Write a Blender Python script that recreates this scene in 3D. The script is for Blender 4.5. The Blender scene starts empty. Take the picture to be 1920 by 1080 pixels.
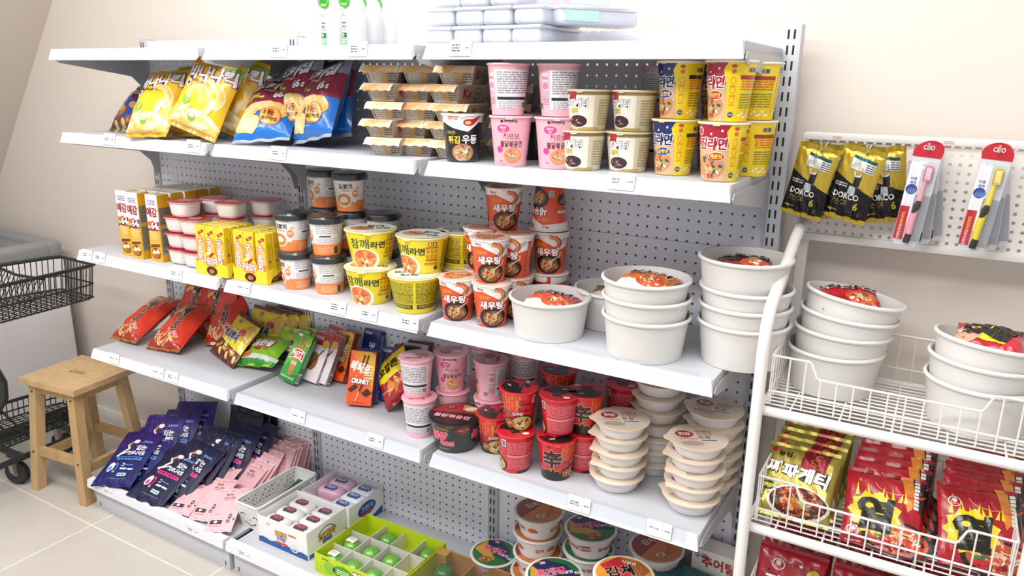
import bpy, bmesh, math, random
from mathutils import Vector, Matrix, geometry
R = random.Random(7)
C = bpy.context.scene.collection
PI = math.pi
# ---------------------------------------------------------------- camera
cam_d = bpy.data.cameras.new('camera'); cam = bpy.data.objects.new('camera', cam_d); C.objects.link(cam)
cam_d.sensor_width = 36; cam_d.lens = 1403.9 / 1920 * 36; cam_d.clip_start = .02
def cam_basis(a, b, c):
    f = Vector((math.sin(a)*math.cos(b), math.cos(a)*math.cos(b), math.sin(b)))
    r = Vector((math.cos(a), -math.sin(a), 0)); u = r.cross(f)
    return r*math.cos(c)+u*math.sin(c), -r*math.sin(c)+u*math.cos(c), f
_r, _u, _f = cam_basis(-.52257, -.26760, .015396)
cam.matrix_world = Matrix(((_r.x, _u.x, -_f.x, 2.6372), (_r.y, _u.y, -_f.y, -1.8269), (_r.z, _u.z, -_f.z, 1.5874), (0, 0, 0, 1)))
bpy.context.scene.camera = cam
# ---------------------------------------------------------------- light
vs = bpy.context.scene.view_settings
vs.view_transform = 'Standard'; vs.look = 'None'; vs.exposure = .2; vs.gamma = 1
w = bpy.data.worlds.new('room'); bpy.context.scene.world = w; w.use_nodes = True
w.node_tree.nodes['Background'].inputs[0].default_value = (.95, .96, 1, 1)
w.node_tree.nodes['Background'].inputs[1].default_value = .62
def area(name, loc, size, sy, power, aim, col=(1, .98, .96)):
    l = bpy.data.lights.new(name, 'AREA'); l.shape = 'RECTANGLE'; l.size = size; l.size_y = sy; l.energy = power; l.color = col
    o = bpy.data.objects.new(name, l); C.objects.link(o); o.location = loc
    o.rotation_euler = (Vector(aim)-Vector(loc)).to_track_quat('-Z', 'Y').to_euler()
    return o
area('ceiling_light', (1.6, -.98, 2.94), 2.7, .35, 34, (1.6, -.88, 0), (1, .99, .985))
area('ceiling_light', (.7, -2.2, 2.94), 4.8, .5, 96, (.7, -1.8, 0), (1, .99, .985))
# ---------------------------------------------------------------- materials
def lin(h):
    if not isinstance(h, str): return h
    h = h.lstrip('#'); v = [int(h[i:i+2], 16)/255 for i in (0, 2, 4)]
    return tuple(x/12.92 if x <= .04045 else ((x+.055)/1.055)**2.4 for x in v)
MATS = {}
def mat(name, rough=.5, metal=0, coat=0, bump=0, scale=60, trans=0, alpha=1, spec=.5, var=0, emit=0, detail=2, stretch=None):
    m = bpy.data.materials.new(name); m.use_nodes = True; nt = m.node_tree; n = nt.nodes; L = nt.links
    b = n['Principled BSDF']; a = n.new('ShaderNodeAttribute'); a.attribute_name = 'col'
    b.inputs['Roughness'].default_value = rough; b.inputs['Metallic'].default_value = metal
    b.inputs['Coat Weight'].default_value = coat; b.inputs['Coat Roughness'].default_value = .08
    b.inputs['Specular IOR Level'].default_value = spec
    b.inputs['Transmission Weight'].default_value = trans; b.inputs['Alpha'].default_value = alpha
    src = a.outputs['Color']
    if bump or var:
        t = n.new('ShaderNodeTexCoord'); z = n.new('ShaderNodeTexNoise'); z.inputs['Scale'].default_value = scale; z.inputs['Detail'].default_value = detail
        if stretch:
            mp = n.new('ShaderNodeMapping'); mp.inputs['Scale'].default_value = stretch; L.new(t.outputs['Object'], mp.inputs['Vector']); L.new(mp.outputs[0], z.inputs['Vector'])
        else: L.new(t.outputs['Object'], z.inputs['Vector'])
        if bump:
            bp = n.new('ShaderNodeBump'); bp.inputs['Strength'].default_value = bump; bp.inputs['Distance'].default_value = .004
            L.new(z.outputs[0], bp.inputs['Height']); L.new(bp.outputs[0], b.inputs['Normal'])
        if var:
            mr = n.new('ShaderNodeMapRange'); mr.inputs[3].default_value = 1-var; mr.inputs[4].default_value = 1+var*.4; L.new(z.outputs[0], mr.inputs[0])
            mx = n.new('ShaderNodeMix'); mx.data_type = 'RGBA'; mx.blend_type = 'MULTIPLY'; mx.inputs[0].default_value = 1
            L.new(src, mx.inputs[6]); L.new(mr.outputs[0], mx.inputs[7]); src = mx.outputs[2]
    L.new(src, b.inputs['Base Color'])
    MATS[name] = m; return m
mat('paper', .55, bump=.04, scale=300)
mat('gloss', .3, coat=.35)
mat('film', .28, coat=.35, bump=.6, scale=24, detail=3)
mat('foil', .3, metal=.5, coat=.2, bump=.7, scale=30, detail=3)
mat('matte', .5, bump=.3, scale=30)
mat('plastic', .4)
mat('metal', .38, spec=.5, bump=.015, scale=500)
mat('steel', .25, metal=.9)
def clear_mat():
    m = bpy.data.materials.new('clear'); m.use_nodes = True; nt = m.node_tree; n = nt.nodes; L = nt.links; n.remove(n['Principled BSDF'])
    t = n.new('ShaderNodeBsdfTransparent'); gl = n.new('ShaderNodeBsdfGlossy'); gl.inputs['Roughness'].default_value = .09; lw = n.new('ShaderNodeLayerWeight'); pw = n.new('ShaderNodeMath'); pw.operation = 'POWER'; pw.inputs[1].default_value = 4; fr = n.new('ShaderNodeMath'); fr.operation = 'MULTIPLY_ADD'; fr.inputs[1].default_value = .7; fr.inputs[2].default_value = .045; L.new(lw.outputs['Facing'], pw.inputs[0]); L.new(pw.outputs[0], fr.inputs[0])
    t.inputs[0].default_value = (.965, .975, .985, 1); mx = n.new('ShaderNodeMixShader'); L.new(fr.outputs[0], mx.inputs[0]); L.new(t.outputs[0], mx.inputs[1]); L.new(gl.outputs[0], mx.inputs[2]); L.new(mx.outputs[0], n['Material Output'].inputs[0]); MATS['clear'] = m
clear_mat()
mat('frost', .3, alpha=.62, spec=.5)
mat('rubber', .7)
mat('wall', .85, bump=.06, scale=180)
mat('wood', .5, bump=.1, scale=14, var=.32, detail=5, stretch=(3, 3, .35))
mat('jelly', .2, coat=.4)
# ---------------------------------------------------------------- mesh builder
class G:
    def __init__(s): s.v = []; s.f = []; s.c = []; s.m = []
    def vert(s, p): s.v.append((p[0], p[1], p[2])); return len(s.v)-1
    def face(s, idx, col, m='paper'): s.f.append(tuple(idx)); s.c.append(lin(col)); s.m.append(m)
    def poly(s, pts, col, m='paper'): s.face([s.vert(p) for p in pts], col, m)
    def grid(s, P, ni, nj, col, m='paper', wrap=False, flip=False):
        b = len(s.v); fn = col if callable(col) else None
        for i in range(ni+(0 if wrap else 1)):
            for j in range(nj+1): s.vert(P(i, j))
        k = nj+1; tot = ni if wrap else ni+1
        for i in range(ni):
            for j in range(nj):
                q = [b+i*k+j, b+((i+1) % tot)*k+j, b+((i+1) % tot)*k+j+1, b+i*k+j+1]
                s.face(q[::-1] if flip else q, fn(i, j) if fn else col, m)
    def lathe(s, prof, col, m='paper', n=40, c=(0, 0, 0), cap0=False, cap1=False, sx=1, sy=1):
        cols = col if isinstance(col, list) else None
        s.grid(lambda i, j: (c[0]+sx*prof[j][0]*math.cos(2*PI*i/n), c[1]+sy*prof[j][0]*math.sin(2*PI*i/n), c[2]+prof[j][1]), n, len(prof)-1,
               (lambda i, j: cols[j]) if cols else col, m, wrap=True)
        b = len(s.v)-n*len(prof); k = len(prof)
        if cap0: s.face([b+i*k for i in range(n)][::-1], cols[0] if cols else col, m)
        if cap1: s.face([b+i*k+k-1 for i in range(n)], cols[-1] if cols else col, m)
    def box(s, lo, hi, col, m='paper', bev=0, seg=2, M=None):
        bm = bmesh.new(); bmesh.ops.create_cube(bm, size=1)
        for v in bm.verts: v.co = Vector([(lo[k]+hi[k])/2+v.co[k]*(hi[k]-lo[k]) for k in range(3)])
        if bev: bmesh.ops.bevel(bm, geom=bm.edges[:], offset=bev, segments=seg, affect='EDGES', profile=.5)
        s.bm(bm, col, m, M)
    def bm(s, bm, col, m='paper', M=None):
        b = len(s.v); bm.verts.index_update()
        for v in bm.verts: s.vert(M @ v.co if M else v.co)
        for f in bm.faces: s.face([b+v.index for v in f.verts], col, m)
        bm.free()
    def hexa(s, p, col, m='paper'):      # p: 4 bottom, 4 top (counter-clockwise)
        b = [s.vert(x) for x in p]
        for q in ((3, 2, 1, 0), (4, 5, 6, 7), (0, 1, 5, 4), (1, 2, 6, 5), (2, 3, 7, 6), (3, 0, 4, 7)): s.face([b[i] for i in q], col, m)
    def prism(s, pts, d0, d1, f, col, m='paper'):   # outline pts (u, v); f(u, v, d) -> xyz
        a = [s.vert(f(u, v, d0)) for u, v in pts]; b = [s.vert(f(u, v, d1)) for u, v in pts]; n = len(pts)
        for t in geometry.tessellate_polygon([[Vector((u, v, 0)) for u, v in pts]]):
            s.face([a[i] for i in t], col, m); s.face([b[i] for i in t][::-1], col, m)
        for i in range(n): s.face((a[i], a[(i+1) % n], b[(i+1) % n], b[i]), col, m)
    def tube(s, path, r, col, m='plastic', n=8, closed=False, cap=True):
        P = [Vector(p) for p in path]; k = len(P); T = []
        for i in range(k):
            a = P[(i-1) % k] if closed or i else P[0]; b = P[(i+1) % k] if closed or i < k-1 else P[-1]
            t = (b-a); T.append(t.normalized() if t.length > 1e-9 else Vector((0, 0, 1)))
        up = Vector((0, 0, 1)) if abs(T[0].z) < .9 else Vector((1, 0, 0)); rings = []
        for i in range(k):
            x = T[i].cross(up).normalized(); up = x.cross(T[i]).normalized()
            rr = r[i] if isinstance(r, (list, tuple)) else r
            rings.append([s.vert(P[i]+rr*(math.cos(2*PI*q/n)*x+math.sin(2*PI*q/n)*up)) for q in range(n)])
        for i in range(k if closed else k-1):
            A, B = rings[i], rings[(i+1) % k]
            for q in range(n): s.face((A[q], A[(q+1) % n], B[(q+1) % n], B[q]), col, m)
        if cap and not closed: s.face(rings[0][::-1], col, m); s.face(rings[-1], col, m)
    def mesh(s, name, ang=38):
        me = bpy.data.meshes.new(name); me.from_pydata(s.v, [], s.f)
        names = list(dict.fromkeys(s.m))
        for x in names: me.materials.append(MATS[x])
        ix = {x: i for i, x in enumerate(names)}
        me.polygons.foreach_set('material_index', [ix[x] for x in s.m])
        at = me.color_attributes.new('col', 'FLOAT_COLOR', 'CORNER'); buf = []
        for f, c in zip(s.f, s.c): buf += [c[0], c[1], c[2], 1.0]*len(f)
        at.data.foreach_set('color', buf)
        me.polygons.foreach_set('use_smooth', [True]*len(s.f)); me.set_sharp_from_angle(angle=math.radians(ang)); me.update()
        return me
def obj(name, g, parent=None, ang=38):
    me = g.mesh(name, ang) if isinstance(g, G) else g
    o = bpy.data.objects.new(name, me); C.objects.link(o)
    if parent: o.parent = parent
    return o
def tag(o, label, cat, group=None):
    o['label'] = label; o['category'] = cat
    if group: o['group'] = group
    return o
def thing(name, label, cat, loc=(0, 0, 0), rot=(0, 0, 0), group=None):
    o = bpy.data.objects.new(name, None); o.empty_display_size = .02; C.objects.link(o); o.location = loc; o.rotation_euler = rot
    return tag(o, label, cat, group)
def struct(name, g):
    o = obj(name, g); o['kind'] = 'structure'; return o
# ---------------------------------------------------------------- printed artwork laid on curved surfaces
_tx = {}
def glyphs(s, bold):
    k = (s, bold)
    if k not in _tx:
        c = bpy.data.curves.new('t', 'FONT'); c.body = s; c.resolution_u = 2; c.offset = bold
        o = bpy.data.objects.new('t', c); C.objects.link(o); bpy.context.view_layer.update()
        me = o.to_mesh(); V = [(v.co.x, v.co.y) for v in me.vertices]; F = []
        for p in me.polygons:
            q = list(p.vertices)
            for i in range(1, len(q)-1): F.append((q[0], q[i], q[i+1]))
        o.to_mesh_clear(); bpy.data.objects.remove(o); bpy.data.curves.remove(c); _tx[k] = (V, F)
    return _tx[k]
class Art:
    def __init__(s, g, surf, mx=.008, m='paper', base=.0003, step=.00022): s.g = g; s.S = surf; s.mx = mx; s.m = m; s.b = base; s.st = step
    def tri(s, a, b, c, col, lay, d=0):
        l = [(b[0]-a[0])**2+(b[1]-a[1])**2, (c[0]-b[0])**2+(c[1]-b[1])**2, (a[0]-c[0])**2+(a[1]-c[1])**2]; q = max(l)
        if q > s.mx**2 and d < 9:
            i = l.index(q); a, b, c = ((a, b, c), (b, c, a), (c, a, b))[i]; h = ((a[0]+b[0])/2, (a[1]+b[1])/2)
            s.tri(a, h, c, col, lay, d+1); s.tri(h, b, c, col, lay, d+1); return
        o = s.b+s.st*lay; s.g.poly([s.S(p[0], p[1], o) for p in (a, b, c)], col, s.m)
    def poly(s, pts, col, lay=0):
        for t in geometry.tessellate_polygon([[Vector((p[0], p[1], 0)) for p in pts]]): s.tri(pts[t[0]], pts[t[1]], pts[t[2]], col, lay)
    def rect(s, u, v, w, h, col, lay=0, rot=0, sk=0):
        c, n = math.cos(rot), math.sin(rot)
        q = [(u+c*x-n*y, v+n*x+c*y) for x, y in ((-w/2-sk*h/2, -h/2), (w/2-sk*h/2, -h/2), (w/2+sk*h/2, h/2), (-w/2+sk*h/2, h/2))]
        s.tri(q[0], q[1], q[2], col, lay); s.tri(q[0], q[2], q[3], col, lay)
    def ell(s, u, v, a, b, col, lay=0, n=18, rot=0, t0=0, t1=2*PI):
        c, d = math.cos(rot), math.sin(rot); P = []
        for i in range(n):
            t = t0+(t1-t0)*i/(n if t1-t0 > 6.2 else n-1); x, y = a*math.cos(t), b*math.sin(t); P.append((u+c*x-d*y, v+d*x+c*y))
        for i in range(1, n-1): s.tri(P[0], P[i], P[i+1], col, lay)
    def text(s, t, u, v, h, col, lay=2, w=None, rot=0, bold=.03, out=None, ow=.07, sk=0, vert=False):
        if vert:
            k = len(t)
            for i, ch in enumerate(t): s.text(ch, u+sk*(k/2-i)*h, v+((k-1)/2-i)*h*1.05, h, col, lay, w, rot, bold, out, ow)
            return
        if out: s.text(t, u, v, h, out, lay-1, w, rot, bold+ow*.8, None, 0, sk)
        V, F = glyphs(t, bold*.5); B = glyphs(t, 0)[0]
        x0, x1 = min(p[0] for p in B), max(p[0] for p in B); y0, y1 = min(p[1] for p in B), max(p[1] for p in B)
        sy = h/(y1-y0); sx = (w/(x1-x0)) if w else sy; c, n = math.cos(rot), math.sin(rot)
        Q = []
        for x, y in V:
            X = (x-(x0+x1)/2)*sx; Y = (y-(y0+y1)/2)*sy; X += sk*Y; Q.append((u+c*X-n*Y, v+n*X+c*Y))
        for f in F: s.tri(Q[f[0]], Q[f[1]], Q[f[2]], col, lay)
    def dash(s, u0, v0, u1, v1, row, col, lay=1, seed=1, fill=.5):
        r = random.Random(seed); v = v1-row/2
        while v > v0:
            u = u0
            while u < u1:
                l = min(row*r.uniform(.8, 4), u1-u); s.rect(u+l/2, v, l, row*fill, col, lay); u += l+row*r.uniform(.25, .6)
            v -= row
    def stroke(s, pts, w, col, lay=1):
        for i in range(len(pts)-1):
            a, b = pts[i], pts[i+1]; dx, dy = b[0]-a[0], b[1]-a[1]; l = math.hypot(dx, dy) or 1; nx, ny = -dy/l*w/2, dx/l*w/2; ex, ey = dx/l*w*.3, dy/l*w*.3
            q = [(a[0]+nx-ex, a[1]+ny-ey), (a[0]-nx-ex, a[1]-ny-ey), (b[0]-nx+ex, b[1]-ny+ey), (b[0]+nx+ex, b[1]+ny+ey)]
            s.tri(q[0], q[1], q[2], col, lay); s.tri(q[0], q[2], q[3], col, lay)
    def arc(s, u, v, a, b, t0, t1, w, col, lay=1, n=12): s.stroke([(u+a*math.cos(t0+(t1-t0)*i/n), v+b*math.sin(t0+(t1-t0)*i/n)) for i in range(n+1)], w, col, lay)
    def food(s, u, v, a, b, soup, noodle, bits, lay=1, seed=1, bowl=None, n=22):   # a filled bowl seen from above
        r = random.Random(seed)
        if bowl: s.ell(u, v, a*1.16, b*1.18, bowl, lay, 22); lay += 1
        s.ell(u, v, a, b, soup, lay, 22)
        for i in range(n):
            t = r.uniform(0, 2*PI); q = r.uniform(0, .72); x, y = u+a*q*math.cos(t), v+b*q*math.sin(t); e = r.uniform(.12, .3); t0 = r.uniform(0, 6)
            s.arc(x, y, a*e, b*e, t0, t0+r.uniform(1.5, 3), min(a, b)*.09, noodle if i % 3 else tuple(k*.62 for k in lin(noodle)), lay+1, 6)
        for i in range(len(bits)*3):
            t = r.uniform(0, 2*PI); q = r.uniform(.1, .78); e = r.uniform(.09, .2)
            s.ell(u+a*q*math.cos(t), v+b*q*math.sin(t), a*e, b*e*.8, bits[i % len(bits)], lay+2, 8, r.uniform(0, 3))
    def bars(s, u, v, w, h, lay=2, seed=3):
        s.rect(u, v, w*1.15, h*1.15, '#f4f4f4', lay); r = random.Random(seed); x = u-w/2
        while x < u+w/2: d = r.uniform(.02, .05)*w; s.rect(x+d/2, v, d, h, '#161616', lay+1); x += d*r.uniform(1.5, 2.4)
    def star(s, u, v, r, col, lay=2, k=5, q=.45):
        s.poly([(u+(r if i % 2 == 0 else r*q)*math.sin(PI*i/k), v+(r if i % 2 == 0 else r*q)*math.cos(PI*i/k)) for i in range(2*k)], col, lay)
def cone(r0, r1, h):
    rm = (r0+r1)/2
    def S(u, v, o):
        t = u/rm; r = r0+(r1-r0)*v/h+o; return (r*math.sin(t), -r*math.cos(t), v)
    return S
def disc(z, dome=0, R0=1): return lambda u, v, o: (u, v, z+o+dome*(1-(u*u+v*v)/R0**2))
def front(y): return lambda u, v, o: (u, y-o, v)
def right(x): return lambda u, v, o: (x+o, u, v)
def top(z): return lambda u, v, o: (u, v, z+o)
# ---------------------------------------------------------------- kinds of product: name -> list of (part name, mesh)
K = {}
def put(kind, name, label, cat, loc, rot=(0, 0, 0), group=None, rest=None):
    """one thing with its parts; rest = height of the surface its lowest point lies on"""
    root = thing(name, label, cat, loc, rot, group)
    for pn, me in K[kind]:
        o = bpy.data.objects.new(pn, me); C.objects.link(o); o.parent = root
    if rest is not None:
        M = Matrix.Translation(Vector(loc)) @ root.rotation_euler.to_matrix().to_4x4()
        lo = min((M @ Vector(v.co)).z for pn, me in K[kind] for v in me.vertices); root.location.z += rest-lo+.0005
    return root
# ================================================================ the room
WALL_Y = .085
def floor_mat():
    m = bpy.data.materials.new('floor_tile'); m.use_nodes = True; nt = m.node_tree; n = nt.nodes; L = nt.links; b = n['Principled BSDF']
    t = n.new('ShaderNodeTexCoord'); mp = n.new('ShaderNodeMapping'); mp.inputs['Location'].default_value = (-.11, .50, 0); L.new(t.outputs['Object'], mp.inputs[0])
    br = n.new('ShaderNodeTexBrick'); br.offset = 0; br.squash = 1
    for k, v in (('Scale', 1), ('Mortar Size', .0022), ('Mortar Smooth', .1), ('Brick Width', .61), ('Row Height', .61), ('Bias', 0)): br.inputs[k].default_value = v
    br.inputs['Color1'].default_value = (*lin('#c6c0b6'), 1); br.inputs['Color2'].default_value = (*lin('#c9c3b9'), 1); br.inputs['Mortar'].default_value = (*lin('#efece4'), 1)
    L.new(mp.outputs[0], br.inputs['Vector'])
    z = n.new('ShaderNodeTexNoise'); z.inputs['Scale'].default_value = 5; z.inputs['Detail'].default_value = 6; L.new(t.outputs['Object'], z.inputs[0])
    mr = n.new('ShaderNodeMapRange'); mr.inputs[3].default_value = .88; mr.inputs[4].default_value = 1.08; L.new(z.outputs[0], mr.inputs[0])
    mx = n.new('ShaderNodeMix'); mx.data_type = 'RGBA'; mx.blend_type = 'MULTIPLY'; mx.inputs[0].default_value = 1
    L.new(br.outputs[0], mx.inputs[6]); L.new(mr.outputs[0], mx.inputs[7]); L.new(mx.outputs[2], b.inputs['Base Color']); b.inputs['Roughness'].default_value = .38
    MATS['floor'] = m
floor_mat()
def peg_mat(name, col, x0, z0, pitch, rad, rough=.4, gaps=(), gw=.03):
    """painted sheet steel punched with a square grid of round holes"""
    m = bpy.data.materials.new(name); m.use_nodes = True; nt = m.node_tree; n = nt.nodes; L = nt.links; b = n['Principled BSDF']
    b.inputs['Base Color'].default_value = (*lin(col), 1); b.inputs['Roughness'].default_value = rough
    t = n.new('ShaderNodeTexCoord'); s = n.new('ShaderNodeSeparateXYZ'); L.new(t.outputs['Object'], s.inputs[0])
    def mth(op, a, c=None):
        q = n.new('ShaderNodeMath'); q.operation = op
        for i, x in enumerate((a, c)):
            if x is None: continue
            if isinstance(x, (int, float)): q.inputs[i].default_value = x
            else: L.new(x, q.inputs[i])
        return q.outputs[0]
    def cell(o, off): return mth('MULTIPLY', mth('SUBTRACT', mth('FRACT', mth('ADD', mth('DIVIDE', mth('SUBTRACT', o, off), pitch), 100.5)), .5), pitch)
    dx, dz = cell(s.outputs[0], x0), cell(s.outputs[2], z0)
    hole = mth('LESS_THAN', mth('SQRT', mth('ADD', mth('MULTIPLY', dx, dx), mth('MULTIPLY', dz, dz))), rad)
    for g in gaps: hole = mth('MULTIPLY', hole, mth('GREATER_THAN', mth('ABSOLUTE', mth('SUBTRACT', s.outputs[0], g)), gw))
    L.new(mth('SUBTRACT', 1, hole), b.inputs['Alpha']); MATS[name] = m
BAY = .765
peg_mat('peg_grey', '#eaedf8', .837, 1.635, .0267, .0033, gaps=[0, BAY, 2*BAY, 3*BAY])
peg_mat('peg_white', '#efebe4', 2.36, 1.27, .0185, .0036)
g = G(); g.poly([(-5, -6, 0), (6, -6, 0), (6, WALL_Y, 0), (-5, WALL_Y, 0)], '#cdc5b6', 'floor'); struct('floor', g)
g = G(); g.box((-5, WALL_Y, 0), (6, WALL_Y+.1, 3.0), '#e3d9d0', 'wall'); struct('wall_back', g)
g = G(); g.box((-5, -6, 3.0), (6, WALL_Y+.1, 3.1), '#efece6', 'wall'); struct('ceiling', g)
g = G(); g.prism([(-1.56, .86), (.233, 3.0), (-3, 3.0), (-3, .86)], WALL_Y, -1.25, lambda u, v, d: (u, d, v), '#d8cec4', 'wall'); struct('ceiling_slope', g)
g = G(); g.box((-5, WALL_Y-.012, 0), (-.0, WALL_Y, .045), '#e6e2da', 'wall', .002); struct('baseboard_back', g)
# ================================================================ gondola shelving
W_ = '#bfc1c7'; ZS = {4: 1.671, 1: 1.403, 2: .995, 3: .625}  # board grey has the dimmer light on flat tops painted in; lips stay brighter
gon = thing('shelving_unit', 'long white metal shelving of three bays with grey pegboard back along the wall', 'shelving', (1.15, -.18, 0))
def child(name, g, par, ang=38):
    o = obj(name, g, None, ang); o.parent = par
    if par.parent is None: o.location = -par.location
    return o
for i in range(4):
    g = G(); x = i*BAY; xr = x+(.019 if i < 3 else .019)
    g.box((x-.019, -.006, 0), (xr, .034, 1.722), W_, 'metal', .0015)
    for k in range(50):
        z = 1.70-k*.0335
        for d in (-.0085, .0045): g.poly([(x+d-.0022, -.0063, z-.010), (x+d+.0022, -.0063, z-.010), (x+d+.0022, -.0063, z+.010), (x+d-.0022, -.0063, z+.010)], '#15161a', 'rubber')
    child('upright', g, gon)
for i in range(3):
    for z0, z1 in ((.0, .415), (.416, .80), (.801, 1.205), (1.206, 1.716)):
        g = G(); g.box((i*BAY+.0195, 0, z0), (i*BAY+BAY-.0195, .0012, z1), '#eaedf8', 'peg_grey'); child('back_panel', g, gon)
def bracket(x, z):
    g = G(); g.prism([(-.003, .0), (-.335, .0), (-.345, -.012), (-.33, -.022), (-.15, -.050), (-.075, -.062), (-.035, -.10), (-.02, -.15), (-.003, -.15)], x-.0015, x+.0015, lambda u, v, d: (d, u, z+v), W_, 'metal'); return g
for lv in (4, 1, 2, 3):
    z = ZS[lv]
    for i in range(3):
        x0, x1 = i*BAY+.0185, i*BAY+BAY-.0185; g = G(); mid = i*BAY+BAY/2
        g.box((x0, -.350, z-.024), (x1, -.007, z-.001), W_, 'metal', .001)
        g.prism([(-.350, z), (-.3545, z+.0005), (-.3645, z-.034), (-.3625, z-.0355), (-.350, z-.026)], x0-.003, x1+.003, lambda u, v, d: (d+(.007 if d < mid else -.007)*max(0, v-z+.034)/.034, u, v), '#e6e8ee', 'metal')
        sh = child('shelf', g, gon)
        child('bracket', bracket(x0-.0025, z-.02), sh); child('bracket', bracket(x1+.0025, z-.02), sh)
        if i > 0 or lv == 4 and i > 0:
            g = G(); a, b = x0+.004, x1-.006+(-.02 if i == 2 else 0)
            g.hexa([(a, -.3645, z-.028), (b, -.3645, z-.028), (b, -.3625, z-.028), (a, -.3625, z-.028), (a, -.3560, z+.011), (b, -.3560, z+.011), (b, -.3545, z+.011), (a, -.3545, z+.011)], '#f2f5ff', 'clear')
            child('price_strip', g, sh)
for i in range(3):
    x0, x1 = i*BAY+.012, i*BAY+BAY-.012; g = G()
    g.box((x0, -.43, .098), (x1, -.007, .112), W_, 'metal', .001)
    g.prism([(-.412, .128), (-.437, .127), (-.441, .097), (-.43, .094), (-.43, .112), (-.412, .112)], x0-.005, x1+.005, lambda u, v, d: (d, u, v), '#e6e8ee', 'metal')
    child('base_deck', g, gon)
    g = G(); g.box((x0, -.415, 0), (x1, -.395, .096), '#cdcfd4', 'metal', .001)
    for x in (x0+.02, x1-.02): g.box((x-.002, -.4156, .012), (x+.002, -.414, .028), '#18191c', 'rubber')
    child('kick_plate', g, gon)
def tag_card(x, lv, w=.060, sub='', dz=0):
    """paper price card in the holder: name cell and price cell"""
    g = G(); z = ZS.get(lv, .125); h = .0365
    def S(u, v, o): t = (v)/.039; return (u, -.3655+.0085*t-o, z-.030+v) if lv in ZS else (u, -.4405+.004*t-o, z-.032+v)
    g.hexa([S(-w/2, .002, 0), S(w/2, .002, 0), S(w/2, .002, -.0008), S(-w/2, .002, -.0008), S(-w/2, .002+h, 0), S(w/2, .002+h, 0), S(w/2, .002+h, -.0008), S(-w/2, .002+h, -.0008)], '#fdfdfd', 'paper')
    a = Art(g, S, .1); e = '#a2a5ae'
    for u, v, p, q in ((0, .0023, w, .0007), (0, .0017+h, w, .0007), (w*.13, .002+h/2, .0008, h), (-w/2+.0004, .002+h/2, .0007, h), (w/2-.0004, .002+h/2, .0007, h)): a.rect(u, v, p, q, e, 0)
    nm, pr = sub
    for i, l in enumerate(nm):
        v = .002+h/2+(len(nm)/2-.5-i)*.0062
        if l == '~': a.dash(-w*.185-.011, v-.0022, -w*.185+.011, v+.0022, .0042, '#3a3d44', 1, 3+i, .65)
        else: a.text(l, -w*.185, v, .0052, '#101216', 1)
    if pr == '~': a.dash(w*.315-.006, .002+h/2-.002, w*.315+.006, .002+h/2+.002, .0038, '#55585e', 1, 5, .6)
    else: a.text(pr, w*.315, .002+h/2, .0044, '#202226', 1, w=.015)
    o = obj('price_tag', g); o.location.x = x; return o
def bank(lv, x, sub, lab, dz=0): tag(tag_card(x, lv, sub=sub), lab, 'price tag', 'price tags on the shelf edges')
# ================================================================ cups, bowls and tubs
def cup(kind, r0, r1, h, body, art, lidcol, lidart=None, rim='#f3efe8', bands=(), m='gloss', n=40, foot=None):
    g = G(); vs_ = sorted({.0015, h-.003, *[b for q in bands for b in q[:2]]})
    rad = lambda v: r0+(r1-r0)*v/h
    def colat(v):
        for b in bands:
            if b[0] <= v < b[1]: return b[2]
        return body
    P = [(r0-.006, .003), (r0-.004, 0), (r0-.0008, 0)]+[(rad(v), v) for v in vs_]; cols = [foot or body]*3+[colat((vs_[i]+vs_[i+1])/2) for i in range(len(vs_)-1)]
    g.lathe(P, cols, m, n, cap0=True)
    if art: art(Art(g, cone(r0, r1, h), .0055, m))
    q = G(); q.lathe([(r1-.0005, h-.0045), (r1+.0022, h-.004), (r1+.003, h-.002), (r1+.0022, h), (r1-.002, h)], rim, 'plastic', n)
    l = G(); l.lathe([(0.0, h+.0004), (r1*.5, h+.0004), (r1-.003, h+.0002), (r1+.0012, h+.0004)][::-1], lidcol, m, n)
    l.poly([((r1-.001)*math.sin(t), -(r1-.001)*math.cos(t), h+.0003) for t in (-.22, .22)]+[((r1+.004)*math.sin(t), -(r1+.004)*math.cos(t), h-.006) for t in (.12, -.12)], lidcol, m)
    if lidart: lidart(Art(l, disc(h+.0005), .05, m))
    K[kind] = [('cup_body', g.mesh('cup_body')), ('rim', q.mesh('rim')), ('lid', l.mesh('lid'))]
NOOD = '#e8bd6e'
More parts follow.
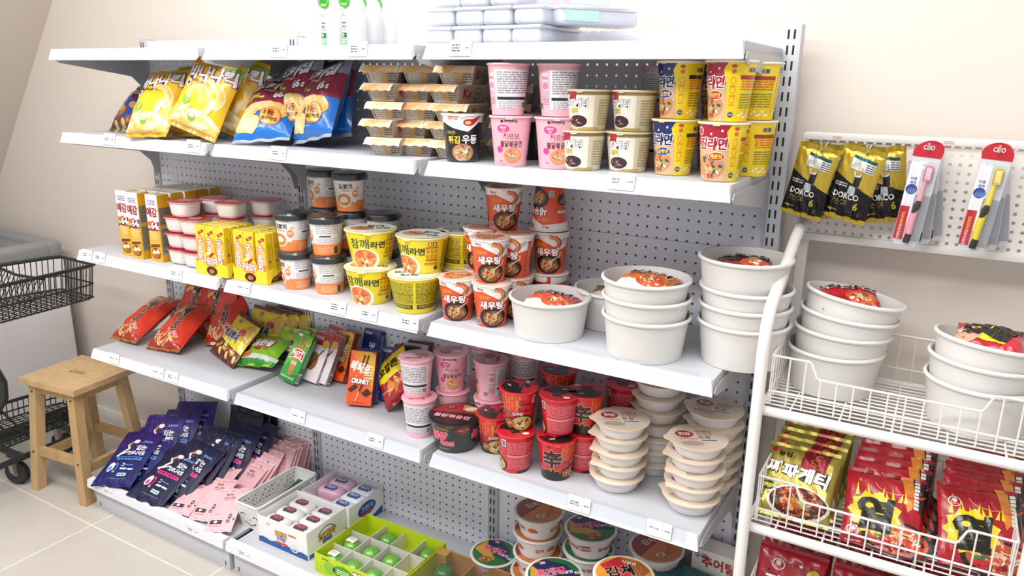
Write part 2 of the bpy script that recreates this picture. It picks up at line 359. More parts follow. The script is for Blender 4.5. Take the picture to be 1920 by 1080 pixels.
def pink_art(a):
    pk = '#d8458e'
    a.text('samyang', .002, .094, .0055, '#2b1a20', 2); a.ell(-.016, .094, .003, .003, '#2b1a20', 2, 8)
    a.ell(-.014, .079, .014, .008, pk, 1); a.text('매콤한', -.014, .081, .005, '#ffe9f2', 2); a.text('크림', -.014, .0745, .004, '#ffe9f2', 2)
    a.text('까르보', .004, .064, .012, '#b62a4e', 3, bold=.05, out='#fff4f6', ow=.1); a.text('불닭볶음면', .004, .048, .013, '#7a2432', 3, w=.05, bold=.05, out='#ffd9df', ow=.09)
    a.food(.008, .024, .019, .013, '#e79a70', '#f5d6a0', ['#d9523c', '#f4ead6', '#7aa646'], 1, 3, '#d99a4a', 14)
    a.text('105g', -.022, .012, .004, '#8d4254', 1); a.ell(-.024, .036, .008, .007, pk, 1, 10)
    for s in (-1,):
        a.rect(.128, .052, .088, .078, '#ece9ee', 0); a.dash(.09, .045, .166, .088, .0045, '#85808c', 1, 5, .45); a.rect(.128, .034, .08, .006, '#23222c', 1); a.dash(.092, .014, .15, .029, .004, '#9a95a2', 1, 8, .45); a.bars(.16, .021, .014, .012)
    a.rect(.072, .06, .018, .05, '#f0d3da', 0); a.text('까르보', .072, .075, .006, '#b04c68', 2, w=.015); a.ell(.072, .06, .008, .007, '#d88bb8', 1, 12); a.dash(.064, .02, .081, .05, .004, '#b07a8c', 1, 9, .4); a.bars(.055, .02, .012, .012)
def pink_lid(a): a.ell(0, .006, .03, .022, '#e7aebb', 1); a.food(-.016, -.004, .014, .012, '#d98e6c', '#f0cf9a', ['#c94b38', '#f2e6d2'], 2, 4, '#5a3030', 10); a.text('불닭볶음면', .006, .02, .009, '#a02c4a', 3, bold=.04); a.rect(.018, -.008, .02, .014, '#dcd3da', 2)
cup('pink_cup', .036, .0475, .104, '#f0b4c0', pink_art, '#e9a9b6', pink_lid, rim='#f6c3cc', bands=[(.0, .006, '#f4b3c0')])
def choco_art(a):
    a.rect(-.012, .035, .085, .062, '#efe9da', 0); a.rect(.0, .0705, .27, .006, '#8b7646', 0); a.poly([(-.024, .078), (-.006, .078), (-.01, .058), (-.028, .058)], '#b3273a', 1)
    a.text('농심', -.042, .064, .005, '#b51e2c', 2)
    a.text('짜파게티', -.012, .052, .0155, '#ffffff', 3, w=.056, bold=.05, out='#1d1814', ow=.1, sk=.15); a.text('범벅', -.014, .037, .009, '#f4d44a', 3, bold=.06, out='#3d2b12', ow=.1)
    a.food(-.006, .0175, .022, .0115, '#3a2023', '#6a4046', ['#8d6a72', '#2c1a1c', '#caa9a0'], 2, 6, '#efeae6', 16)
    a.rect(.02, .003, .05, .006, '#b59a58', 1)
    a.dash(.04, .012, .085, .06, .005, '#978a68', 1, 4, .4); a.rect(.105, .036, .03, .05, '#e9e2cc', 1); a.dash(.093, .014, .118, .058, .0045, '#7c7358', 2, 5, .4)
cup('choco_cup', .0395, .0500, .0775, '#d8cdab', choco_art, '#ccbf9a', None, rim='#d9cda6')
def jin(kind, main, flav, fcol, lid):
    def art(a):
        a.poly([(-.062, .062), (-.062, .101), (.026, .101), (.018, .088), (.024, .062)], main, 0); a.poly([(-.062, .001), (-.062, .064), (.024, .064), (.028, .001)], '#d9b089', 0)
        a.food(-.012, .026, .032, .022, '#c98f5c', '#e9c486', ['#f0913c', '#2f6a4a', '#c02f42', '#4a4a48', '#ece6d8', '#286048'], 1, 11, None, 22)
        for i in range(3): a.star(-.03+.02*i, .09-.006*(i % 2), .003, '#ffffff', 1)
        a.ell(-.036, .088, .008, .008, '#e8dfe6', 1); a.ell(-.036, .088, .0062, .0062, '#c23a6a', 2, 12)
        a.text('진라면', -.008, .067, .02, main, 4, w=.056, bold=.07, out='#ffffff', ow=.13, sk=.12)
        a.ell(.002, .045, .017, .0085, '#f2f0ea', 3); a.ell(.002, .045, .0155, .0072, fcol, 4); a.text(flav, .002, .045, .008, '#ffe24a', 5, bold=.05)
        a.ell(.036, .094, .005, .003, '#c8442c', 1, 10); a.rect(.036, .085, .007, .006, '#d9622e', 1, .3)
        for i in range(3): a.arc(.036, .07-.016*i, .005, .006, 0, 2*PI, .0008, '#dd7a24', 1, 8); a.dash(.03, .058-.016*i, .043, .062-.016*i, .003, '#e08a24', 1, i, .5)
        a.ell(.036, .012, .006, .005, '#3a4a8a', 1, 12); a.dash(.032, .0105, .04, .0135, .0014, '#dfe4f4', 2, 3, .5)
        a.rect(.074, .088, .02, .008, '#8a8a8a', 1); a.rect(.069, .088, .005, .005, main, 2); a.rect(.079, .088, .004, .006, '#30304a', 2)
        a.rect(.074, .0755, .05, .007, '#a8331e' if fcol[1] in 'bcd' else '#2e2a18', 1); a.dash(.052, .052, .097, .071, .0045, '#d4691e', 1, 14, .5); a.dash(.052, .024, .097, .049, .0045, '#8c8a1c' if fcol[1] in 'bcd' else '#9c7a14', 1, 15, .45)
        for i in range(7): a.ell(.055+.006*i, .011+.004*math.sin(i*2), .0035, .0025, '#fbf3d6', 1, 8)
        a.rect(.128, .052, .04, .07, '#f0d22c', 1); a.dash(.112, .02, .146, .084, .005, '#c06a1c', 2, 16, .45); a.bars(.12, .09, .02, .012)
    cup(kind, .0365, .0485, .1045, '#f6d91d', art, lid, None, rim='#f4efe2')
jin('mild_cup', '#1f2a66', '순한맛', '#27348a', '#f0d23a'); jin('hot_cup', '#a91c34', '매운맛', '#c8263a', '#f0d23a')
def udon_art(a):
    a.poly([(-.13, .0995), (.13, .0995), (.13, .078), (.09, .084), (.04, .086), (.012, .066), (-.02, .073), (-.05, .085), (-.13, .084)], '#f3f1ee', 0)
    a.ell(.014, .086, .013, .0075, '#b8232c', 2, 16); a.poly([(.018, .092), (.045, .1), (.024, .081)], '#b8232c', 2); a.ell(.012, .0855, .007, .004, '#ecc97e', 3, 10); a.dash(-.035, .091, -.01, .099, .004, '#d98a54', 1, 2, .7)
    a.text('따끈한', -.028, .064, .0075, '#d9b04a', 2, sk=.1); a.text('튀김', -.022, .0485, .016, '#f0d23c', 4, bold=.06, out='#15120c', ow=.1); a.text('우동', .017, .0495, .018, '#ffffff', 4, bold=.06, out='#15120c', ow=.1)
    a.food(.0, .021, .028, .019, '#b98a5e', '#f1e4c4', ['#4f8a3a', '#d8a13c', '#b8323a', '#e8dcc4'], 1, 21, '#3a1216', 18)
    a.dash(.06, .02, .1, .07, .005, '#77706a', 1, 3, .4)
cup('udon_cup', .039, .049, .1035, '#1a1d24', udon_art, '#e9e2dc', lambda a: a.ell(0, 0, .03, .02, '#c9a06a', 1), rim='#efeae2')
def shrimp_art(a):
    og = '#e2532b'
    a.poly([(-.13, .108), (.13, .108), (.13, .092), (.05, .072), (.03, .066), (.008, .079), (-.022, .094), (-.05, .09), (-.13, .086)], '#f3efec', 0)
    a.text('농심', -.026, .099, .0055, '#3a1c1c', 2); a.rect(-.034, .0995, .0045, .0045, '#c01f2c', 2, .7)
    sh = [(.008, .1), (.02, .097), (.029, .089), (.03, .08), (.024, .073)]
    a.stroke(sh, .011, '#c9602f', 1); a.stroke([(p[0]-.002, p[1]-.001) for p in sh], .006, '#e89a62', 2)
    for i in range(5): a.stroke([(.01+.005*i, .102-.006*i), (.016+.0045*i, .095-.0065*i)], .0008, '#8c3418', 3)
    a.stroke([(.014, .068), (.046, .097)], .0016, '#2b2220', 2); a.stroke([(.02, .067), (.05, .094)], .0014, '#2b2220', 2)
    a.text('개운한!', -.02, .079, .0085, '#f7b23c', 2, sk=.05); a.text('새우탕', -.001, .0595, .019, '#ffffff', 5, w=.058, bold=.07, out='#5e1d12', ow=.08)
    a.text('컵', .034, .0565, .007, '#f6e2d2', 3)
    a.ell(.003, .026, .037, .0265, '#16120f', 2, 26); a.stroke([(.0, .03), (.034, .05)], .003, '#d8d0c6', 4); a.food(.003, .025, .028, .02, '#7a4524', '#e6c684', ['#c83a20', '#7f9a36', '#d99a62', '#a82f1a'], 3, 31, None, 44)
    a.bars(-.042, .014, .012, .013); a.rect(.062, .06, .016, .07, '#c8431f', 1); a.dash(.055, .014, .069, .09, .0045, '#f0b28a', 2, 6, .4)
    a.rect(.108, .055, .06, .07, '#c73a20', 1); a.dash(.08, .022, .136, .088, .0042, '#8c2413', 2, 7, .5)
    a.text('shrimp', -.075, .06, .012, '#ffffff', 3, bold=.04, out='#5e1d12'); a.food(-.078, .03, .02, .015, '#2a1b16', '#d9b26a', ['#c83a20', '#7f9a36'], 2, 8, None, 12)
def shrimp_lid(a): a.ell(.0, .012, .036, .022, '#e2643a', 1); a.food(-.008, -.012, .026, .018, '#c98552', '#e8c88a', ['#c83a20', '#e8dccc'], 2, 9, None, 14); a.text('새우탕', .004, .018, .012, '#ffffff', 3, bold=.06)
cup('shrimp_cup', .037, .0485, .1105, '#e2532b', shrimp_art, '#e8c9b4', shrimp_lid, rim='#f4ece6')
def sesame_art(a):
    gr = '#0f5b45'
    a.text('열라!', .0, .084, .007, '#f0a422', 2, rot=-.08); a.text('참깨', -.026, .066, .028, gr, 3, bold=.02); a.text('라면', .024, .063, .019, '#20352c', 3, w=.038, bold=.06)
    a.ell(-.012, .02, .042, .034, '#f5efdc', 1, 26); a.food(-.015, .022, .036, .028, '#e0873a', '#f3cf7e', ['#e2542c', '#f4ead4', '#2f5a34', '#f0a04a', '#d8442c'], 2, 41, None, 26); a.ell(-.028, .036, .013, .011, '#e8622e', 5, 12); a.ell(-.016, .0, .006, .005, '#f4f0e4', 5, 8)
    for i in range(2): a.rect(.056+.012*i, .083, .01, .009, ('#c22a34', '#2b3f8a')[i], 2); a.ell(.056+.012*i, .083, .003, .003, '#f4f4f4', 3, 8)
    a.rect(.062, .0735, .034, .003, '#b83f1e', 2)
    for i in range(6): a.rect(.051+.011*(i % 3), .064-.015*(i//3), .0092, .012, '#edc21a', 2); a.dash(.0475+.011*(i % 3), .06-.015*(i//3), .0545+.011*(i % 3), .068-.015*(i//3), .003, '#b9542a', 3, i, .5)
    a.rect(.062, .0385, .034, .004, '#b8641e', 2); a.dash(.042, .024, .082, .032, .004, '#c06a1a', 2, 4, .5); a.ell(.076, .016, .006, .006, '#32407a', 2, 12)
    for s in (.142, -.142): a.dash(s-.048, .03, s+.048, .088, .0035, '#4c5a1c', 1, 10, .45); a.rect(s, .055, .09, .002, '#8a2e1c', 2); a.rect(s, .02, .09, .012, '#20241a', 1); a.dash(s-.04, .016, s+.04, .025, .003, '#d8d23a', 2, 5, .4)
def sesame_lid(a): a.ell(0, 0, .066, .066, '#eeeade', 1, 34); a.food(-.022, -.008, .034, .026, '#d98a4a', '#f0d49a', ['#e2542c', '#f4ead4', '#2f5a34'], 2, 12, None, 18); a.text('참깨', .012, .022, .024, '#1b6a4e', 4, bold=.06); a.text('라면', .034, -.008, .02, '#3b5a4c', 4, bold=.05)
cup('sesame_bowl', .0525, .0705, .0985, '#f6df1e', sesame_art, '#efe7b4', sesame_lid, rim='#f7efa6', n=48)
def yopo_art(a0):
    a = Art(a0.g, lambda u, v, o: a0.S(u*1.06, v*1.26, o), .0048, a0.m)
    a.poly([(-.13, .0), (-.13, .022), (.005, .022), (.012, .026), (.13, .026), (.13, .0)], '#ee8a4c', 0)
    a.text('요뽀끼', -.012, .058, .0125, '#1c1a1c', 3, bold=.04); a.text('YOPOKKI', -.012, .0485, .004, '#e0884e', 2); a.arc(-.016, .068, .024, .006, .2, 2.9, .0009, '#e07a44', 1); a.text('ㅅㅅㅅ', .004, .07, .004, '#e07a44', 1)
    a.food(-.018, .027, .02, .0145, '#e6813c', '#f2b872', ['#f6ead2', '#6a9a3c', '#f4e4c0'], 1, 51, '#f3eee4', 12); a.ell(-.018, .028, .011, .007, '#f4ebcf', 5, 12)
    a.ell(.014, .042, .009, .009, '#ea8a56', 1); a.dash(.008, .039, .02, .046, .003, '#fff2e8', 2, 3, .5); a.ell(.013, .026, .005, .0045, '#f6f0e4', 2, 10); a.ell(.02, .055, .006, .003, '#eebf52', 1, 8)
    a.rect(.066, .05, .062, .044, '#e9e6e8', 0); a.dash(.037, .047, .095, .07, .0042, '#a7a5ac', 1, 2, .4); a.rect(.06, .0445, .03, .003, '#2a2a2e', 2); a.dash(.037, .028, .095, .041, .0042, '#b0aeb4', 1, 4, .4); a.dash(.037, .006, .085, .02, .004, '#f6c9a6', 1, 6, .4); a.rect(.09, .012, .012, .016, '#3f4a34', 1)
    a.text('요뽀끼', -.09, .056, .012, '#1c1a1c', 3, bold=.04); a.dash(-.11, .01, -.07, .046, .0045, '#a7a5ac', 1, 12, .4)
def yopo(kind='yopo_cup', r0=.0385, r1=.0472, h=.0925):
    g = G(); g.lathe([(r0-.004, .001), (r0-.001, 0), (r0, .0015), (r1, h)], '#eeebec', 'gloss', 40, cap0=True); yopo_art(Art(g, cone(r0, r1, h), .0055, 'gloss'))
    l = G(); l.lathe([(r1+.001, h-.003), (r1+.0045, h-.001), (r1+.0045, h+.0125), (r1+.001, h+.017), (r1-.002, h+.018), (.0, h+.018)], '#20242b', 'gloss', 40)
    for i in range(28): t = 2*PI*i/28; l.hexa([((r1+q)*math.cos(t+d), (r1+q)*math.sin(t+d), h+z) for z in (.001, .010) for q, d in ((.0044, -.03), (.0056, -.03), (.0056, .03), (.0044, .03))], '#2d323b', 'gloss')
    f = G(); f.lathe([(r1+.0048, h-.004), (r1+.0062, h+.001), (r1+.0062, h+.0135), (r1+.002, h+.0187), (.02, h+.0189)], '#f4f6fa', 'clear', 40)
    K[kind] = [('cup_body', g.mesh('cup_body')), ('lid', l.mesh('lid')), ('shrink_film', f.mesh('shrink_film'))]
yopo()
def shin_art(a):
    a.poly([(-.135, .001), (-.135, .022), (-.05, .022), (-.02, .03), (-.014, .026), (-.009, .04), (-.003, .026), (.004, .03), (.012, .022), (.05, .03), (.05, .001)], '#191512', 0)
    a.stroke([(-.05, .023), (-.02, .031), (-.014, .027), (-.009, .041), (-.003, .027), (.004, .031), (.012, .023)], .0013, '#e2b63c', 1)
    for i in range(7):
        for j in range(6):
            x, y = .006+.0085*i, .099-.0075*j-(i % 2)*.0037
            if x+(.099-y)*.5 < .075 and i > 0: a.ell(x, y, .004, .004, '#e2672e' if (i+j) % 3 else '#d9502a', 0, 6)
    a.text('辛', -.012, .062, .048, '#17120f', 4, bold=.075, out='#f4ece2', ow=.035); a.text('라면', .026, .05, .011, '#2b1512', 3, bold=.03, out='#f0d9cc', ow=.05); a.text('농심', -.02, .096, .005, '#5a0f14', 1)
    a.food(.03, .02, .015, .013, '#7a3a1c', '#e0b873', ['#7f9a36', '#c83a20', '#f0e2cc'], 2, 61, '#15110f', 14)
    # the right-hand side: slogan and bowl
    for i, l in enumerate(('Spicy', 'Happiness', 'In', 'Noodles')): a.text(l, .058+.0042*len(l)/2-.006, .083-.0085*i, .0062 if 'p' not in l else .0075, '#4a1210', 2); a.rect(.0525, .083-.0085*i, .0045, .006, '#e8a23c', 1)
    a.food(.066, .021, .03, .02, '#c9a25e', '#e8cf8a', ['#7fa03a', '#7a2f22', '#f0e6cc', '#98b34a', '#5a3a1e'], 2, 62, '#100c0a', 24); a.text('신라면', .052, .048, .009, '#f4ece2', 3, bold=.05, out='#17120f', ow=.08)
    a.rect(.096, .085, .012, .02, '#ece6e4', 2, -.05); a.bars(.096, .085, .008, .016, 3)
    for s in (.128, -.1): a.rect(s, .052, .05, .088, '#c2182c', 1); a.dash(s-.024, .054, s+.024, .09, .0038, '#e2808a', 2, 5, .42); a.rect(s, .05, .05, .005, '#e4909a', 2); a.dash(s-.024, .012, s+.024, .046, .0038, '#e2808a', 2, 6, .42)
def shin_lid(a): a.poly([(-.045, -.008), (-.03, -.006), (-.012, .006), (.0, -.002), (.014, .008), (.03, -.004), (.044, -.006), (.034, -.03), (.012, -.042), (-.016, -.042), (-.036, -.028)], '#1d1613', 1); a.text('辛', .004, .014, .03, '#17120f', 3, bold=.06, out='#e6b8b0', ow=.03); a.ell(-.02, .03, .009, .006, '#efe9e2', 2, 14); a.rect(-.012, -.022, .014, .006, '#e8b0b4', 3, .2)
cup('shin_cup', .0365, .0485, .1065, '#cf1c2c', shin_art, '#c71a2a', shin_lid, rim='#dd3a44')
def fire_art(a):
    for s in (-.03, .085):
        a.text('불닭', s, .052, .024, '#e0446e', 4, bold=.08, out='#f6dfe4', ow=.06, sk=.15); a.text('볶음면', s+.02, .03, .014, '#e0446e', 3, bold=.06, out='#f6dfe4', ow=.06); a.text('화끈한매운맛', s+.01, .072, .006, '#b8a23c', 2); a.text('Hot chicken', s+.008, .014, .0055, '#8fa03c', 2)
    a.food(.035, .07, .02, .012, '#6a2412', '#c8642e', ['#e8a04a', '#7a2a14'], 1, 71, None, 12); a.food(-.09, .04, .026, .022, '#6a2412', '#c8642e', ['#e8a04a', '#7a2a14'], 1, 72, None, 14)
def fire_lid(a):
    a.ell(0, .0, .068, .068, '#1c1718', 1, 34); a.ell(0, 0, .068, .068, '#a8202c', 2, 20, 0, .1, PI-.1); a.poly([(.012, .062), (.045, .05), (.064, .022), (.03, .018), (.012, .028)], '#c89a4a', 3); a.food(-.02, .038, .016, .013, '#7a2a18', '#e0a060', ['#f0d8b0'], 4, 5, None, 9)
    a.text('불닭볶음면', -.006, -.018, .02, '#e8a0b0', 4, w=.1, bold=.06, out='#8a1c30', ow=.07, rot=-.12); a.ell(.035, .036, .018, .011, '#e8dcd0', 4, 14, .4)
cup('fire_bowl', .0575, .0715, .0885, '#211d1f', fire_art, '#1c1718', fire_lid, rim='#2a2628', n=48)
def rice(kind='rice_bowl'):
    g = G(); n = 48
    P = [(.0, .0022), (.044, .002), (.0465, 0), (.050, .0015), (.0555, .012), (.0605, .026), (.0625, .0325)]
    g.grid(lambda i, j: ((P[j][0]*(1-.012*(i % 2)*(1 < j < 6)))*math.cos(2*PI*i/n), (P[j][0]*(1-.012*(i % 2)*(1 < j < 6)))*math.sin(2*PI*i/n), P[j][1]), n, len(P)-1, '#e3e0e0', 'plastic', wrap=True)
    f = G(); ro = lambda t: .0685+.0115*math.exp(-((t-PI)/.17)**2)
    ring = [(.0615, .0320), (1, .0320), (1, .0345), (.0615, .0348)]
    f.grid(lambda i, j: ((ring[j][0] if ring[j][0] < 1 else ro(2*PI*i/64))*math.cos(2*PI*i/64), (ring[j][0] if ring[j][0] < 1 else ro(2*PI*i/64))*math.sin(2*PI*i/64), ring[j][1]), 64, 3, '#ebd5be', 'plastic', wrap=True)
    l = G(); l.lathe([(.066, .0349), (.062, .0354), (.0, .0354)], '#e9d9c6', 'gloss', 48); a = Art(l, disc(.0354), .06, 'gloss')
    a.ell(0, 0, .06, .06, '#e3d3bf', 0, 40); a.ell(-.03, .012, .021, .0175, '#a51f36', 2, 26); a.text('햇반', -.03, .012, .014, '#f8efe8', 3, bold=.06); a.text('언제나', .016, .026, .0125, '#b04a4a', 3, bold=.02); a.text('갓지은맛', .016, .012, .009, '#c9977f', 3); a.text('집-밥', .014, -.003, .012, '#b0383c', 3, bold=.03)
    a.poly([(-.002, -.016), (.044, -.014), (.04, -.026), (.0, -.028)], '#dfe6ea', 2); a.rect(.022, -.019, .036, .0045, '#2f6a9a', 3, .04); a.dash(-.045, -.016, -.004, -.008, .0035, '#b08a78', 2, 5, .45); a.ell(-.018, -.034, .026, .012, '#c3a894', 1, 18)
    K[kind] = [('bowl', g.mesh('bowl')), ('flange', f.mesh('flange')), ('lid_film', l.mesh('lid_film'))]
rice()
def tub(kind, r0, r1, h):
    g = G(); t = .0012
    g.lathe([(.0, .006), (r0-.004, .006), (r0-.003, 0), (r0, 0), (r1-.001, h-.006), (r1+.003, h-.005), (r1+.0042, h-.002), (r1+.003, h+.0004), (r1-.001, h), (r1-.002, h-.004), (r0-.004, .008), (.0, .008)], '#dedcd9', 'plastic', 64)
    b = G(); b.lathe([(r1-.0002, h-.0075), (r1+.0034, h-.007), (r1+.0050, h-.0038), (r1+.0040, h-.0004), (r1+.001, h+.0008)], '#e9e7e4', 'plastic', 64)
    K[kind] = [('tub_wall', g.mesh('tub_wall')), ('rolled_rim', b.mesh('rolled_rim'))]
tub('white_tub', .084, .0965, .096)
def soup(kind, lid):
    g = G(); n = 64; P = [(.0, .003), (.048, .003), (.05, 0), (.053, .001), (.0575, .02), (.0645, .048), (.068, .056), (.0695, .0635)]
    rr = lambda i, j: P[j][0]+(.0007 if i % 2 and 2 < j < 6 else 0)
    g.grid(lambda i, j: (rr(i, j)*math.cos(2*PI*i/n), rr(i, j)*math.sin(2*PI*i/n), P[j][1]), n, len(P)-1, '#e0dedc', 'plastic', wrap=True)
    a = Art(g, cone(.0515, .0695, .0635), .006, 'plastic', .0012)
    if lid != 'kimchi':
        for s in (-.1, -.01, .08, .15): a.text('육개장', s, .034, .0125, '#b0283c', 2, bold=.05); a.rect(s+.036, .038, .03, .017, '#b0283c', 1, .15); a.text('육개장', s+.036, .038, .01, '#f4e8e4', 2, rot=.15)
    else:
        for s in (-.1, 0, .1): a.text('김치', s, .034, .013, '#c8482c', 2, bold=.05); a.ell(s+.034, .034, .013, .008, '#d2582e', 1, 12, .2); a.ell(s+.046, .031, .006, .004, '#b83a20', 2, 8)
    q = G(); q.lathe([(.0685, .0625), (.0735, .0632), (.0745, .066), (.073, .0675), (.069, .0672)], '#e6e4e1', 'plastic', n)
    l = G(); l.lathe([(.0715, .0677), (.0, .068)], '#e9e2d8', 'gloss', n); b = Art(l, disc(.068), .06, 'gloss')
    if lid == 'green': b.ell(0, 0, .067, .067, '#1d6a35', 1, 40); b.poly([(-.062, .02), (-.03, .058), (.01, .066), (-.01, .01), (.004, -.04), (-.03, -.02)], '#c9902e', 2); b.poly([(-.02, .062), (.02, .062), (.05, .01), (.045, -.05), (.01, -.02), (-.022, .02)], '#211f4e', 3); b.text('육개장', .0, .012, .026, '#d0406a', 6, bold=.07, out='#f6e4ea', ow=.06, rot=-.5); b.text('사발면', .028, -.014, .012, '#f2f0f4', 5, rot=-.5); b.food(-.024, -.036, .022, .016, '#a8602e', '#d9a86a', ['#8a3a2a', '#4f8a3a', '#e8d4b4'], 4, 3, None, 10); b.rect(.05, -.034, .016, .01, '#efecec', 5, -.5); b.bars(.05, -.034, .012, .007, 6); b.rect(.008, .052, .014, .01, '#d8a0b8', 5, -.4)
    elif lid == 'kimchi': b.ell(0, 0, .067, .067, '#8c2a2e', 1, 40); b.ell(0, 0, .067, .067, '#c8742e', 2, 22, 0, -PI, 0.3); [b.stroke([(-.05+.012*i, -.03-.004*i), (.03+.004*i, -.045+.012*i)], .003, '#a9561e', 3) for i in range(5)]; b.rect(-.022, -.03, .024, .014, '#efeae6', 4, -.3); b.bars(-.022, -.03, .018, .009, 5); b.text('김치', .0, .03, .022, '#e8c8b8', 4, bold=.06, rot=-.2)
    else: b.ell(0, 0, .067, .067, '#e0952c', 1, 40); b.poly([(-.04, .05), (.02, .065), (.03, .02), (.0, -.04), (-.03, -.05)], '#c0242c', 2); b.poly([(.02, .063), (.06, .028), (.066, -.01), (.0, -.045), (.03, .02)], '#a05a24', 2); [b.stroke([(.02+.01*i, .05-.012*i), (.014+.01*i, -.04+.01*i)], .002, '#c98a48', 3) for i in range(4)]; b.text('김치', -.006, .012, .036, '#1a1412', 6, bold=.08, out='#f4ead8', ow=.05, rot=-.12); b.text('사발면', .03, .034, .012, '#f6eede', 5, rot=-.7); b.food(-.05, .0, .012, .016, '#d98a2c', '#f0d08a', ['#f4e6c8'], 4, 3, None, 8)
    K[kind] = [('bowl', g.mesh('bowl')), ('rim', q.mesh('rim')), ('lid', l.mesh('lid'))]
soup('soup_green', 'green'); soup('soup_kimchi', 'kimchi'); soup('soup_yellow', 'yellow')
def jellytub(kind='rice_tub'):
    def rr(x, w, e): return math.copysign(abs(x)**e, x)
    g = G(); n = 40; P = [(.0, .0), (.026, .0), (.033, .004), (.0365, .012), (.041, .049)]
    sq = lambda r, i: (r*rr(math.cos(2*PI*i/n), 1, .55), r*rr(math.sin(2*PI*i/n), 1, .55))
    g.grid(lambda i, j: (*sq(P[j][0], i), P[j][1]), n, len(P)-1, '#ece7e4', 'plastic', wrap=True)
    f = G(); Q = [(.0405, .0485), (.0455, .0485), (.0455, .0505), (.0405, .0507)]; f.grid(lambda i, j: (*sq(Q[j][0], i), Q[j][1]), n, 3, '#e9a6a4', 'plastic', wrap=True)
    l = G(); Q2 = [(.0455, .0508), (.0452, .052), (.0, .0522)]; l.grid(lambda i, j: (*sq(Q2[j][0], i), Q2[j][1]), n, 2, '#b3202c', 'gloss', wrap=True)
    a = Art(l, disc(.0522), .06, 'gloss'); a.ell(0, .0, .024, .015, '#d8c4b8', 1, 18); a.dash(-.016, -.007, .016, .007, .005, '#7a1a22', 2, 3, .5)
    l.poly([(-.046, -.01, .0515), (-.046, .01, .0515), (-.047, .006, .044), (-.047, -.006, .044)], '#b3202c', 'gloss')
    K[kind] = [('tub', g.mesh('tub')), ('flange', f.mesh('flange')), ('lid_film', l.mesh('lid_film'))]
jellytub()
def stretch(kinds, s):
    for k in kinds:
        for pn, me in K[k]: me.transform(Matrix.Diagonal((1, 1, s, 1)))
stretch(('pink_cup', 'udon_cup'), 1.08); stretch(('mild_cup', 'hot_cup', 'choco_cup'), 1.11)
# ================================================================ cartons
def carton(kind, w, h, t, body, fart, side=None, sart=None, topc=None, tart=None, part='carton'):
    g = G(); g.box((-w/2, -t/2, 0), (w/2, t/2, h), body, 'gloss', .0007, 1)
    a = Art(g, front(-t/2), .2, 'gloss'); fart(a)
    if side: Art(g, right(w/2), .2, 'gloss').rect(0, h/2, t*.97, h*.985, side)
    if sart: sart(Art(g, right(w/2), .2, 'gloss', .0005))
    b = Art(g, top(h), .2, 'gloss')
    if topc: b.rect(0, 0, w*.97, t*.94, topc)
    if tart: tart(b)
    f = G(); f.box((-w/2+.0015, -t/2+.001, h-.0002), (w/2-.0015, t/2-.004, h+.0007), topc or body, 'gloss', .0003, 1)
    K[kind] = [(part, g.mesh(part)), ('top_flap', f.mesh('top_flap'))]
def chipbox(a):
    a.rect(0, .167, .058, .112, '#f1ebe4'); a.rect(0, .056, .058, .11, '#e7a91e'); a.dash(-.02, .19, .018, .206, .006, '#8b7bb8', 2, 3, .6)
    a.text('예감', -.002, .165, .03, '#9b1a34', 4, w=.05, bold=.08, out='#f6eeea', ow=.07); a.poly([(-.029, .118), (.029, .132), (.029, .146), (-.029, .128)], '#f4f0ea', 2); a.poly([(-.029, .1), (.029, .106), (.029, .136), (-.029, .122)], '#8c1f63', 3); a.poly([(-.029, .12), (-.029, .131), (.004, .138), (.004, .127)], '#e0722a', 3)
    a.text('64', .005, .12, .021, '#ffffff', 6, w=.03, bold=.07, out='#2a1222', ow=.1); a.text('g', .024, .115, .012, '#ffffff', 6); a.rect(-.021, .115, .013, .011, '#c8d23a', 4)
    for i, c in enumerate(('#f2c65a', '#eebb48', '#f4cf70')): a.poly([(-.02+.003*i, .052+.01*i), (.02-.002*i, .058+.008*i), (.024-.004*i, .098), (-.024+.002*i, .104)], c, 2+i)
    for i in range(6): a.stroke([(-.02, .062+.007*i), (.019, .066+.006*i)], .0011, '#d99f30', 5)
    a.poly([(-.026, .045), (.024, .052), (.02, .06), (-.02, .056)], '#7a3f16', 5); a.ell(-.001, .026, .023, .02, '#8a4a1c', 3, 16); a.ell(-.004, .024, .018, .013, '#b06a28', 4, 14); a.poly([(-.022, .026), (-.012, .04), (.0, .034), (.01, .043), (.021, .03), (.012, .026), (.002, .028), (-.008, .022)], '#f0dcae', 5); a.rect(0, .004, .058, .008, '#eab01c', 3)
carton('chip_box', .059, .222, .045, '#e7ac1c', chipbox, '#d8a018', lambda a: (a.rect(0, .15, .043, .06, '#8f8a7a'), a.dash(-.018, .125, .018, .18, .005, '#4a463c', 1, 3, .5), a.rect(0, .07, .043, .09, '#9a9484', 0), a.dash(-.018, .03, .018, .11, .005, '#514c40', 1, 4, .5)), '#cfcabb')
def stickbox(a):
    a.rect(0, .068, .0305, .13, '#f2d22c'); a.poly([(-.015, .0), (.015, .0), (.015, .098), (.0, .112), (-.015, .098)], '#eda348', 1); a.poly([(-.009, .002), (.012, .002), (.013, .085), (.003, .1), (-.006, .09)], '#f3c274', 2)
    a.rect(.004, .119, .02, .0075, '#a81d22', 3, .5); a.dash(-.001, .117, .009, .121, .002, '#f0c8b0', 4, 4, .5); a.text('구', -.002, .094, .0165, '#ffffff', 5, bold=.07, out='#b02c40', ow=.1)
    a.text('운감자', -.002, .055, .0155, '#ffffff', 5, bold=.07, out='#a3242c', ow=.1, vert=True)
    for i in range(4): a.stroke([(.004+.0025*i, .004), (.006+.002*i, .05)], .0014, '#c9772a', 3)
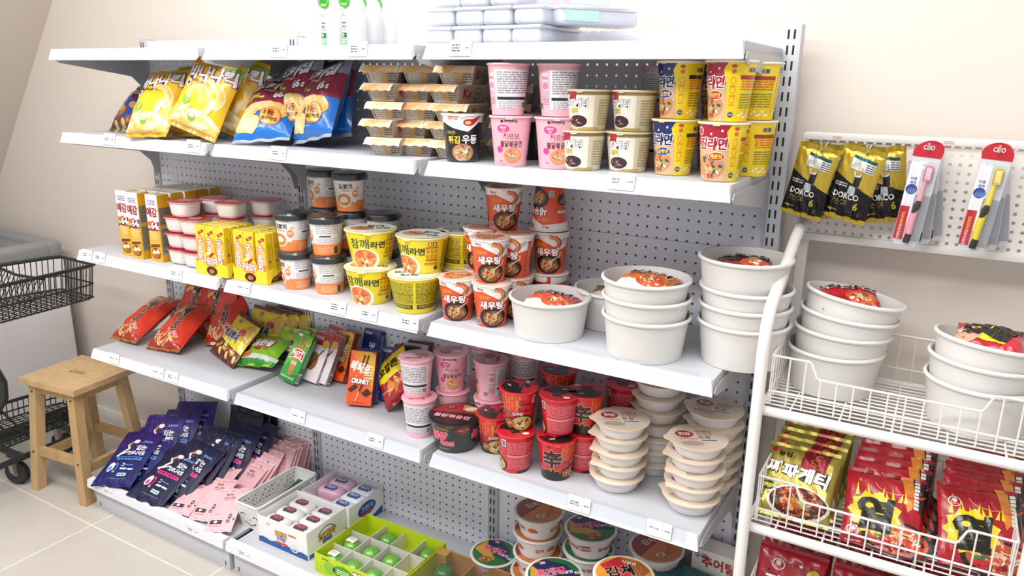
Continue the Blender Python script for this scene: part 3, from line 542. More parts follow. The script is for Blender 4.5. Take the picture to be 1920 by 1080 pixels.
carton('stick_box', .0315, .137, .0225, '#f0d02a', stickbox, '#e6c420', lambda a: (a.dash(-.006, .03, .006, .11, .006, '#b8962a', 1, 3, .45), a.ell(0, .06, .005, .004, '#c8502a', 2, 8)), '#d8c648', lambda a: a.dash(-.01, -.006, .01, .006, .005, '#a8963a', 1, 2, .4))
def pretz(a):
    a.rect(0, .075, .0735, .149, '#2f9a3c'); a.poly([(-.0365, .149), (.0365, .149), (.0365, .1), (-.0365, .04)], '#57b546', 1); a.poly([(-.0365, .0), (.0365, .0), (.0365, .03), (-.0365, .008)], '#1f7d34', 1)
    for i in range(9): a.stroke([(-.006+.0016*i, .02), (-.022+.0056*i, .14-abs(i-4)*.003)], .0026, ('#c98a34', '#a9632a', '#e0ad58')[i % 3], 2)
    a.poly([(-.03, .066), (-.024, .098), (-.008, .103), (.012, .103), (.03, .096), (.033, .068), (.012, .074), (-.01, .073)], '#f1e8de', 4); a.poly([(-.0275, .07), (-.0225, .095), (-.008, .0995), (.012, .0995), (.0275, .0935), (.03, .072), (.012, .0775), (-.01, .0765)], '#c2223a', 5)
    a.text('PRETZ', .001, .0865, .016, '#fbf4ea', 7, w=.046, bold=.06); a.dash(-.01, .052, .014, .064, .004, '#d8f0d8', 4, 3, .6); a.ell(.026, .128, .011, .012, '#d8d23a', 3, 12); a.dash(.02, .122, .032, .135, .004, '#6a7a1c', 4, 2, .5); a.ell(-.02, .143, .009, .005, '#eef4ea', 2, 10); a.dash(-.03, .01, .03, .016, .003, '#d8ecd2', 3, 7, .5)
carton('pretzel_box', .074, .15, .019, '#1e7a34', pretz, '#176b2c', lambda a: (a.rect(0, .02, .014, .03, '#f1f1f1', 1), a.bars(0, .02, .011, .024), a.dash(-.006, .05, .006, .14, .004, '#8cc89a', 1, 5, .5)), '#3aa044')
def crunky(a):
    a.rect(0, .075, .0735, .149, '#ee5a24')
    for i in range(10): a.poly([(.037, .02+.012*i), (.037, .034+.012*i), (-.037+.0068*i, .149), (-.037+.0068*(i-1.2) if i else -.037, .149)], ('#f07a2c', '#f2902f', '#f3a634', '#f4ba3e', '#f2c650')[i//2], 1+i)
    a.text('빼빼로', -.004, .104, .03, '#fdf3ea', 14, w=.056, bold=.05, rot=-.22, sk=.1)
    for i in range(5): a.rect(.022, .108-.008*i, .026, .0028, '#fbe9cf', 13)
    for x in (.004, .015): a.stroke([(x-.004, .107), (x, .134)], .0042, '#4a2414', 14); a.ell(x+.0006, .135, .0035, .0045, '#5c2f1a', 15, 8)
    a.text('CRUNKY', .0, .066, .0125, '#ffffff', 19, w=.05, bold=.1, out='#3a1c14', ow=.1, rot=-.05); a.text('x', -.012, .08, .004, '#ffe9d8', 14)
    a.poly([(-.034, .042), (-.014, .058), (-.006, .05), (-.026, .034)], '#3c1d14', 14); a.poly([(.006, .034), (.022, .048), (.036, .036), (.018, .024)], '#40200f', 14); a.stroke([(.004, .036), (.034, .04)], .001, '#6a3a22', 15); a.stroke([(-.03, .043), (-.012, .052)], .001, '#6a3a22', 15)
    a.stroke([(-.008, .012), (-.001, .038)], .003, '#e9c98a', 14); a.stroke([(-.001, .038), (.006, .058)], .0042, '#4a2414', 14); a.dash(-.03, .005, .02, .009, .0028, '#a8331a', 14, 5, .5)
    for p in ((-.026, .026), (.03, .055), (-.03, .07)): a.ell(*p, .0012, .0012, '#3a1c14', 14, 6)
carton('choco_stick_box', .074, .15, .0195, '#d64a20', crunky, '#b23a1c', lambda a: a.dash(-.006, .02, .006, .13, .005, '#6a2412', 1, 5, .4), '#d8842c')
def plainbox(kind, col, side, word, wc, art2=None):
    def f(a):
        a.rect(0, .075, .0735, .149, col)
        if art2: art2(a)
        a.dash(-.03, .136, .0, .143, .004, wc, 3, 3, .6)
        if word: a.text(word, .008, .07, .022, wc, 3, rot=PI/2, bold=.05)
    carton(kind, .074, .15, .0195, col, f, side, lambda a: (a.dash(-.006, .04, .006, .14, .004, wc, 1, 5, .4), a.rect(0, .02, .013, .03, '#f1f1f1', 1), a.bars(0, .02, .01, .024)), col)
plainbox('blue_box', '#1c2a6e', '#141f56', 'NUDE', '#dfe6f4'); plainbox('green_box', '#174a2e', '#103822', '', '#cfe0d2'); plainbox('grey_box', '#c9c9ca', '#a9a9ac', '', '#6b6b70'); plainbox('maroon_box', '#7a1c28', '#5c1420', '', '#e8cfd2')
plainbox('almond_box', '#ded3d4', '#a78f92', '', '#7a4a50', lambda a: (a.rect(0, .13, .0735, .038, '#b3202f', 1), a.ell(.02, .118, .014, .013, '#d8a93a', 2), a.text('아몬드', -.012, .132, .012, '#f6eeea', 3, bold=.04), a.ell(-.008, .06, .02, .028, '#8a5a34', 1), a.stroke([(-.03, .02), (.02, .1)], .005, '#5a3220', 2)))
def rescale(kinds, *sc):
    for k in kinds:
        for pn, me in K[k]: me.transform(Matrix.Diagonal((*sc, 1)))
rescale(('stick_box',), 1.31, 1.12, 1.1); rescale(('pretzel_box', 'choco_stick_box', 'blue_box', 'green_box', 'grey_box', 'maroon_box', 'almond_box'), 1.08, 1.08, 1.1)
# ================================================================ film bags
def pillow(w, h, t, pinch=.05, wr=.0022, seed=1, seal=.012, p=.62, fl=.0):
    r = random.Random(seed); ph = [r.uniform(0, 6) for _ in range(8)]; fr = [r.uniform(.8, 1.3) for _ in range(8)]
    def S(u, v, o, sgn=1):
        x = max(-1, min(1, 2*u/w)); y = max(0, min(1, (v-seal)/(h-2*seal)))
        e = max(0, (1-abs(x)**2.2))**p * max(0, 4*y*(1-y))**.42; b = t/2*e*(1+.12*math.sin(5*x*fr[0]+ph[0])*math.sin(4*y+ph[1]))
        q = wr*(math.sin(22*fr[1]*x+7*y+ph[2])*(1-e*.7)+.8*math.sin(15*fr[2]*(x*.7+y*1.3)+ph[3]))*min(1, max(0, e)*2.2)
        q += wr*.9*math.sin(30*x*fr[3]+ph[4])*math.exp(-min(y, 1-y)*14)*min(1, e*3)
        uu = u*(1-pinch*math.sin(PI*min(1, max(0, v/h)))**2)
        return (uu, -sgn*(b+q*.6)-o*sgn + fl*math.sin(x*3+ph[5])*(v/h-.5), v)
    return S
def bag(kind, w, h, t, col, art, back=None, sealc=None, m='film', seal=.012, nu=26, nv=30, seed=1, pinch=.05, wr=.0022, p=.62, part='film_body', mx=.0065):
    S = pillow(w, h, t, pinch, wr, seed, seal, p); g = G()
    P = lambda sg: (lambda i, j: S(-w/2+w*i/nu, seal+(h-2*seal)*j/nv, 0, sg))
    g.grid(P(1), nu, nv, col, m); g.grid(P(-1), nu, nv, back or (col if not callable(col) else '#888888'), m, flip=True)
    if art: art(Art(g, lambda u, v, o: S(u, v, o), mx, m, .0008, .00035))
    out = [(part, g.mesh(part, 60))]
    for nm, v0, v1 in (('bottom_seal', 0, seal), ('top_seal', h-seal, h)):
        s = G(); k = 40
        def Q(i, j, sg, v0=v0, v1=v1):
            u = -w/2+w*i/k; v = v0+(v1-v0)*j/3; z = S(u, v, 0, 1); o = .0011*math.sin(4.5*j)*sg*0
            edge = (.0012 if i % 2 else 0)*(1 if (nm == 'top_seal' and j == 3) else -1 if (nm == 'bottom_seal' and j == 0) else 0)
            return (z[0], -sg*.0005+.0022*math.sin(9*u/w*2+seed), z[2]+edge)
        c = sealc or (col if not callable(col) else '#777777')
        s.grid(lambda i, j: Q(i, j, 1), k, 3, c, m); s.grid(lambda i, j: Q(i, j, -1), k, 3, c, m, flip=True); out.append((nm, s.mesh(nm)))
    K[kind] = out
def banana(a):
    a.poly([(-.09, .205), (.09, .2), (.09, .24), (-.09, .24)], '#d9a31a', 0); a.poly([(.03, .215), (.09, .205), (.09, .238), (.05, .238)], '#7da838', 1); a.poly([(-.085, .012), (.085, .012), (.085, .05), (.03, .07), (-.02, .055), (-.085, .075)], '#eec66a', 0)
    a.text('바나나킥', .008, .186, .043, '#f7f3f4', 5, w=.15, bold=.09, out='#4b1a6c', ow=.1, rot=.16); a.dash(-.055, .15, .02, .157, .0045, '#6a4a10', 2, 4, .6)
    a.arc(.03, .12, .04, .042, -.6, 2.2, .02, '#f5e2a2', 1, 12); a.arc(.03, .12, .04, .042, -.5, 2.1, .012, '#f2d47c', 2, 12); a.poly([(-.03, .14), (.01, .165), (.03, .19), (-.005, .175)], '#f4c41c', 1)
    for i, (x, y, q) in enumerate(((-.06, .03, .3), (-.02, .04, -.3), (.03, .028, .2), (.06, .05, -.5), (-.04, .058, .6), (.01, .06, .1), (.05, .09, 1.2))): a.ell(x, y, .034, .012, ('#f2d48a', '#e9c46c', '#f6dfa0')[i % 3], 2, 14, q); a.ell(x+.002, y+.002, .024, .006, '#faebbd', 3, 12, q)
    a.ell(.0, .045, .014, .013, '#7cb03c', 4, 14); a.ell(.0, .05, .01, .006, '#f2f4ea', 5, 12); a.ell(-.035, .09, .014, .018, '#8fb54a', 3, 12); a.ell(-.05, .14, .01, .012, '#f0eee8', 3, 12); a.ell(-.05, .14, .005, .006, '#3a3030', 4, 10)
bag('banana_bag', .175, .245, .075, '#f2bf16', banana, '#e0ac1a', '#c9a021', seed=3)
def chips(a):
    a.poly([(-.1, .125), (.1, .125), (.1, .212), (-.1, .2)], '#8f1d3f', 0); a.poly([(-.1, .2), (.1, .212), (.1, .26), (-.1, .26)], '#8e95a6', 0)
    a.text('포카칩', .0, .216, .044, '#f4f2f4', 5, w=.14, bold=.08, out='#1c2340', ow=.08, rot=.08, sk=.1); a.text('Original', .0, .188, .011, '#f2dfe4', 3); a.text('생비', -.05, .16, .022, '#dfe04a', 4, bold=.07, out='#3c2a10', ow=.08, sk=.1); a.rect(-.018, .155, .018, .009, '#cfd04a', 2); a.text('66', .038, .162, .025, '#ffffff', 5, bold=.07, out='#2c1420', ow=.08); a.text('g', .064, .157, .015, '#ffffff', 5, bold=.05)
    for i, (x, y, A, B, q) in enumerate(((-.05, .1, .04, .03, .5), (0.01, .112, .045, .022, -.1), (.05, .1, .035, .026, -.6), (-.062, .055, .03, .034, .9), (-.03, .05, .032, .03, .3))): a.ell(x, y, A, B, ('#e9be6a', '#f0cf84', '#e2b058')[i % 3], 2, 18, q); a.ell(x-.004, y+.003, A*.8, B*.7, ('#f3d896', '#f4dc9e', '#ecc678')[i % 3], 3, 16, q)
    a.ell(.032, .072, .034, .034, '#d8641e', 4, 24); a.ell(.032, .073, .031, .031, '#eeb04a', 5, 24); a.text('1등', .03, .083, .022, '#8a1c1c', 7, bold=.06); a.text('생감자칩', .032, .06, .0125, '#2a140c', 7, bold=.06); a.dash(-.05, .03, .02, .035, .004, '#bcd8ee', 2, 4, .5)
bag('chips_bag', .195, .265, .085, lambda i, j: '#1a70c8' if j < 15 else '#98a0b2', chips, '#1c4f94', '#9aa1ae', seed=5)
rescale(('banana_bag',), 1.03, 1, .97); rescale(('chips_bag',), .95, 1, .9)
def nuts(a):
    a.poly([(-.08, .15), (.08, .13), (.08, .2), (-.08, .2)], '#5f8f3a', 0); a.poly([(-.08, .13), (.08, .11), (.08, .15), (-.08, .165)], '#7a2430', 1); a.dash(-.06, .13, .06, .155, .012, '#e8d4c8', 2, 5, .7); a.poly([(-.08, .0), (.08, .0), (.08, .03), (-.08, .05)], '#54301c', 1)
    for i in range(8): a.ell(-.05+.015*i, .05+.04*math.sin(i*2.3), .02, .013, ('#c98a4a', '#a8622e', '#e0ae6c')[i % 3], 2+i % 2, 12, i)
bag('nut_bag', .15, .19, .06, '#26489a', nuts, '#54301c', '#3f7a34', seed=8)
def shrimp(a):
    a.poly([(-.085, .2), (.085, .2), (.085, .235), (-.085, .235)], '#b9622e', 0); a.poly([(-.085, .012), (.085, .012), (.085, .03), (-.085, .03)], '#b0281c', 0)
    for i in range(3): a.arc(-.02, .14, .05-.012*i, .05-.01*i, .3, 2.6, .014, ('#e88a4a', '#d9552c', '#f0c070')[i], 1+i)
    a.text('새우깡', .012, .135, .037, '#17110f', 6, bold=.07, out='#f4ece4', ow=.07, vert=True, sk=-.12)
    for i in range(16): x = -.05+.013*(i % 8)+.004*math.sin(i); y = .035+.024*(i//8)+.007*math.sin(i*3); a.arc(x, y, .011, .016, .4+i, 3.0+i, .0075, ('#e5b07c', '#d1915c', '#f0c696')[i % 3], 3+i % 2, 6)
    a.rect(.03, .06, .035, .012, '#d8407a', 4, .1); a.dash(.016, .056, .044, .064, .004, '#f8dce6', 5, 4, .5); a.dash(-.05, .2, .02, .21, .006, '#f0d8c0', 2, 7, .5)
bag('shrimp_bag', .165, .245, .07, '#dc3a22', shrimp, '#a8301c', '#a86432', seed=11)
def crush(a):
    a.poly([(-.09, .0), (.09, .0), (.09, .05), (-.09, .068)], '#5c2417', 0); a.ell(-.03, .148, .011, .009, '#c26a8a', 1); a.poly([(.0, .12), (.05, .16), (.085, .14), (.085, .09), (.03, .09)], '#c9a23c', 1)
    a.text('뿌셔뿌셔', -.02, .09, .036, '#1a2a6a', 5, w=.1, bold=.08, out='#e8f0f8', ow=.07, rot=.05); a.rect(-.03, .116, .06, .009, '#d8652c', 2, .1); a.ell(.03, .118, .016, .013, '#b8303c', 3); a.dash(-.05, .112, -.01, .12, .004, '#ffe9c0', 3, 3, .5)
    for i in range(9): a.rect(-.06+.016*i, .036+.012*math.sin(i*2.2), .026, .012, ('#d9a250', '#c07a38', '#e8bf7a')[i % 3], 2+i % 2, i)
    a.ell(-.01, .055, .012, .008, '#7fa83c', 4, 10)
bag('crush_bag', .165, .175, .03, '#e6cf2a', crush, '#6a2a1a', '#5c2417', seed=13)
def homerun(a):
    a.poly([(-.11, .0), (.11, .0), (.11, .018), (-.04, .04), (-.11, .02)], '#2f8f3a', 0); a.poly([(-.11, .03), (.11, .02), (.11, .036), (-.11, .048)], '#cfd8c8', 1); a.text('홈런볼', .01, .093, .032, '#f4f0f2', 6, w=.085, bold=.08, out='#b0203a', ow=.16, rot=.05); a.rect(.0, .066, .03, .011, '#b0203a', 3); a.ell(.034, .067, .009, .007, '#d8742c', 4, 10)
    a.ell(-.05, .06, .028, .022, '#c98a4c', 3, 18); a.ell(-.05, .063, .022, .014, '#3a1e14', 4, 16); a.ell(-.035, .04, .022, .016, '#b87238', 3, 16); a.poly([(-.08, .06), (-.05, .11), (-.03, .1), (-.055, .07)], '#3f8f2c', 2); a.dash(-.06, .02, .02, .028, .006, '#f2c8d0', 3, 3, .6); a.dash(-.09, .12, -.05, .13, .005, '#f0f4d8', 2, 2, .5)
bag('ball_bag', .2, .16, .05, '#86b92c', homerun, '#5a8f2a', '#b9d02e', seed=17)
def wrap_green(a): a.rect(0, .06, .12, .03, '#b0304a', 2); a.dash(-.05, .05, .05, .07, .012, '#f2e8e8', 3, 3, .7); a.poly([(-.07, .08), (.07, .09), (.07, .13), (-.07, .13)], '#a9c43c', 1)
bag('small_bag', .13, .125, .04, '#3a2a58', wrap_green, '#3a2a58', '#7f9a3c', seed=19)
def corn(a): a.poly([(-.07, .012), (.07, .012), (.07, .075), (.02, .06), (-.07, .1)], '#a81f2c', 0); a.text('꼬깔콘', .0, .125, .03, '#1c1610', 5, w=.09, bold=.07, rot=.05); a.poly([(-.03, .03), (.02, .045), (-.01, .09)], '#d98a34', 2); a.poly([(.0, .02), (.045, .05), (.02, .08)], '#c8702a', 3); a.stroke([(-.07, .06), (.0, .04)], .002, '#f0e4dc', 3)
bag('corn_bag', .135, .19, .05, lambda i, j: '#e9d21e' if j > 12 else '#9e1c2a', corn, '#8a1826', '#8a1826', seed=23)
rescale(('corn_bag',), 1, 1, .88)
# pouches on the base deck
def navy(acc):
    def f(a):
        a.poly([(-.083, .16), (.083, .15), (.083, .228), (-.083, .228)], '#2c0f6a' if acc == '#4d86d8' else '#12103e', 0)
        a.stroke([(-.05, .12), (-.02, .155), (-.032, .17), (-.012, .188)], .008, '#efe4e0', 2); a.ell(-.018, .176, .016, .017, '#4a2a26', 2, 12); a.ell(-.006, .186, .012, .009, '#f2eae6', 3, 10); a.stroke([(-.052, .122), (-.01, .142)], .006, '#e8d8d2', 2)
        for i in range(14): a.ell(.01+.012*math.sin(i*1.7), .165+.018*math.cos(i*2.3), .0016, .0016, '#8f7ac8', 1, 6)
        a.dash(.022, .182, .06, .19, .005, '#6aa0e8', 2, 3, .7); a.text('입는', .034, .158, .021, '#f4f2f6', 4, bold=.06); a.text('오버나이트', .026, .134, .017, '#f4f2f6', 4, w=.07, bold=.06)
        a.rect(.01, .112, .105, .013, acc, 2); a.dash(-.036, .108, .054, .117, .008, '#1c1a4c' if acc == '#4d86d8' else '#7a0f4c', 3, 4, .7)
        a.ell(-.042, .072, .012, .02, '#f0eef2', 3, 14, -.1); a.ell(-.024, .074, .009, .018, acc, 2, 12, .1); a.ell(-.024, .072, .005, .013, '#14163c', 3, 12, .1); a.ell(-.042, .066, .007, .01, acc, 4, 10); a.ell(-.02, .054, .006, .004, '#9ac04a', 4, 8)
        a.text('그', .004, .084, .011, '#ffffff', 3, bold=.04); a.dash(.014, .081, .046, .087, .005, '#5a9ae8', 3, 5, .6); a.dash(.0, .062, .054, .072, .008, '#f4f2f6', 3, 6, .75); a.rect(.02, .045, .036, .012, '#bfe4ea', 3); a.dash(.006, .042, .034, .048, .006, '#2f6a8a', 4, 7, .6); a.dash(-.03, .026, .05, .03, .003, '#8a94c0', 2, 8, .5)
    return f
bag('navy_blue_pouch', .165, .235, .02, '#0f145e', navy('#4d86d8'), '#0d1048', '#1f1266', m='matte', seed=29, p=.4)
bag('navy_pink_pouch', .165, .235, .02, '#0c0e38', navy('#d8348e'), '#0a0c2e', '#0f1140', m='matte', seed=31, p=.4)
bag('navy_plain_pouch', .165, .235, .024, '#0d0f24', lambda a: a.dash(-.02, .15, .03, .156, .005, '#5a7ab8', 2, 3, .6), '#0c0d1e', '#0d0f24', m='matte', seed=33, p=.4)
def pinkp(a):
    a.text('깨끗한', -.006, .138, .008, '#5c4248', 2, w=.026); a.text('Pure Skin', -.002, .126, .0085, '#a07a82', 2, w=.04); a.dash(-.02, .115, .016, .119, .003, '#b08890', 2, 3, .5); a.dash(-.03, .06, -.012, .064, .003, '#c08a94', 2, 4, .5)
    a.rect(-.016, .034, .04, .0135, '#2a2024', 2); a.ell(-.016, .034, .006, .005, '#f2dfe2', 3, 10); a.dash(-.032, .032, -.024, .036, .004, '#8a7a80', 3, 5, .5); a.dash(-.008, .032, .0, .036, .004, '#8a7a80', 3, 6, .5)
    a.ell(.026, .054, .006, .009, '#4a4a4e', 2, 12, -.1); a.rect(.026, .054, .009, .003, '#d8c8cc', 3); a.dash(.018, .028, .03, .042, .004, '#5c4a50', 2, 7, .6); a.dash(-.034, .018, .004, .022, .0035, '#c97a8a', 2, 8, .55); a.rect(.041, .044, .004, .005, '#1c1a1c', 2)
bag('pink_pouch', .092, .165, .012, '#eeb9bf', pinkp, '#e6aab2', '#f0bfc4', m='matte', seed=37, p=.4, seal=.008, wr=.0012)
rescale(('navy_blue_pouch', 'navy_pink_pouch', 'navy_plain_pouch'), 1.1, 1, 1.08); rescale(('pink_pouch',), 1.08, 1, 1.06)
# hanging razor pouches
def razor(a):
    a.poly([(-.05, .0), (.05, .0), (.05, .062), (-.05, .1)], '#14141a', 0); a.rect(0, .003, .1, .008, '#b89a2c', 1)
    a.poly([(-.012, .08), (.022, .075), (.014, .0), (.0, .0)], '#24242c', 1); a.poly([(-.018, .136), (.036, .128), (.036, .108), (-.018, .114)], '#e9ebea', 2); a.poly([(-.018, .142), (.036, .135), (.036, .129), (-.018, .136)], '#1d5f5c', 3); a.text('6', -.004, .1395, .006, '#bfe8e4', 4)
    for i in range(4): a.stroke([(.012, .127-.0044*i), (.035, .1245-.0044*i)], .0016, '#26262a', 3)
    a.rect(-.008, .122, .014, .009, '#c9ced0', 3); a.stroke([(-.004, .109), (-.002, .1), (.01, .1), (.012, .107)], .003, '#e2e4e4', 3); a.poly([(.0, .102), (.014, .1), (.014, .078), (-.002, .08)], '#2c2c34', 2); a.poly([(-.006, .078), (.008, .077), (.01, .06), (-.008, .061)], '#b9c0c4', 3)
    a.dash(-.042, .072, -.012, .082, .005, '#c8c8c0', 2, 4, .6); a.text('DORCO', -.008, .055, .012, '#f2f2f0', 5, w=.06, bold=.05); a.text('PACE', -.018, .041, .009, '#8a7a2a', 4, w=.034, bold=.03); a.text('6', .02, .036, .0155, '#c8b03c', 5, bold=.05); a.dash(-.04, .032, -.01, .035, .003, '#6a6a60', 2, 5, .5); a.text('1', .03, .018, .007, '#8a8a92', 2); a.arc(.03, .018, .006, .006, 0, 2*PI, .0006, '#5a5a62', 2); a.dash(-.042, .016, -.02, .022, .005, '#b8a23c', 2, 7, .6); a.text('6', -.034, .018, .006, '#d8c25a', 3)
bag('razor_pouch', .098, .158, .028, '#c4a83a', razor, '#1a1a1e', '#b89f30', seed=41, seal=.01, m='foil')
# instant noodle packets (soft bricks)
def jja(a):
    a.poly([(.005, .2), (.062, .2), (.05, .12), (-.002, .14)], '#8c1a24', 0)
    for i in range(5): a.arc(.028+.008*(i % 2), .19-.014*i, .007, .006, .5*i, 4+.5*i, .0018, '#d8a24a', 1, 8)
    a.ell(-.062, .178, .008, .007, '#c01f34', 1, 12); a.text('농심', -.038, .17, .015, '#1f1a12', 2, bold=.05); a.text('짜파게티', -.004, .122, .037, '#ffffff', 7, w=.135, bold=.08, out='#14100c', ow=.1, rot=-.12)
    a.ell(.008, .044, .068, .044, '#e9e6e4', 2, 28); a.food(.008, .046, .062, .039, '#5a2417', '#c9703c', ['#d8552c', '#3f2a1c', '#e88a4a', '#6a8a3a', '#8a2a1c', '#2c1410'], 3, 91, None, 46); a.ell(-.062, .075, .016, .012, '#2a2a1c', 3, 12); a.text('올리브유', -.06, .075, .012, '#d8d23c', 5, w=.03, bold=.06)
bag('black_bean_packet', .155, .2, .036, '#a89a44', jja, '#8a7a34', '#b5a64c', m='foil', seed=43, p=.3, seal=.009, pinch=.02)
def yeol(word, logo):
    def f(a):
        a.poly([(.03, .2), (.052, .2), (.06, .12), (.045, .1)], '#d8862c', 0); a.poly([(.052, .2), (.078, .2), (.078, .09), (.06, .12)], '#2a1a1a', 0); a.dash(.056, .11, .066, .19, .01, '#efe8e0', 2, 3, .8)
        a.food(.03, .03, .06, .036, '#c8502c', '#efc9a0', ['#b02a2a', '#f2e4da', '#3f7a34', '#d84a3a', '#f0dccb', '#8a1c1c'], 1, 95, '#1c1416', 30); a.ell(.0, .014, .016, .01, '#c8242c', 5, 12); [a.poly([(.0, .03), (.006*math.cos(q)*3, .03+.016*math.sin(q)), (.004, .026)], '#2f6a34', 6) for q in (0, 1, 2, 3, 4, 5)]
        c, s = (-.022, .075); k = 22
        a.poly([((.052 if i % 2 else .043)*math.cos(2*PI*i/k)*1.05-.018, (.058 if i % 2 else .047)*math.sin(2*PI*i/k)+.082) for i in range(k)], '#f0d21e', 4)
        for i in range(9): x = -.055+.012*i; a.poly([(x-.004, .12), (x+.004, .12), (x+.006*math.sin(i*2), .15+.008*math.cos(i*3))], '#f0d21e', 4)
        a.text(word, -.018, .08, .078, '#16120e', 7, bold=.1, sk=.1)
        a.arc(*logo, .012, .012, 0, 2*PI, .0022, '#eadada', 3); a.ell(logo[0], logo[1]+.003, .005, .006, '#eadada', 3, 12); a.text('오뚜기', logo[0], logo[1]-.006, .005, '#eadada', 4)
        a.arc(.05, .16, .03, .02, 3, 6, .004, '#d8404a', 2); a.arc(.02, .165, .04, .024, 3.2, 5.6, .003, '#e0707a', 2); a.text('B', -.05, .165, .007, '#d8b43c', 2)
    return f
bag('hot_packet', .155, .2, .036, '#ad1527', yeol('열', (-.056, .03)), '#8c101f', '#9c1424', seed=47, p=.3, seal=.009, pinch=.02, m='film')
bag('hot_packet_logo', .155, .2, .036, '#ad1527', yeol('열', (-.048, .15)), '#8c101f', '#9c1424', seed=48, p=.3, seal=.009, pinch=.02, m='film')
def jinp(a):
    a.arc(-.03, .15, .014, .014, 0, 2*PI, .0024, '#e8d4d4', 3); a.ell(-.03, .154, .006, .007, '#e8d4d4', 3, 12); a.text('진라면', .0, .1, .04, '#f4ecec', 6, w=.11, bold=.07, out='#5a0c18', ow=.08, sk=.1); a.star(.02, .16, .006, '#f0dede', 3); a.star(-.05, .13, .004, '#1c1416', 3); a.ell(.05, .14, .016, .02, '#d8c23a', 2, 14)
    a.food(.0, .045, .055, .034, '#c06a34', '#efc98a', ['#b02a2a', '#f2e4da', '#3f7a34'], 2, 97, '#2a1414', 20)
bag('red_packet', .155, .2, .036, '#a31426', jinp, '#8c101f', '#8c1020', seed=51, p=.3, seal=.009, pinch=.02, m='film')
rescale(('black_bean_packet', 'hot_packet', 'hot_packet_logo', 'red_packet'), .98, .9, .84)
rescale(('razor_pouch',), .9, 1, 1)
# noodle portion packets lying in the tubs
def packet(kind, col, c2, word, wc, oc, seed):
    def f(a):
        a.poly([(-.06, .012), (.06, .012), (.06, .05), (-.06, .035)], c2, 0); a.text(word, .0, .085, .028, wc, 6, w=.1, bold=.08, out=oc, ow=.1); a.food(.02, .04, .034, .022, '#c8502c', '#efcf9a', ['#b02a2a', '#f2e4da', '#3f7a34'], 2, seed, None, 16); a.rect(-.02, .115, .06, .01, c2, 1); a.dash(-.045, .12, .03, .128, .005, '#f4ece4', 2, seed, .6); a.ell(.04, .12, .012, .008, '#f0e8e0', 2, 12)
    bag(kind, .115, .128, .045, col, f, col, col, seed=seed, p=.3, seal=.014, pinch=.03)
packet('orange_packet', '#e6782a', '#ece6da', '불고기', '#1c1410', '#f8f0e6', 61); packet('red_white_packet', '#d8574a', '#ead9c4', '신라면', '#1a1412', '#f6ece0', 62); packet('brown_packet', '#8a5a3a', '#d9cbb0', '짜장', '#efe4d0', '#2a1812', 63); packet('dark_packet', '#3a2420', '#9a3a2c', '짜파게티', '#2a1a18', '#c8b4a0', 64)
packet('red_packet_small', '#c01a2c', '#a01424', '진라면', '#1a1010', '#f0e2e0', 65)
def hot_small(a): a.poly([(-.055, .03), (.03, .03), (.05, .11), (-.03, .12)], '#f0d81e', 2); a.text('열', .0, .075, .08, '#14100c', 5, w=.08, bold=.1, rot=1.2); a.food(-.035, .05, .024, .03, '#d8a48a', '#f0e0d4', ['#c8242c', '#3f7a34', '#f4e6e0'], 3, 71, None, 10); a.poly([(.02, .012), (.06, .012), (.06, .06), (.03, .05)], '#c81f34', 1); a.dash(.03, .1, .055, .13, .006, '#f2dcdc', 2, 6, .6)
bag('hot_packet_small', .115, .128, .045, '#b81828', hot_small, '#a81424', '#a81424', seed=72, p=.3, seal=.014, pinch=.03)
# ================================================================ trays, bottles, boxes and the rest
def meal(kind='meal_tray'):
    g = G(); b = [(-.034, -.05, 0), (.034, -.05, 0), (.034, .05, 0), (-.034, .05, 0)]; t = [(-.046, -.062, .033), (.046, -.062, .033), (.046, .062, .033), (-.046, .062, .033)]
    g.hexa(b+t, '#b3a698', 'gloss')
    S = lambda u, v, o: (u*(1+.33*v/.033), -.05-.012*v/.033-o, v); a = Art(g, S, .03, 'gloss')
    a.dash(-.033, .002, -.004, .031, .0042, '#d9d2c8', 1, 3, .5); a.rect(.004, .016, .011, .031, '#c79a58', 1, .2); a.dash(.012, .003, .033, .03, .0045, '#5a5148', 1, 5, .5); a.rect(-.03, .016, .003, .03, '#8c7f72', 1)
    S2 = lambda u, v, o: (.034+.012*v/.033+o, u*(1+.24*v/.033), v); c = Art(g, S2, .03, 'gloss'); c.text('K', -.026, .018, .016, '#a8242c', 3, bold=.06); c.text('g', -.013, .016, .01, '#7a2a2c', 3); c.arc(.012, .018, .011, .011, 0, 2*PI, .0016, '#5a5048', 2); c.dash(.006, .015, .018, .021, .003, '#5a5048', 2, 4, .5)
    s = G(); s.box((-.047, -.063, .033), (.047, .063, .0352), '#cfc4b4', 'gloss', .0006, 1); d = Art(s, top(.0352), .05, 'gloss'); d.dash(-.04, .0, .04, .05, .009, '#6a6058', 1, 5, .4); d.rect(0, -.03, .08, .03, '#d98f48', 1)
    f = G(); P = lambda i, j: (-.047+.094*i/14, -.0625-.017*j/4, .0352-.0135*(j/4)**1.5+.0011*math.sin(i*1.7)*j/4)
    f.grid(P, 14, 4, lambda i, j: ('#f2e0c6' if i in (0, 13) or j == 0 else '#eab57c' if 3 < i+j < 9 else '#f0cb9c'), 'film'); f.grid(lambda i, j: (P(i, j)[0], P(i, j)[1]+.0004, P(i, j)[2]-.0008), 14, 4, '#d9c4a4', 'film', flip=True)
    K[kind] = [('tray', g.mesh('tray')), ('sleeve', s.mesh('sleeve')), ('front_flap', f.mesh('front_flap'))]
meal(); rescale(('meal_tray',), 1.1, 1.08, 1.26)
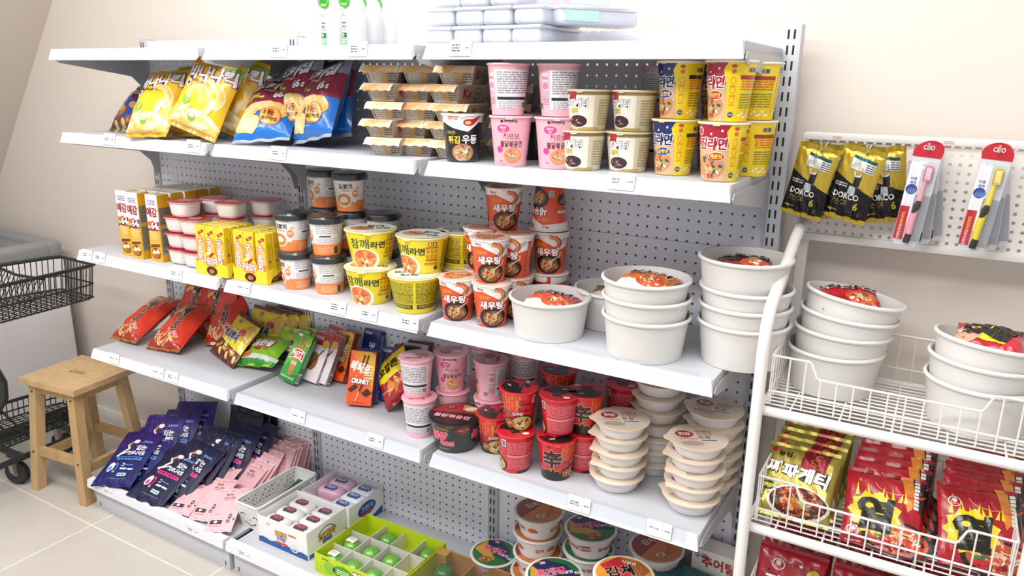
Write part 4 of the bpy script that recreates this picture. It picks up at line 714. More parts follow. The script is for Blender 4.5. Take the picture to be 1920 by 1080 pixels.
def bottle(kind='bottle'):
    g = G(); S = lambda r, i: (r*math.copysign(abs(math.cos(2*PI*i/32))**.7, math.cos(2*PI*i/32)), .8*r*math.copysign(abs(math.sin(2*PI*i/32))**.7, math.sin(2*PI*i/32)))
    P = [(.0, 0), (.024, 0), (.027, .004), (.027, .085), (.0255, .098), (.0195, .111), (.012, .117), (.0, .1185)]
    g.grid(lambda i, j: (*S(P[j][0], i), P[j][1]), 32, 7, '#eef1f4', 'frost', wrap=True)
    for k in range(4): pass
    l = G(); l.box((-.026, -.0236, .003), (-.010, -.0226, .083), '#f6f8f6', 'paper'); a = Art(l, front(-.0236), .1); a.dash(-.024, .068, -.012, .078, .004, '#6aa06a', 1, 3, .5); a.rect(-.018, .055, .012, .004, '#d84a5a', 1); a.rect(-.019, .047, .011, .004, '#3a9a5a', 1); a.dash(-.024, .036, -.012, .044, .0035, '#d85a6a', 1, 4, .5); a.rect(-.018, .026, .0145, .012, '#1c6a3a', 1); a.text('0', -.021, .026, .008, '#e8f4ea', 2); a.rect(-.018, .011, .0145, .016, '#5aa860', 1); a.dash(-.024, .005, -.012, .017, .004, '#e0f2e0', 2, 6, .5)
    t = G(); t.lathe([(.0, -.0005), (.0165, -.0005), (.0165, .0005), (.0, .0005)], '#3c9a3a', 'gloss', 28); b = Art(t, lambda u, v, o: (u, v, .0005+o), .05, 'gloss'); b.ell(0, 0, .0145, .0145, '#55b04a', 1, 24); b.dash(-.009, -.003, .009, .006, .005, '#2c7a2c', 2, 3, .6); b.rect(0, -.009, .014, .003, '#d8e04a', 2)
    me = t.mesh('hang_tag'); me.transform(Matrix.Translation((-.014, -.025, .107)) @ Matrix.Rotation(PI/2, 4, 'X'))
    K[kind] = [('bottle_body', g.mesh('bottle_body', 60)), ('label_strip', l.mesh('label_strip')), ('hang_tag', me)]
bottle()
def pack(kind, tint, lab, w=.075, d=.2, h=.04):
    g = G(); g.box((-w/2, -d/2, 0), (w/2, d/2, h-.006), '#e4e9f6', 'frost', .009, 3)
    l = G(); l.box((-w/2-.002, -d/2-.002, h-.008), (w/2+.002, d/2+.002, h), '#edf0f8', 'frost', .003, 2)
    c = G(); c.box((-w/2+.008, -d/2+.01, .004), (w/2-.008, d/2-.01, h-.012), '#f2f4fb', 'paper', .01, 3)
    out = [('container', g.mesh('container')), ('lid', l.mesh('lid')), ('contents', c.mesh('contents'))]
    if lab:
        s = G(); s.box((-w*.3, -d*.1, h), (w*.42, d*.44, h+.0007), '#f4f6fc', 'paper'); a = Art(s, top(h+.0007), .1); a.rect(w*.06, d*.02, w*.66, d*.16, tint, 1); a.rect(w*.2, d*.35, w*.3, d*.12, '#bfe6f0', 1); a.bars(w*.2, d*.35, w*.22, d*.08, 2); s.box((w/2-.001, -d*.44, .008), (w/2+.0026, -d*.02, h-.01), tint, 'paper'); s.box((w/2+.0026, -d*.36, .012), (w/2+.003, -d*.2, h-.014), '#bfe6f0', 'paper'); out.append(('label', s.mesh('label')))
    K[kind] = out
pack('clear_pack', '#fff', False); pack('pink_pack', '#f2c0d0', True); pack('blue_pack', '#b9bcf0', True); pack('mint_pack', '#b4e8d6', True)
def display_tray(kind='display_tray'):
    w, d, h = .142, .125, .045; t = .0012; g = G(); y = '#f0d430'
    g.box((-w/2, -d/2, 0), (w/2, d/2, t), y); g.box((-w/2, d/2-t, t), (w/2, d/2, h+.03), y); g.box((-w/2, -d/2, t), (-w/2+t, d/2, h), y); g.box((w/2-t, -d/2, t), (w/2, d/2, h), y)
    a = Art(g, right(w/2), .2); a.poly([(-d/2+.012, .003), (d/2-.004, .003), (d/2-.004, .04), (.01, .036), (-d/2+.02, .016)], '#3a1c10', 1); [a.ell(-.03+.02*i, .014+.009*(i % 2), .011, .008, ('#8a4a22', '#a8642e')[i % 2], 2, 10) for i in range(5)]
    f = G(); out = [(-w/2, 0), (w/2, 0), (w/2, h-.006), (.038, h-.005)]+[(.034*math.cos(q), h-.004+.036*math.sin(q)) for q in [PI*i/14 for i in range(15)]]+[(-.038, h-.005), (-w/2, h-.006)]
    f.prism(out, -d/2-t, -d/2, lambda u, v, q: (u, q, v), y); a = Art(f, front(-d/2-t), .2); a.rect(.006, .066, .024, .0075, '#a81d22', 2, .6); a.ell(-.006, .07, .007, .004, '#f4f0e4', 1, 10); a.ell(0, .045, .033, .019, '#f0a03c', 1, 20); a.text('구운감자', 0, .046, .0205, '#ffffff', 5, w=.06, bold=.07, out='#b0303c', ow=.1); a.ell(.002, .015, .024, .014, '#3a1c10', 2, 16); a.food(.002, .014, .012, .007, '#c8642e', '#f0c89a', ['#e8dccc'], 3, 5, None, 6)
    K[kind] = [('tray', g.mesh('tray')), ('front_card', f.mesh('front_card'))]
display_tray()
def basket(kind='basket'):
    w, d, h = .108, .275, .1; k = .88; g = G(); c = '#eeedea'
    def ring(s, z): return [(-w/2*s, -d/2*s, z), (w/2*s, -d/2*s, z), (w/2*s, d/2*s, z), (-w/2*s, d/2*s, z)]
    g.hexa([(x*1, y, z) for x, y, z in ring(k, 0)]+ring(k+.004, .003), c, 'plastic')
    # side walls as strips with round holes between two rails
    A, B = ring(k, .003), ring(1, h)
    for e in range(4):
        p0, p1, q0, q1 = Vector(A[e]), Vector(A[(e+1) % 4]), Vector(B[e]), Vector(B[(e+1) % 4]); n = (p1-p0).cross(q0-p0).normalized()
        S = lambda u, v, o=0: (p0.lerp(p1, u)).lerp(q0.lerp(q1, u), v)+n*o
        L = (p1-p0).length
        if e == 0 or e == 2:
            for s in (0, -.0018): g.grid(lambda i, j: S(i/8, j/4, s), 8, 4, c, 'plastic', flip=bool(s))
            if e == 0:
                a = Art(g, lambda u, v, o: S(.5+u/L, v/h, o), .006, 'plastic')
                a.arc(-.026, .05, .01, .009, .4, 2.9, .003, '#26262a', 1); a.arc(.026, .047, .01, .009, .2, 2.7, .003, '#26262a', 1); a.ell(.0, .036, .003, .0025, '#26262a', 1, 8); a.arc(.0, .036, .026, .022, PI+.5, 2*PI-.4, .003, '#26262a', 1)
        else:
            nh, rows = 18, 3
            for s, fl in ((0, False), (-.0018, True)):
                for (v0, v1) in ((0, .4), (.88, 1)): g.grid(lambda i, j: S(i/6, v0+(v1-v0)*j, s), 6, 1, c, 'plastic', flip=fl)
                for r in range(rows):
                    for i in range(nh):
                        u0, u1 = i/nh, (i+1)/nh; v0, v1 = .4+.16*r, .4+.16*(r+1); uc, vc = (u0+u1)/2, (v0+v1)/2; m = 12
                        sq = []
                        for q in range(m):
                            th = 2*PI*q/m; x, y = math.cos(th), math.sin(th); z = max(abs(x), abs(y)); sq.append((uc+x/z*(u1-u0)/2, vc+y/z*(v1-v0)/2))
                        ci = [(uc+.0039/L*math.cos(2*PI*q/m), vc+.0039/h*math.sin(2*PI*q/m)) for q in range(m)]
                        for q in range(m): g.poly([S(*sq[q], s), S(*sq[(q+1) % m], s), S(*ci[(q+1) % m], s), S(*ci[q], s)][::-1 if fl else 1], c, 'plastic')
    r = G(); r.tube([Vector(B[i]).lerp(Vector(B[(i+1) % 4]), t) for i in range(4) for t in (.06, .5, .94)], .004, c, 'plastic', 8, True)
    K[kind] = [('basket_wall', g.mesh('basket_wall')), ('rolled_rim', r.mesh('rolled_rim'))]
basket()
def openbox(g, w, d, h, col, t=.0015, inner=None, y0=0):
    c2 = inner or col
    g.box((-w/2+t, -d/2+t, .0002), (w/2-t, d/2-t, t), c2)
    for lo, hi in (((-w/2, -d/2, 0), (w/2, -d/2+t, h)), ((-w/2, d/2-t, 0), (w/2, d/2, h)), ((-w/2, -d/2+t, 0), (-w/2+t, d/2-t, h)), ((w/2-t, -d/2+t, 0), (w/2, d/2-t, h))): g.box(lo, hi, col)
def cakebox(kind, blue):
    w, d, h = .22, .175, .098; g = G(); openbox(g, w, d, h, '#f1efec')
    a = Art(g, front(-d/2), .2); a.poly([(-w/2, 0)]+[(w/2*x, .016+.007*abs(math.sin(x*6))) for x in [-1+.1*i for i in range(21)]]+[(w/2, 0)], '#2c5a9e', 1); a.text('크런치', -.006, .056, .02, '#f0b93c', 5, w=.05, bold=.09, out='#2a3470', ow=.1); a.text('모찌롤', -.006, .04, .013, '#5a8ad0', 4, bold=.08, out='#dce8f6', ow=.08); a.rect(-.002, .024, .05, .008, '#d8402c', 3); a.poly([(-.03, .018), (-.02, .026), (-.026, .03)], '#c8381f', 2); a.rect(.045, .067, .034, .006, '#e0604a', 2); a.dash(-.07, .07, -.055, .08, .004, '#9a9a98', 2, 3, .5); a.ell(.052, .024, .018, .014, '#dfe4ea', 2, 16); a.arc(.052, .022, .009, .004, 3.4, 6, .003, '#3a3430', 3)
    b = Art(g, right(w/2), .2)
    if blue: b.ell(.0, .055, .045, .026, '#2a3c86', 1, 20); b.text('크런치', .0, .06, .022, '#8fb4e8', 5, w=.06, bold=.09, out='#1c2860', ow=.1); b.rect(.0, .04, .06, .008, '#c8404a', 3); b.poly([(-.08, 0), (.08, 0), (.08, .028), (.03, .014), (-.08, .01)], '#2c5a9e', 1)
    else: b.arc(.0, .04, .045, .04, .3, 2.6, .003, '#2a3470', 1); b.text('크런치', .0, .052, .024, '#f0b93c', 5, w=.07, bold=.09, out='#2a2a3c', ow=.12); b.text('모찌롤', .0, .032, .014, '#4a7ac8', 4, bold=.08, out='#23284c', ow=.12); b.poly([(-.08, 0), (.08, 0), (.08, .01), (-.08, .016)], '#2c5a9e', 1)
    i = G(); i.box((-w/2+.002, -d/2+.002, .03), (w/2-.002, d/2-.002, .0315), '#d6d4d2'); i.box((-.0012, -d/2+.002, .0315), (.0012, d/2-.002, .07), '#e4e2e0')
    f = G(); f.grid(lambda p, q: (-w/2+.002+(w-.004)*p/8, -d/2+.002+(d-.004)*q/8, h-.004-.002*math.sin(p*1.3)*math.sin(q*1.1)), 8, 8, '#f2f4f8', 'clear')
    K[kind] = [('carton', g.mesh('carton')), ('inner_tray', i.mesh('inner_tray')), ('window_film', f.mesh('window_film'))]
cakebox('cake_box', False); cakebox('cake_box_blue', True)
def cake(kind, c, ink):
    g = G(); g.box((-.033, -.022, 0), (.033, .022, .044), c, 'gloss', .0145, 5); S = lambda u, v, o: (u, v, .044+o-.35*max(0, abs(v)-.01)-.0)
    l = G(); P = [(-.014, -.011), (.014, -.011), (.017, .002), (.01, .012), (-.011, .012), (-.017, .0)]; l.prism(P, .0436, .0452, lambda u, v, q: (u, v, q), ink, 'gloss'); a = Art(l, top(.0452), .1, 'gloss'); a.dash(-.011, -.006, .011, .008, .006, '#d8607a' if ink[1] == '5' else '#c8d0f0', 1, 3, .7)
    K[kind] = [('wrapper', g.mesh('wrapper', 60)), ('sticker', l.mesh('sticker'))]
cake('white_cake', '#f4f1ee', '#5a3a4a'); cake('pink_cake', '#e8b4cc', '#2a3a86'); cake('blue_cake', '#eef0f6', '#2a3a86')
rescale(('white_cake', 'pink_cake', 'blue_cake'), 1.5, 1.25, 1.2)
def greenbox(kind='grid_box'):
    w, d, h = .32, .25, .07; g = G(); openbox(g, w, d, h, '#c2d820', .002, '#b3ca1c')
    a = Art(g, front(-d/2), .2); [a.ell(-.15+.0155*i, .01+.016*((i*5) % 4)+.003*math.sin(i), .0016, .0016, '#5a8a1c', 1, 6) for i in range(20)]; a.ell(-.045, .036, .04, .022, '#4f9a2a', 2, 16); a.ell(-.1, .035, .022, .02, '#8ec43c', 2, 16); a.text('청사과', .045, .04, .034, '#fbfbea', 5, w=.1, bold=.09, out='#1c3a10', ow=.1); a.text('모찌', .11, .03, .02, '#e8f04a', 5, bold=.08, out='#1c3a10', ow=.1); a.dash(-.07, .028, -.02, .046, .007, '#d8f0a8', 3, 4, .6); a.text('Seorim', -.115, .06, .007, '#4a5a2a', 2)
    i = G(); c = '#dedcd2'
    for k in (1, 2, 3): x = -w/2+w*k/4; i.box((x-.001, -d/2+.0022, .0025), (x+.001, d/2-.0022, .054), c)
    for k in (1, 2): y = -d/2+d*k/3; i.box((-w/2+.0022, y-.001, .0025), (w/2-.0022, y+.001, .054), c)
    K[kind] = [('carton', g.mesh('carton')), ('divider', i.mesh('divider'))]
greenbox()
def ball(kind, lab):
    g = G(); g.lathe([(.0, .004), (.014, .005), (.022, .012), (.0255, .022), (.023, .033), (.014, .041), (.0, .0435)], '#6fb23c', 'jelly', 28)
    c = G(); c.lathe([(.026, .002), (.028, .004), (.0275, .026), (.022, .039), (.011, .0465), (.0, .0475)], '#f2f6ee', 'clear', 28); c.lathe([(.026, .0005), (.031, .001), (.031, .003), (.0275, .0035)], '#f2f6ee', 'clear', 28)
    out = [('mochi', g.mesh('mochi', 60)), ('plastic_dome', c.mesh('plastic_dome', 60))]
    if lab: l = G(); S = lambda u, v, o: (u, v, .0478-(u*u+v*v)*11+o); l.grid(lambda i, j: S(-.014+.028*i/6, -.011+.022*j/6, .0006), 6, 6, '#f4f2e6', 'paper'); Art(l, S, .006, 'paper', .0012).dash(-.01, -.007, .01, .007, .004, '#c89aa0', 1, 3, .5); out.append(('sticker', l.mesh('sticker')))
    K[kind] = out
ball('mochi_cup', False); ball('mochi_cup_label', True); rescale(('mochi_cup', 'mochi_cup_label'), 1.15, 1.15, 1.15)
def kraftbox(kind='kraft_box'):
    w, d, h = .26, .18, .068; g = G(); openbox(g, w, d, h, '#b98a4c', .002, '#a87a3e'); g.box((-w/2, d/2-.03, .0022), (-w/2+.045, d/2-.002, h-.001), '#c0924f')
    i = G(); i.box((-.001, -d/2+.0022, .0022), (.001, d/2-.0022, .05), '#c9a04e'); f = G(); f.box((-w/2+.003, -d/2+.003, h-.004), (w/2-.003, d/2-.003, h-.003), '#f4f4ea', 'clear')
    K[kind] = [('carton', g.mesh('carton')), ('divider', i.mesh('divider')), ('window_film', f.mesh('window_film'))]
kraftbox()
g = G(); g.lathe([(.0, .0), (.014, .001), (.026, .009), (.031, .022), (.03, .034), (.021, .045), (.008, .0485), (.0, .0488)], '#3f7f2a', 'jelly', 28); s = G(); s.lathe([(.0, .0489), (.003, .0489), (.0036, .0475)], '#2f6a22', 'jelly', 10); K['green_cake'] = [('mochi', g.mesh('mochi', 60)), ('dimple', s.mesh('dimple'))]
carton('teal_box', .15, .24, .09, '#1d5a66', lambda a: (a.dash(-.06, .14, .06, .2, .012, '#0f3a44', 1, 3, .5), a.dash(-.06, .02, .06, .1, .009, '#0f3a44', 1, 4, .5)), '#184c58', None, '#20626e')
carton('print_box', .13, .3, .06, '#7a2a34', lambda a: (a.rect(0, .265, .128, .07, '#e2dfda'), a.text('수라', -.04, .28, .018, '#3a2a2a', 2), a.text('추어탕', .008, .268, .03, '#a82a34', 2, bold=.07), a.dash(.03, .236, .06, .262, .006, '#5a4a48', 1, 3, .5)), '#c8c4be', None, '#e2dfda')
def brush(kind, c1, c2):
    w, h = .05, .215; g = G(); t = .012
    card = G(); o = [(-w/2, .0), (w/2, .0), (w/2, .172), (-w/2, .172)]
    card.prism([(-.02+.02*0, .004), (.02, .004), (w/2, .02), (w/2, .19), (-w/2, .19), (-w/2, .02)], .0, .0006, lambda u, v, q: (u, q, v), '#d5d7de', 'gloss')
    card.prism([(-w/2-.001, .186)]+[(w/2*1.05*math.cos(PI-PI*i/12), .196+.019*math.sin(PI*i/12)) for i in range(13)]+[(w/2+.001, .186)], -.0006, .0002, lambda u, v, q: (u, q, v), '#c01f2e', 'gloss')
    a = Art(card, front(-.0006), .1, 'gloss'); a.rect(.0105, .0625, .028, .095, '#a3a6ae', 0); a.text('CLIO', .0, .2055, .0085, '#f8f0f0', 1, w=.02, bold=.04); a.rect(-.013, .11, .022, .13, '#eef0f6', 0); a.rect(-.016, .05, .017, .07, '#c01f34', 1); a.text('SEASON2', -.0165, .056, .0055, '#f0d23c', 2, rot=PI/2); a.text('탄력미세모', -.0165, .03, .006, '#f4eaea', 2, rot=PI/2, w=.03); a.ell(-.013, .12, .0105, .0105, '#2a3f9a', 1, 20); [a.stroke([(-.02+.002*i, .112), (-.019+.002*i, .12+.004*(i % 2))], .0006, '#a8b8e8', 2) for i in range(8)]; a.text('이중', -.013, .142, .006, '#3a4a8a', 2); a.text('세정', -.013, .134, .006, '#3a4a8a', 2)
    bl = G(); bl.grid(lambda i, j: (-.021+.042*i/10, -.0012-t*max(0, (1-abs(2*i/10-1)**3))**.6*max(0, 1-abs(2*j/14-1)**6)**.6, .008+.17*j/14), 10, 14, '#f4f6fa', 'clear')
    b = G(); pts = [(.002, -.006, .018), (.001, -.006, .05), (.003, -.0062, .08), (.006, -.006, .105), (.007, -.006, .13), (.009, -.006, .158)]; b.tube(pts, [.0058, .0072, .0068, .0055, .0036, .0032], c1, 'plastic', 10)
    b.tube([(.0005, -.0082, .012), (.0005, -.0083, .016), (.002, -.0082, .03)],   .0062, c2, 'rubber', 10); b.tube([(.0015, -.0078, .074), (.004, -.008, .09), (.0055, -.0078, .1)], [.0052, .0068, .0046], c2, 'rubber', 10)
    hd = G(); hd.box((.0020, -.008, .139), (.0170, -.0045, .171), c1, 'plastic', .0035, 3); hd.box((.0032, -.0115, .141), (.0158, -.008, .169), c1, 'matte', .003, 2); [hd.box((.005, -.0119, .146+.003*i), (.014, -.0114, .1472+.003*i), '#e9e4e6', 'matte') for i in range(7)]
    K[kind] = [('backing_card', card.mesh('backing_card')), ('brush_handle', b.mesh('brush_handle', 60)), ('brush_head', hd.mesh('brush_head')), ('blister', bl.mesh('blister', 60))]
brush('pink_brush', '#eda3b4', '#3a3034'); brush('yellow_brush', '#e9d23c', '#2c2a22'); brush('white_brush', '#e9e6e4', '#2c2a2c')
g = G(); g.box((-.035, -.05, 0), (.035, .05, .012), '#1f4a34', 'film', .004, 2); q = G(); q.box((-.025, -.03, .012), (.025, .03, .0125), '#2a5c42', 'paper'); K['green_pack'] = [('wrapper', g.mesh('wrapper')), ('label', q.mesh('label'))]
g = G(); g.box((-.035, -.05, 0), (.035, .05, .016), '#dfe6e6', 'frost', .006, 2); q = G(); q.box((-.03, -.012, .0158), (.03, .012, .0164), '#f2f4f4', 'paper'); K['white_pack'] = [('wrapper', g.mesh('wrapper')), ('label', q.mesh('label'))]
# ================================================================ wire rack with its pegboard
Wt = '#eae8e5'
rack = thing('wire_rack', 'white wire rack with basket shelves and a small pegboard on top, right of the shelving', 'rack', (2.61, -.14, 0))
XL, XR, YF, YB = 2.365, 2.865, -.30, .012; DK = (.945, .668, .39)
for x in (XL, XR):
    g = G(); s = .0105
    P = [(x, YF-.03, .0), (x, YF-.03, 1.07), (x, YF-.022, 1.12), (x, YF-.0, 1.155), (x, -.10, 1.262), (x, -.035, 1.285), (x, .012, 1.287)]
    g.tube(P, .0125, Wt, 'metal', 12)
    fr = child('side_post', g, rack)
    g = G(); g.box((x-.011, YB-.002, 0), (x+.011, YB+.02, 1.49), Wt, 'metal', .002); child('rear_post', g, rack)
    for zz in DK: g = G(); g.tube([(x, YF-.03, zz-.012), (x, YB, zz-.012)], .006, Wt, 'metal', 8); child('side_rail', g, rack)
def wire(g, pts, r=.0021): g.tube(pts, r, Wt, 'metal', 6)
for dk in DK:
    g = G(); g.tube([(XL, YF-.008, dk-.011), (XR, YF-.008, dk-.011)], .0105, Wt, 'metal', 12); sh = child('front_bar', g, rack)
    g = G(); g.tube([(XL, YB-.006, dk-.011), (XR, YB-.006, dk-.011)], .0085, Wt, 'metal', 12); child('rear_bar', g, rack)
    g = G()
    for k in range(15): y = YF+.012+.0195*k; wire(g, [(XL+.008, y, dk-.002), (XR-.008, y, dk-.002)], .0017)
    for k in range(5): x = XL+.06+.095*k; wire(g, [(x, YF-.006, dk-.005), (x, YB-.004, dk-.005)], .0022)
    wb = child('wire_shelf', g, rack)
    a, b = XL+.014, XR-.014; y0 = YF+.010; t0, t1, bt = dk+.106, dk+.071, dk+.028
    top_ = lambda x: t0 if x < 2.452 or x > 2.772 else (t1 if 2.47 < x < 2.756 else t0+(t1-t0)*((x-2.452)/.018 if x < 2.5 else (2.772-x)/.016))
    g = G(); wire(g, [(a, y0, t0), (2.449, y0, t0), (2.455, y0, t0-.004), (2.467, y0, t1+.004), (2.474, y0, t1), (2.752, y0, t1), (2.758, y0, t1+.004), (2.769, y0, t0-.004), (2.776, y0, t0), (b, y0, t0)], .0025); wire(g, [(a, y0, bt), (b, y0, bt)], .0023)
    for k in range(16): x = a+.004+(b-a-.008)*k/15; wire(g, [(x, y0-.001, dk-.002), (x, y0-.001, top_(x))], .0018)
    child('front_fence', g, wb)
    g = G(); yb = YB-.012; wire(g, [(a, yb, t0), (b, yb, t0)], .0025); wire(g, [(a, yb, bt), (b, yb, bt)], .0021)
    for k in range(16): x = a+.004+(b-a-.008)*k/15; wire(g, [(x, yb, dk-.002), (x, yb, t0)], .0016)
    child('rear_fence', g, wb)
    for x in (a, b):
        g = G(); wire(g, [(x, y0, t0), (x, yb, t0)], .0025); wire(g, [(x, y0, bt), (x, yb, bt)], .0021)
        for k in range(12): y = y0+(yb-y0)*k/11; wire(g, [(x, y, dk-.002), (x, y, t0)], .0016)
        child('side_fence', g, wb)
g = G(); g.box((XL-.012, -.004, 1.262), (XR+.012, -.0028, 1.482), '#efebe4', 'peg_white'); pb = child('pegboard', g, rack)
for lo, hi in (((XL-.022, -.012, 1.474), (XR+.022, .012, 1.49)), ((XL-.022, -.012, 1.247), (XR+.022, .012, 1.264)), ((XL-.0219, -.0118, 1.2642), (XL-.009, .0118, 1.4738)), ((XR+.009, -.0118, 1.2642), (XR+.0219, .0118, 1.4738))):
    g = G(); g.box(lo, hi, Wt, 'metal', .002); child('frame_rail', g, pb)
g = G(); a = Art(g, front(-.0122), .1); [a.dash(x, 1.479, x+.018, 1.485, .0035, '#e08a8a', 0, 3, .5) for x in (2.405, 2.62)]; child('red_marking', g, pb)
HK = [(2.398, 1.462), (2.486, 1.462), (2.597, 1.472), (2.715, 1.474)]
for x, z in HK:
    g = G(); g.tube([(x, -.004, z+.012), (x, -.012, z+.008), (x, -.10, z-.004), (x, -.116, z), (x, -.121, z+.012)], .0022, '#d8d8d6', 'steel', 8); child('hook', g, rack)
def hang(kind, name, cat, group, x, y, z, rz, ry, tx, lab, hole):
    """hang a flat pack so that its hole (height hole above its base) sits on the hook"""
    M = Matrix.Rotation(rz, 4, 'Z') @ Matrix.Rotation(ry, 4, 'Y') @ Matrix.Rotation(tx, 4, 'X'); o = M @ Vector((0, 0, hole))
    put(kind, name, lab, cat, (x-o.x, y-o.y, z-o.z), M.to_euler(), group)
for k, (x, z) in enumerate(HK[:2]):
    w_ = ('left', 'right')[k]
    hang('razor_pouch', 'razor_pouch', 'razor', 'razor pouches on the pegboard', x-.004, -.098, z-.002, -.12, .19, .06, f'gold and black razor pouch, frontmost on the {w_} hook, swung to the left', .15)
    hang('razor_pouch', 'razor_pouch', 'razor', 'razor pouches on the pegboard', x+.026, -.06, z-.002, .10, -.15, .06, f'gold and black razor pouch behind the front one on the {w_} hook, swung right', .15)
    hang('razor_pouch', 'razor_pouch', 'razor', 'razor pouches on the pegboard', x-.004, -.026, z-.002, .0, .10, .03, f'gold and black razor pouch hung rearmost on the {w_} hook', .15)
for k, ((x, z), kinds) in enumerate(zip(HK[2:], (('pink_brush', 'white_brush', 'yellow_brush'), ('yellow_brush', 'white_brush', 'pink_brush')))):
    for i, kd in enumerate(kinds): hang(kd, 'toothbrush', 'toothbrush', 'toothbrushes on the pegboard', x, -.108+.036*i, z-.003, .08, .085-.11*i, .05, f'{kd.split("_")[0]} toothbrush in a red-topped blister pack, {("frontmost", "second", "rearmost")[i]} on the {("left", "right")[k]} toothbrush hook', .199)
# ================================================================ wooden stool
st = thing('stool', 'small light wooden step stool with a hand slot, beside the end of the shelving', 'stool', (-.195, -.305, 0), (0, 0, math.radians(6.5)))
wd, wd2 = '#d0ae80', '#c4a070'; hw, hd, zt_ = .156, .137, .47
g = G(); t = .022; n = 10
hole = [(.045*math.copysign(1, math.cos(q))*1.0+.014*math.cos(q) if False else (.03*(1 if math.cos(q) > 0 else -1)+.013*math.cos(q)), .013*math.sin(q)) for q in [2*PI*(i+.5)/24 for i in range(24)]]
outl = [(-hw, -hd), (hw, -hd), (hw, hd), (-hw, hd)]
for z, flip in ((zt_, False), (zt_-t, True)):
    idx = geometry.tessellate_polygon([[Vector((*p, 0)) for p in outl], [Vector((*p, 0)) for p in hole]]); P = outl+hole; ids = [g.vert((x, y, z)) for x, y in P]
    for q in idx: g.face([ids[i] for i in (q if not flip else q[::-1])], wd, 'wood')
for ring in (outl, hole):
    for i in range(len(ring)): p, q = ring[i], ring[(i+1) % len(ring)]; g.poly([(*p, zt_-t), (*q, zt_-t), (*q, zt_), (*p, zt_)], wd, 'wood')
se = obj('seat', g, st)
tops = [(-.105, -.098), (.105, -.098), (.105, .098), (-.105, .098)]; feet = [(-.138, -.135), (.138, -.135), (.138, .135), (-.138, .135)]
LW = .019
def legpt(i, z): f = z/(zt_-t); return Vector((feet[i][0]+(tops[i][0]-feet[i][0])*f, feet[i][1]+(tops[i][1]-feet[i][1])*f, z))
for i in range(4):
    g = G(); a, b = legpt(i, 0), legpt(i, zt_-t-.0003); q = [(-LW, -LW), (LW, -LW), (LW, LW), (-LW, LW)]
    g.hexa([(a.x+x, a.y+y, 0) for x, y in q]+[(b.x+x, b.y+y, b.z) for x, y in q], wd if i != 1 else wd2, 'wood'); lg = obj('leg', g, st)
    if i < 2:
        for z in (.415, .165):
            c = legpt(i, z); g = G(); g.lathe([(.0, -.0005), (.0045, -.0005), (.0055, .0008), (.006, .0012)], '#5f4426', 'wood', 12); me = g.mesh('screw'); me.transform(Matrix.Translation((c.x, c.y-LW-.0012, z)) @ Matrix.Rotation(PI/2, 4, 'X') @ Matrix.Scale(-1, 4, (0, 0, 1))); obj('screw', me, lg)
def rail(i, j, z, hh, tt):
    a, b = legpt(i, z), legpt(j, z); d = (b-a).normalized(); a = a+d*LW; b = b-d*LW; n_ = Vector((-d.y, d.x, 0))*tt; u = Vector((0, 0, hh)); g = G()
    g.hexa([a-n_-u, b-n_-u, b+n_-u, a+n_-u, a-n_+u, b-n_+u, b+n_+u, a+n_+u], wd2, 'wood'); return g
for i, j in ((0, 1), (1, 2), (2, 3), (3, 0)):
    obj('apron', rail(i, j, zt_-t-.022, .018, .009), st); obj('stretcher', rail(i, j, .165 if i % 2 == 0 else .135, .017, .011), st)
# ================================================================ chest freezer
fz = thing('chest_freezer', 'white chest freezer with a grey rim and glass lids against the wall at the left', 'freezer', (-1.25, -.33, 0))
x0, x1, y0, y1 = -1.72, -.77, -.68, .022
g = G(); g.box((x0, y0, .07), (x1-.004, y1, .80), '#efecef', 'metal', .012, 3); child('cabinet', g, fz)
g = G()
for a in (x0+.06, x1-.06):
    for b in (y0+.06, y1-.06): g.lathe([(.0, 0), (.022, 0), (.022, .07), (.0, .07)], '#2a2a2c', 'rubber', 14, (a, b, 0))
child('foot', g, fz)
g = G()
for lo, hi in (((x0, y0, .80), (x1, y0+.07, .873)), ((x0, y1-.07, .80), (x1, y1, .873)), ((x0, y0+.05, .80), (x0+.07, y1-.05, .873)), ((x1-.09, y0+.05, .80), (x1, y1-.05, .873))): g.box(lo, hi, '#8f9296', 'plastic', .022, 4)
child('rim', g, fz)
g = G(); g.box((x0+.05, y0+.05, .45), (x1-.07, y1-.05, .46), '#d8d8d4', 'plastic'); child('liner', g, fz)
for k, (a, b, z) in enumerate(((x0+.06, -1.2, .868), (-1.27, x1-.08, .858))):
    g = G(); g.box((a+.02, y0+.075, z), (b-.02, y1-.075, z+.005), '#dfe6e4', 'clear'); gl = child('glass_lid', g, fz)
    for lo, hi in (((a, y0+.055, z-.003), (b, y0+.08, z+.008)), ((a, y1-.08, z-.003), (b, y1-.055, z+.008)), ((a, y0+.06, z-.003), (a+.022, y1-.06, z+.008)), ((b-.022, y0+.06, z-.003), (b, y1-.06, z+.008))): q = G(); q.box(lo, hi, '#85888c', 'plastic', .003); child('lid_frame', q, gl)
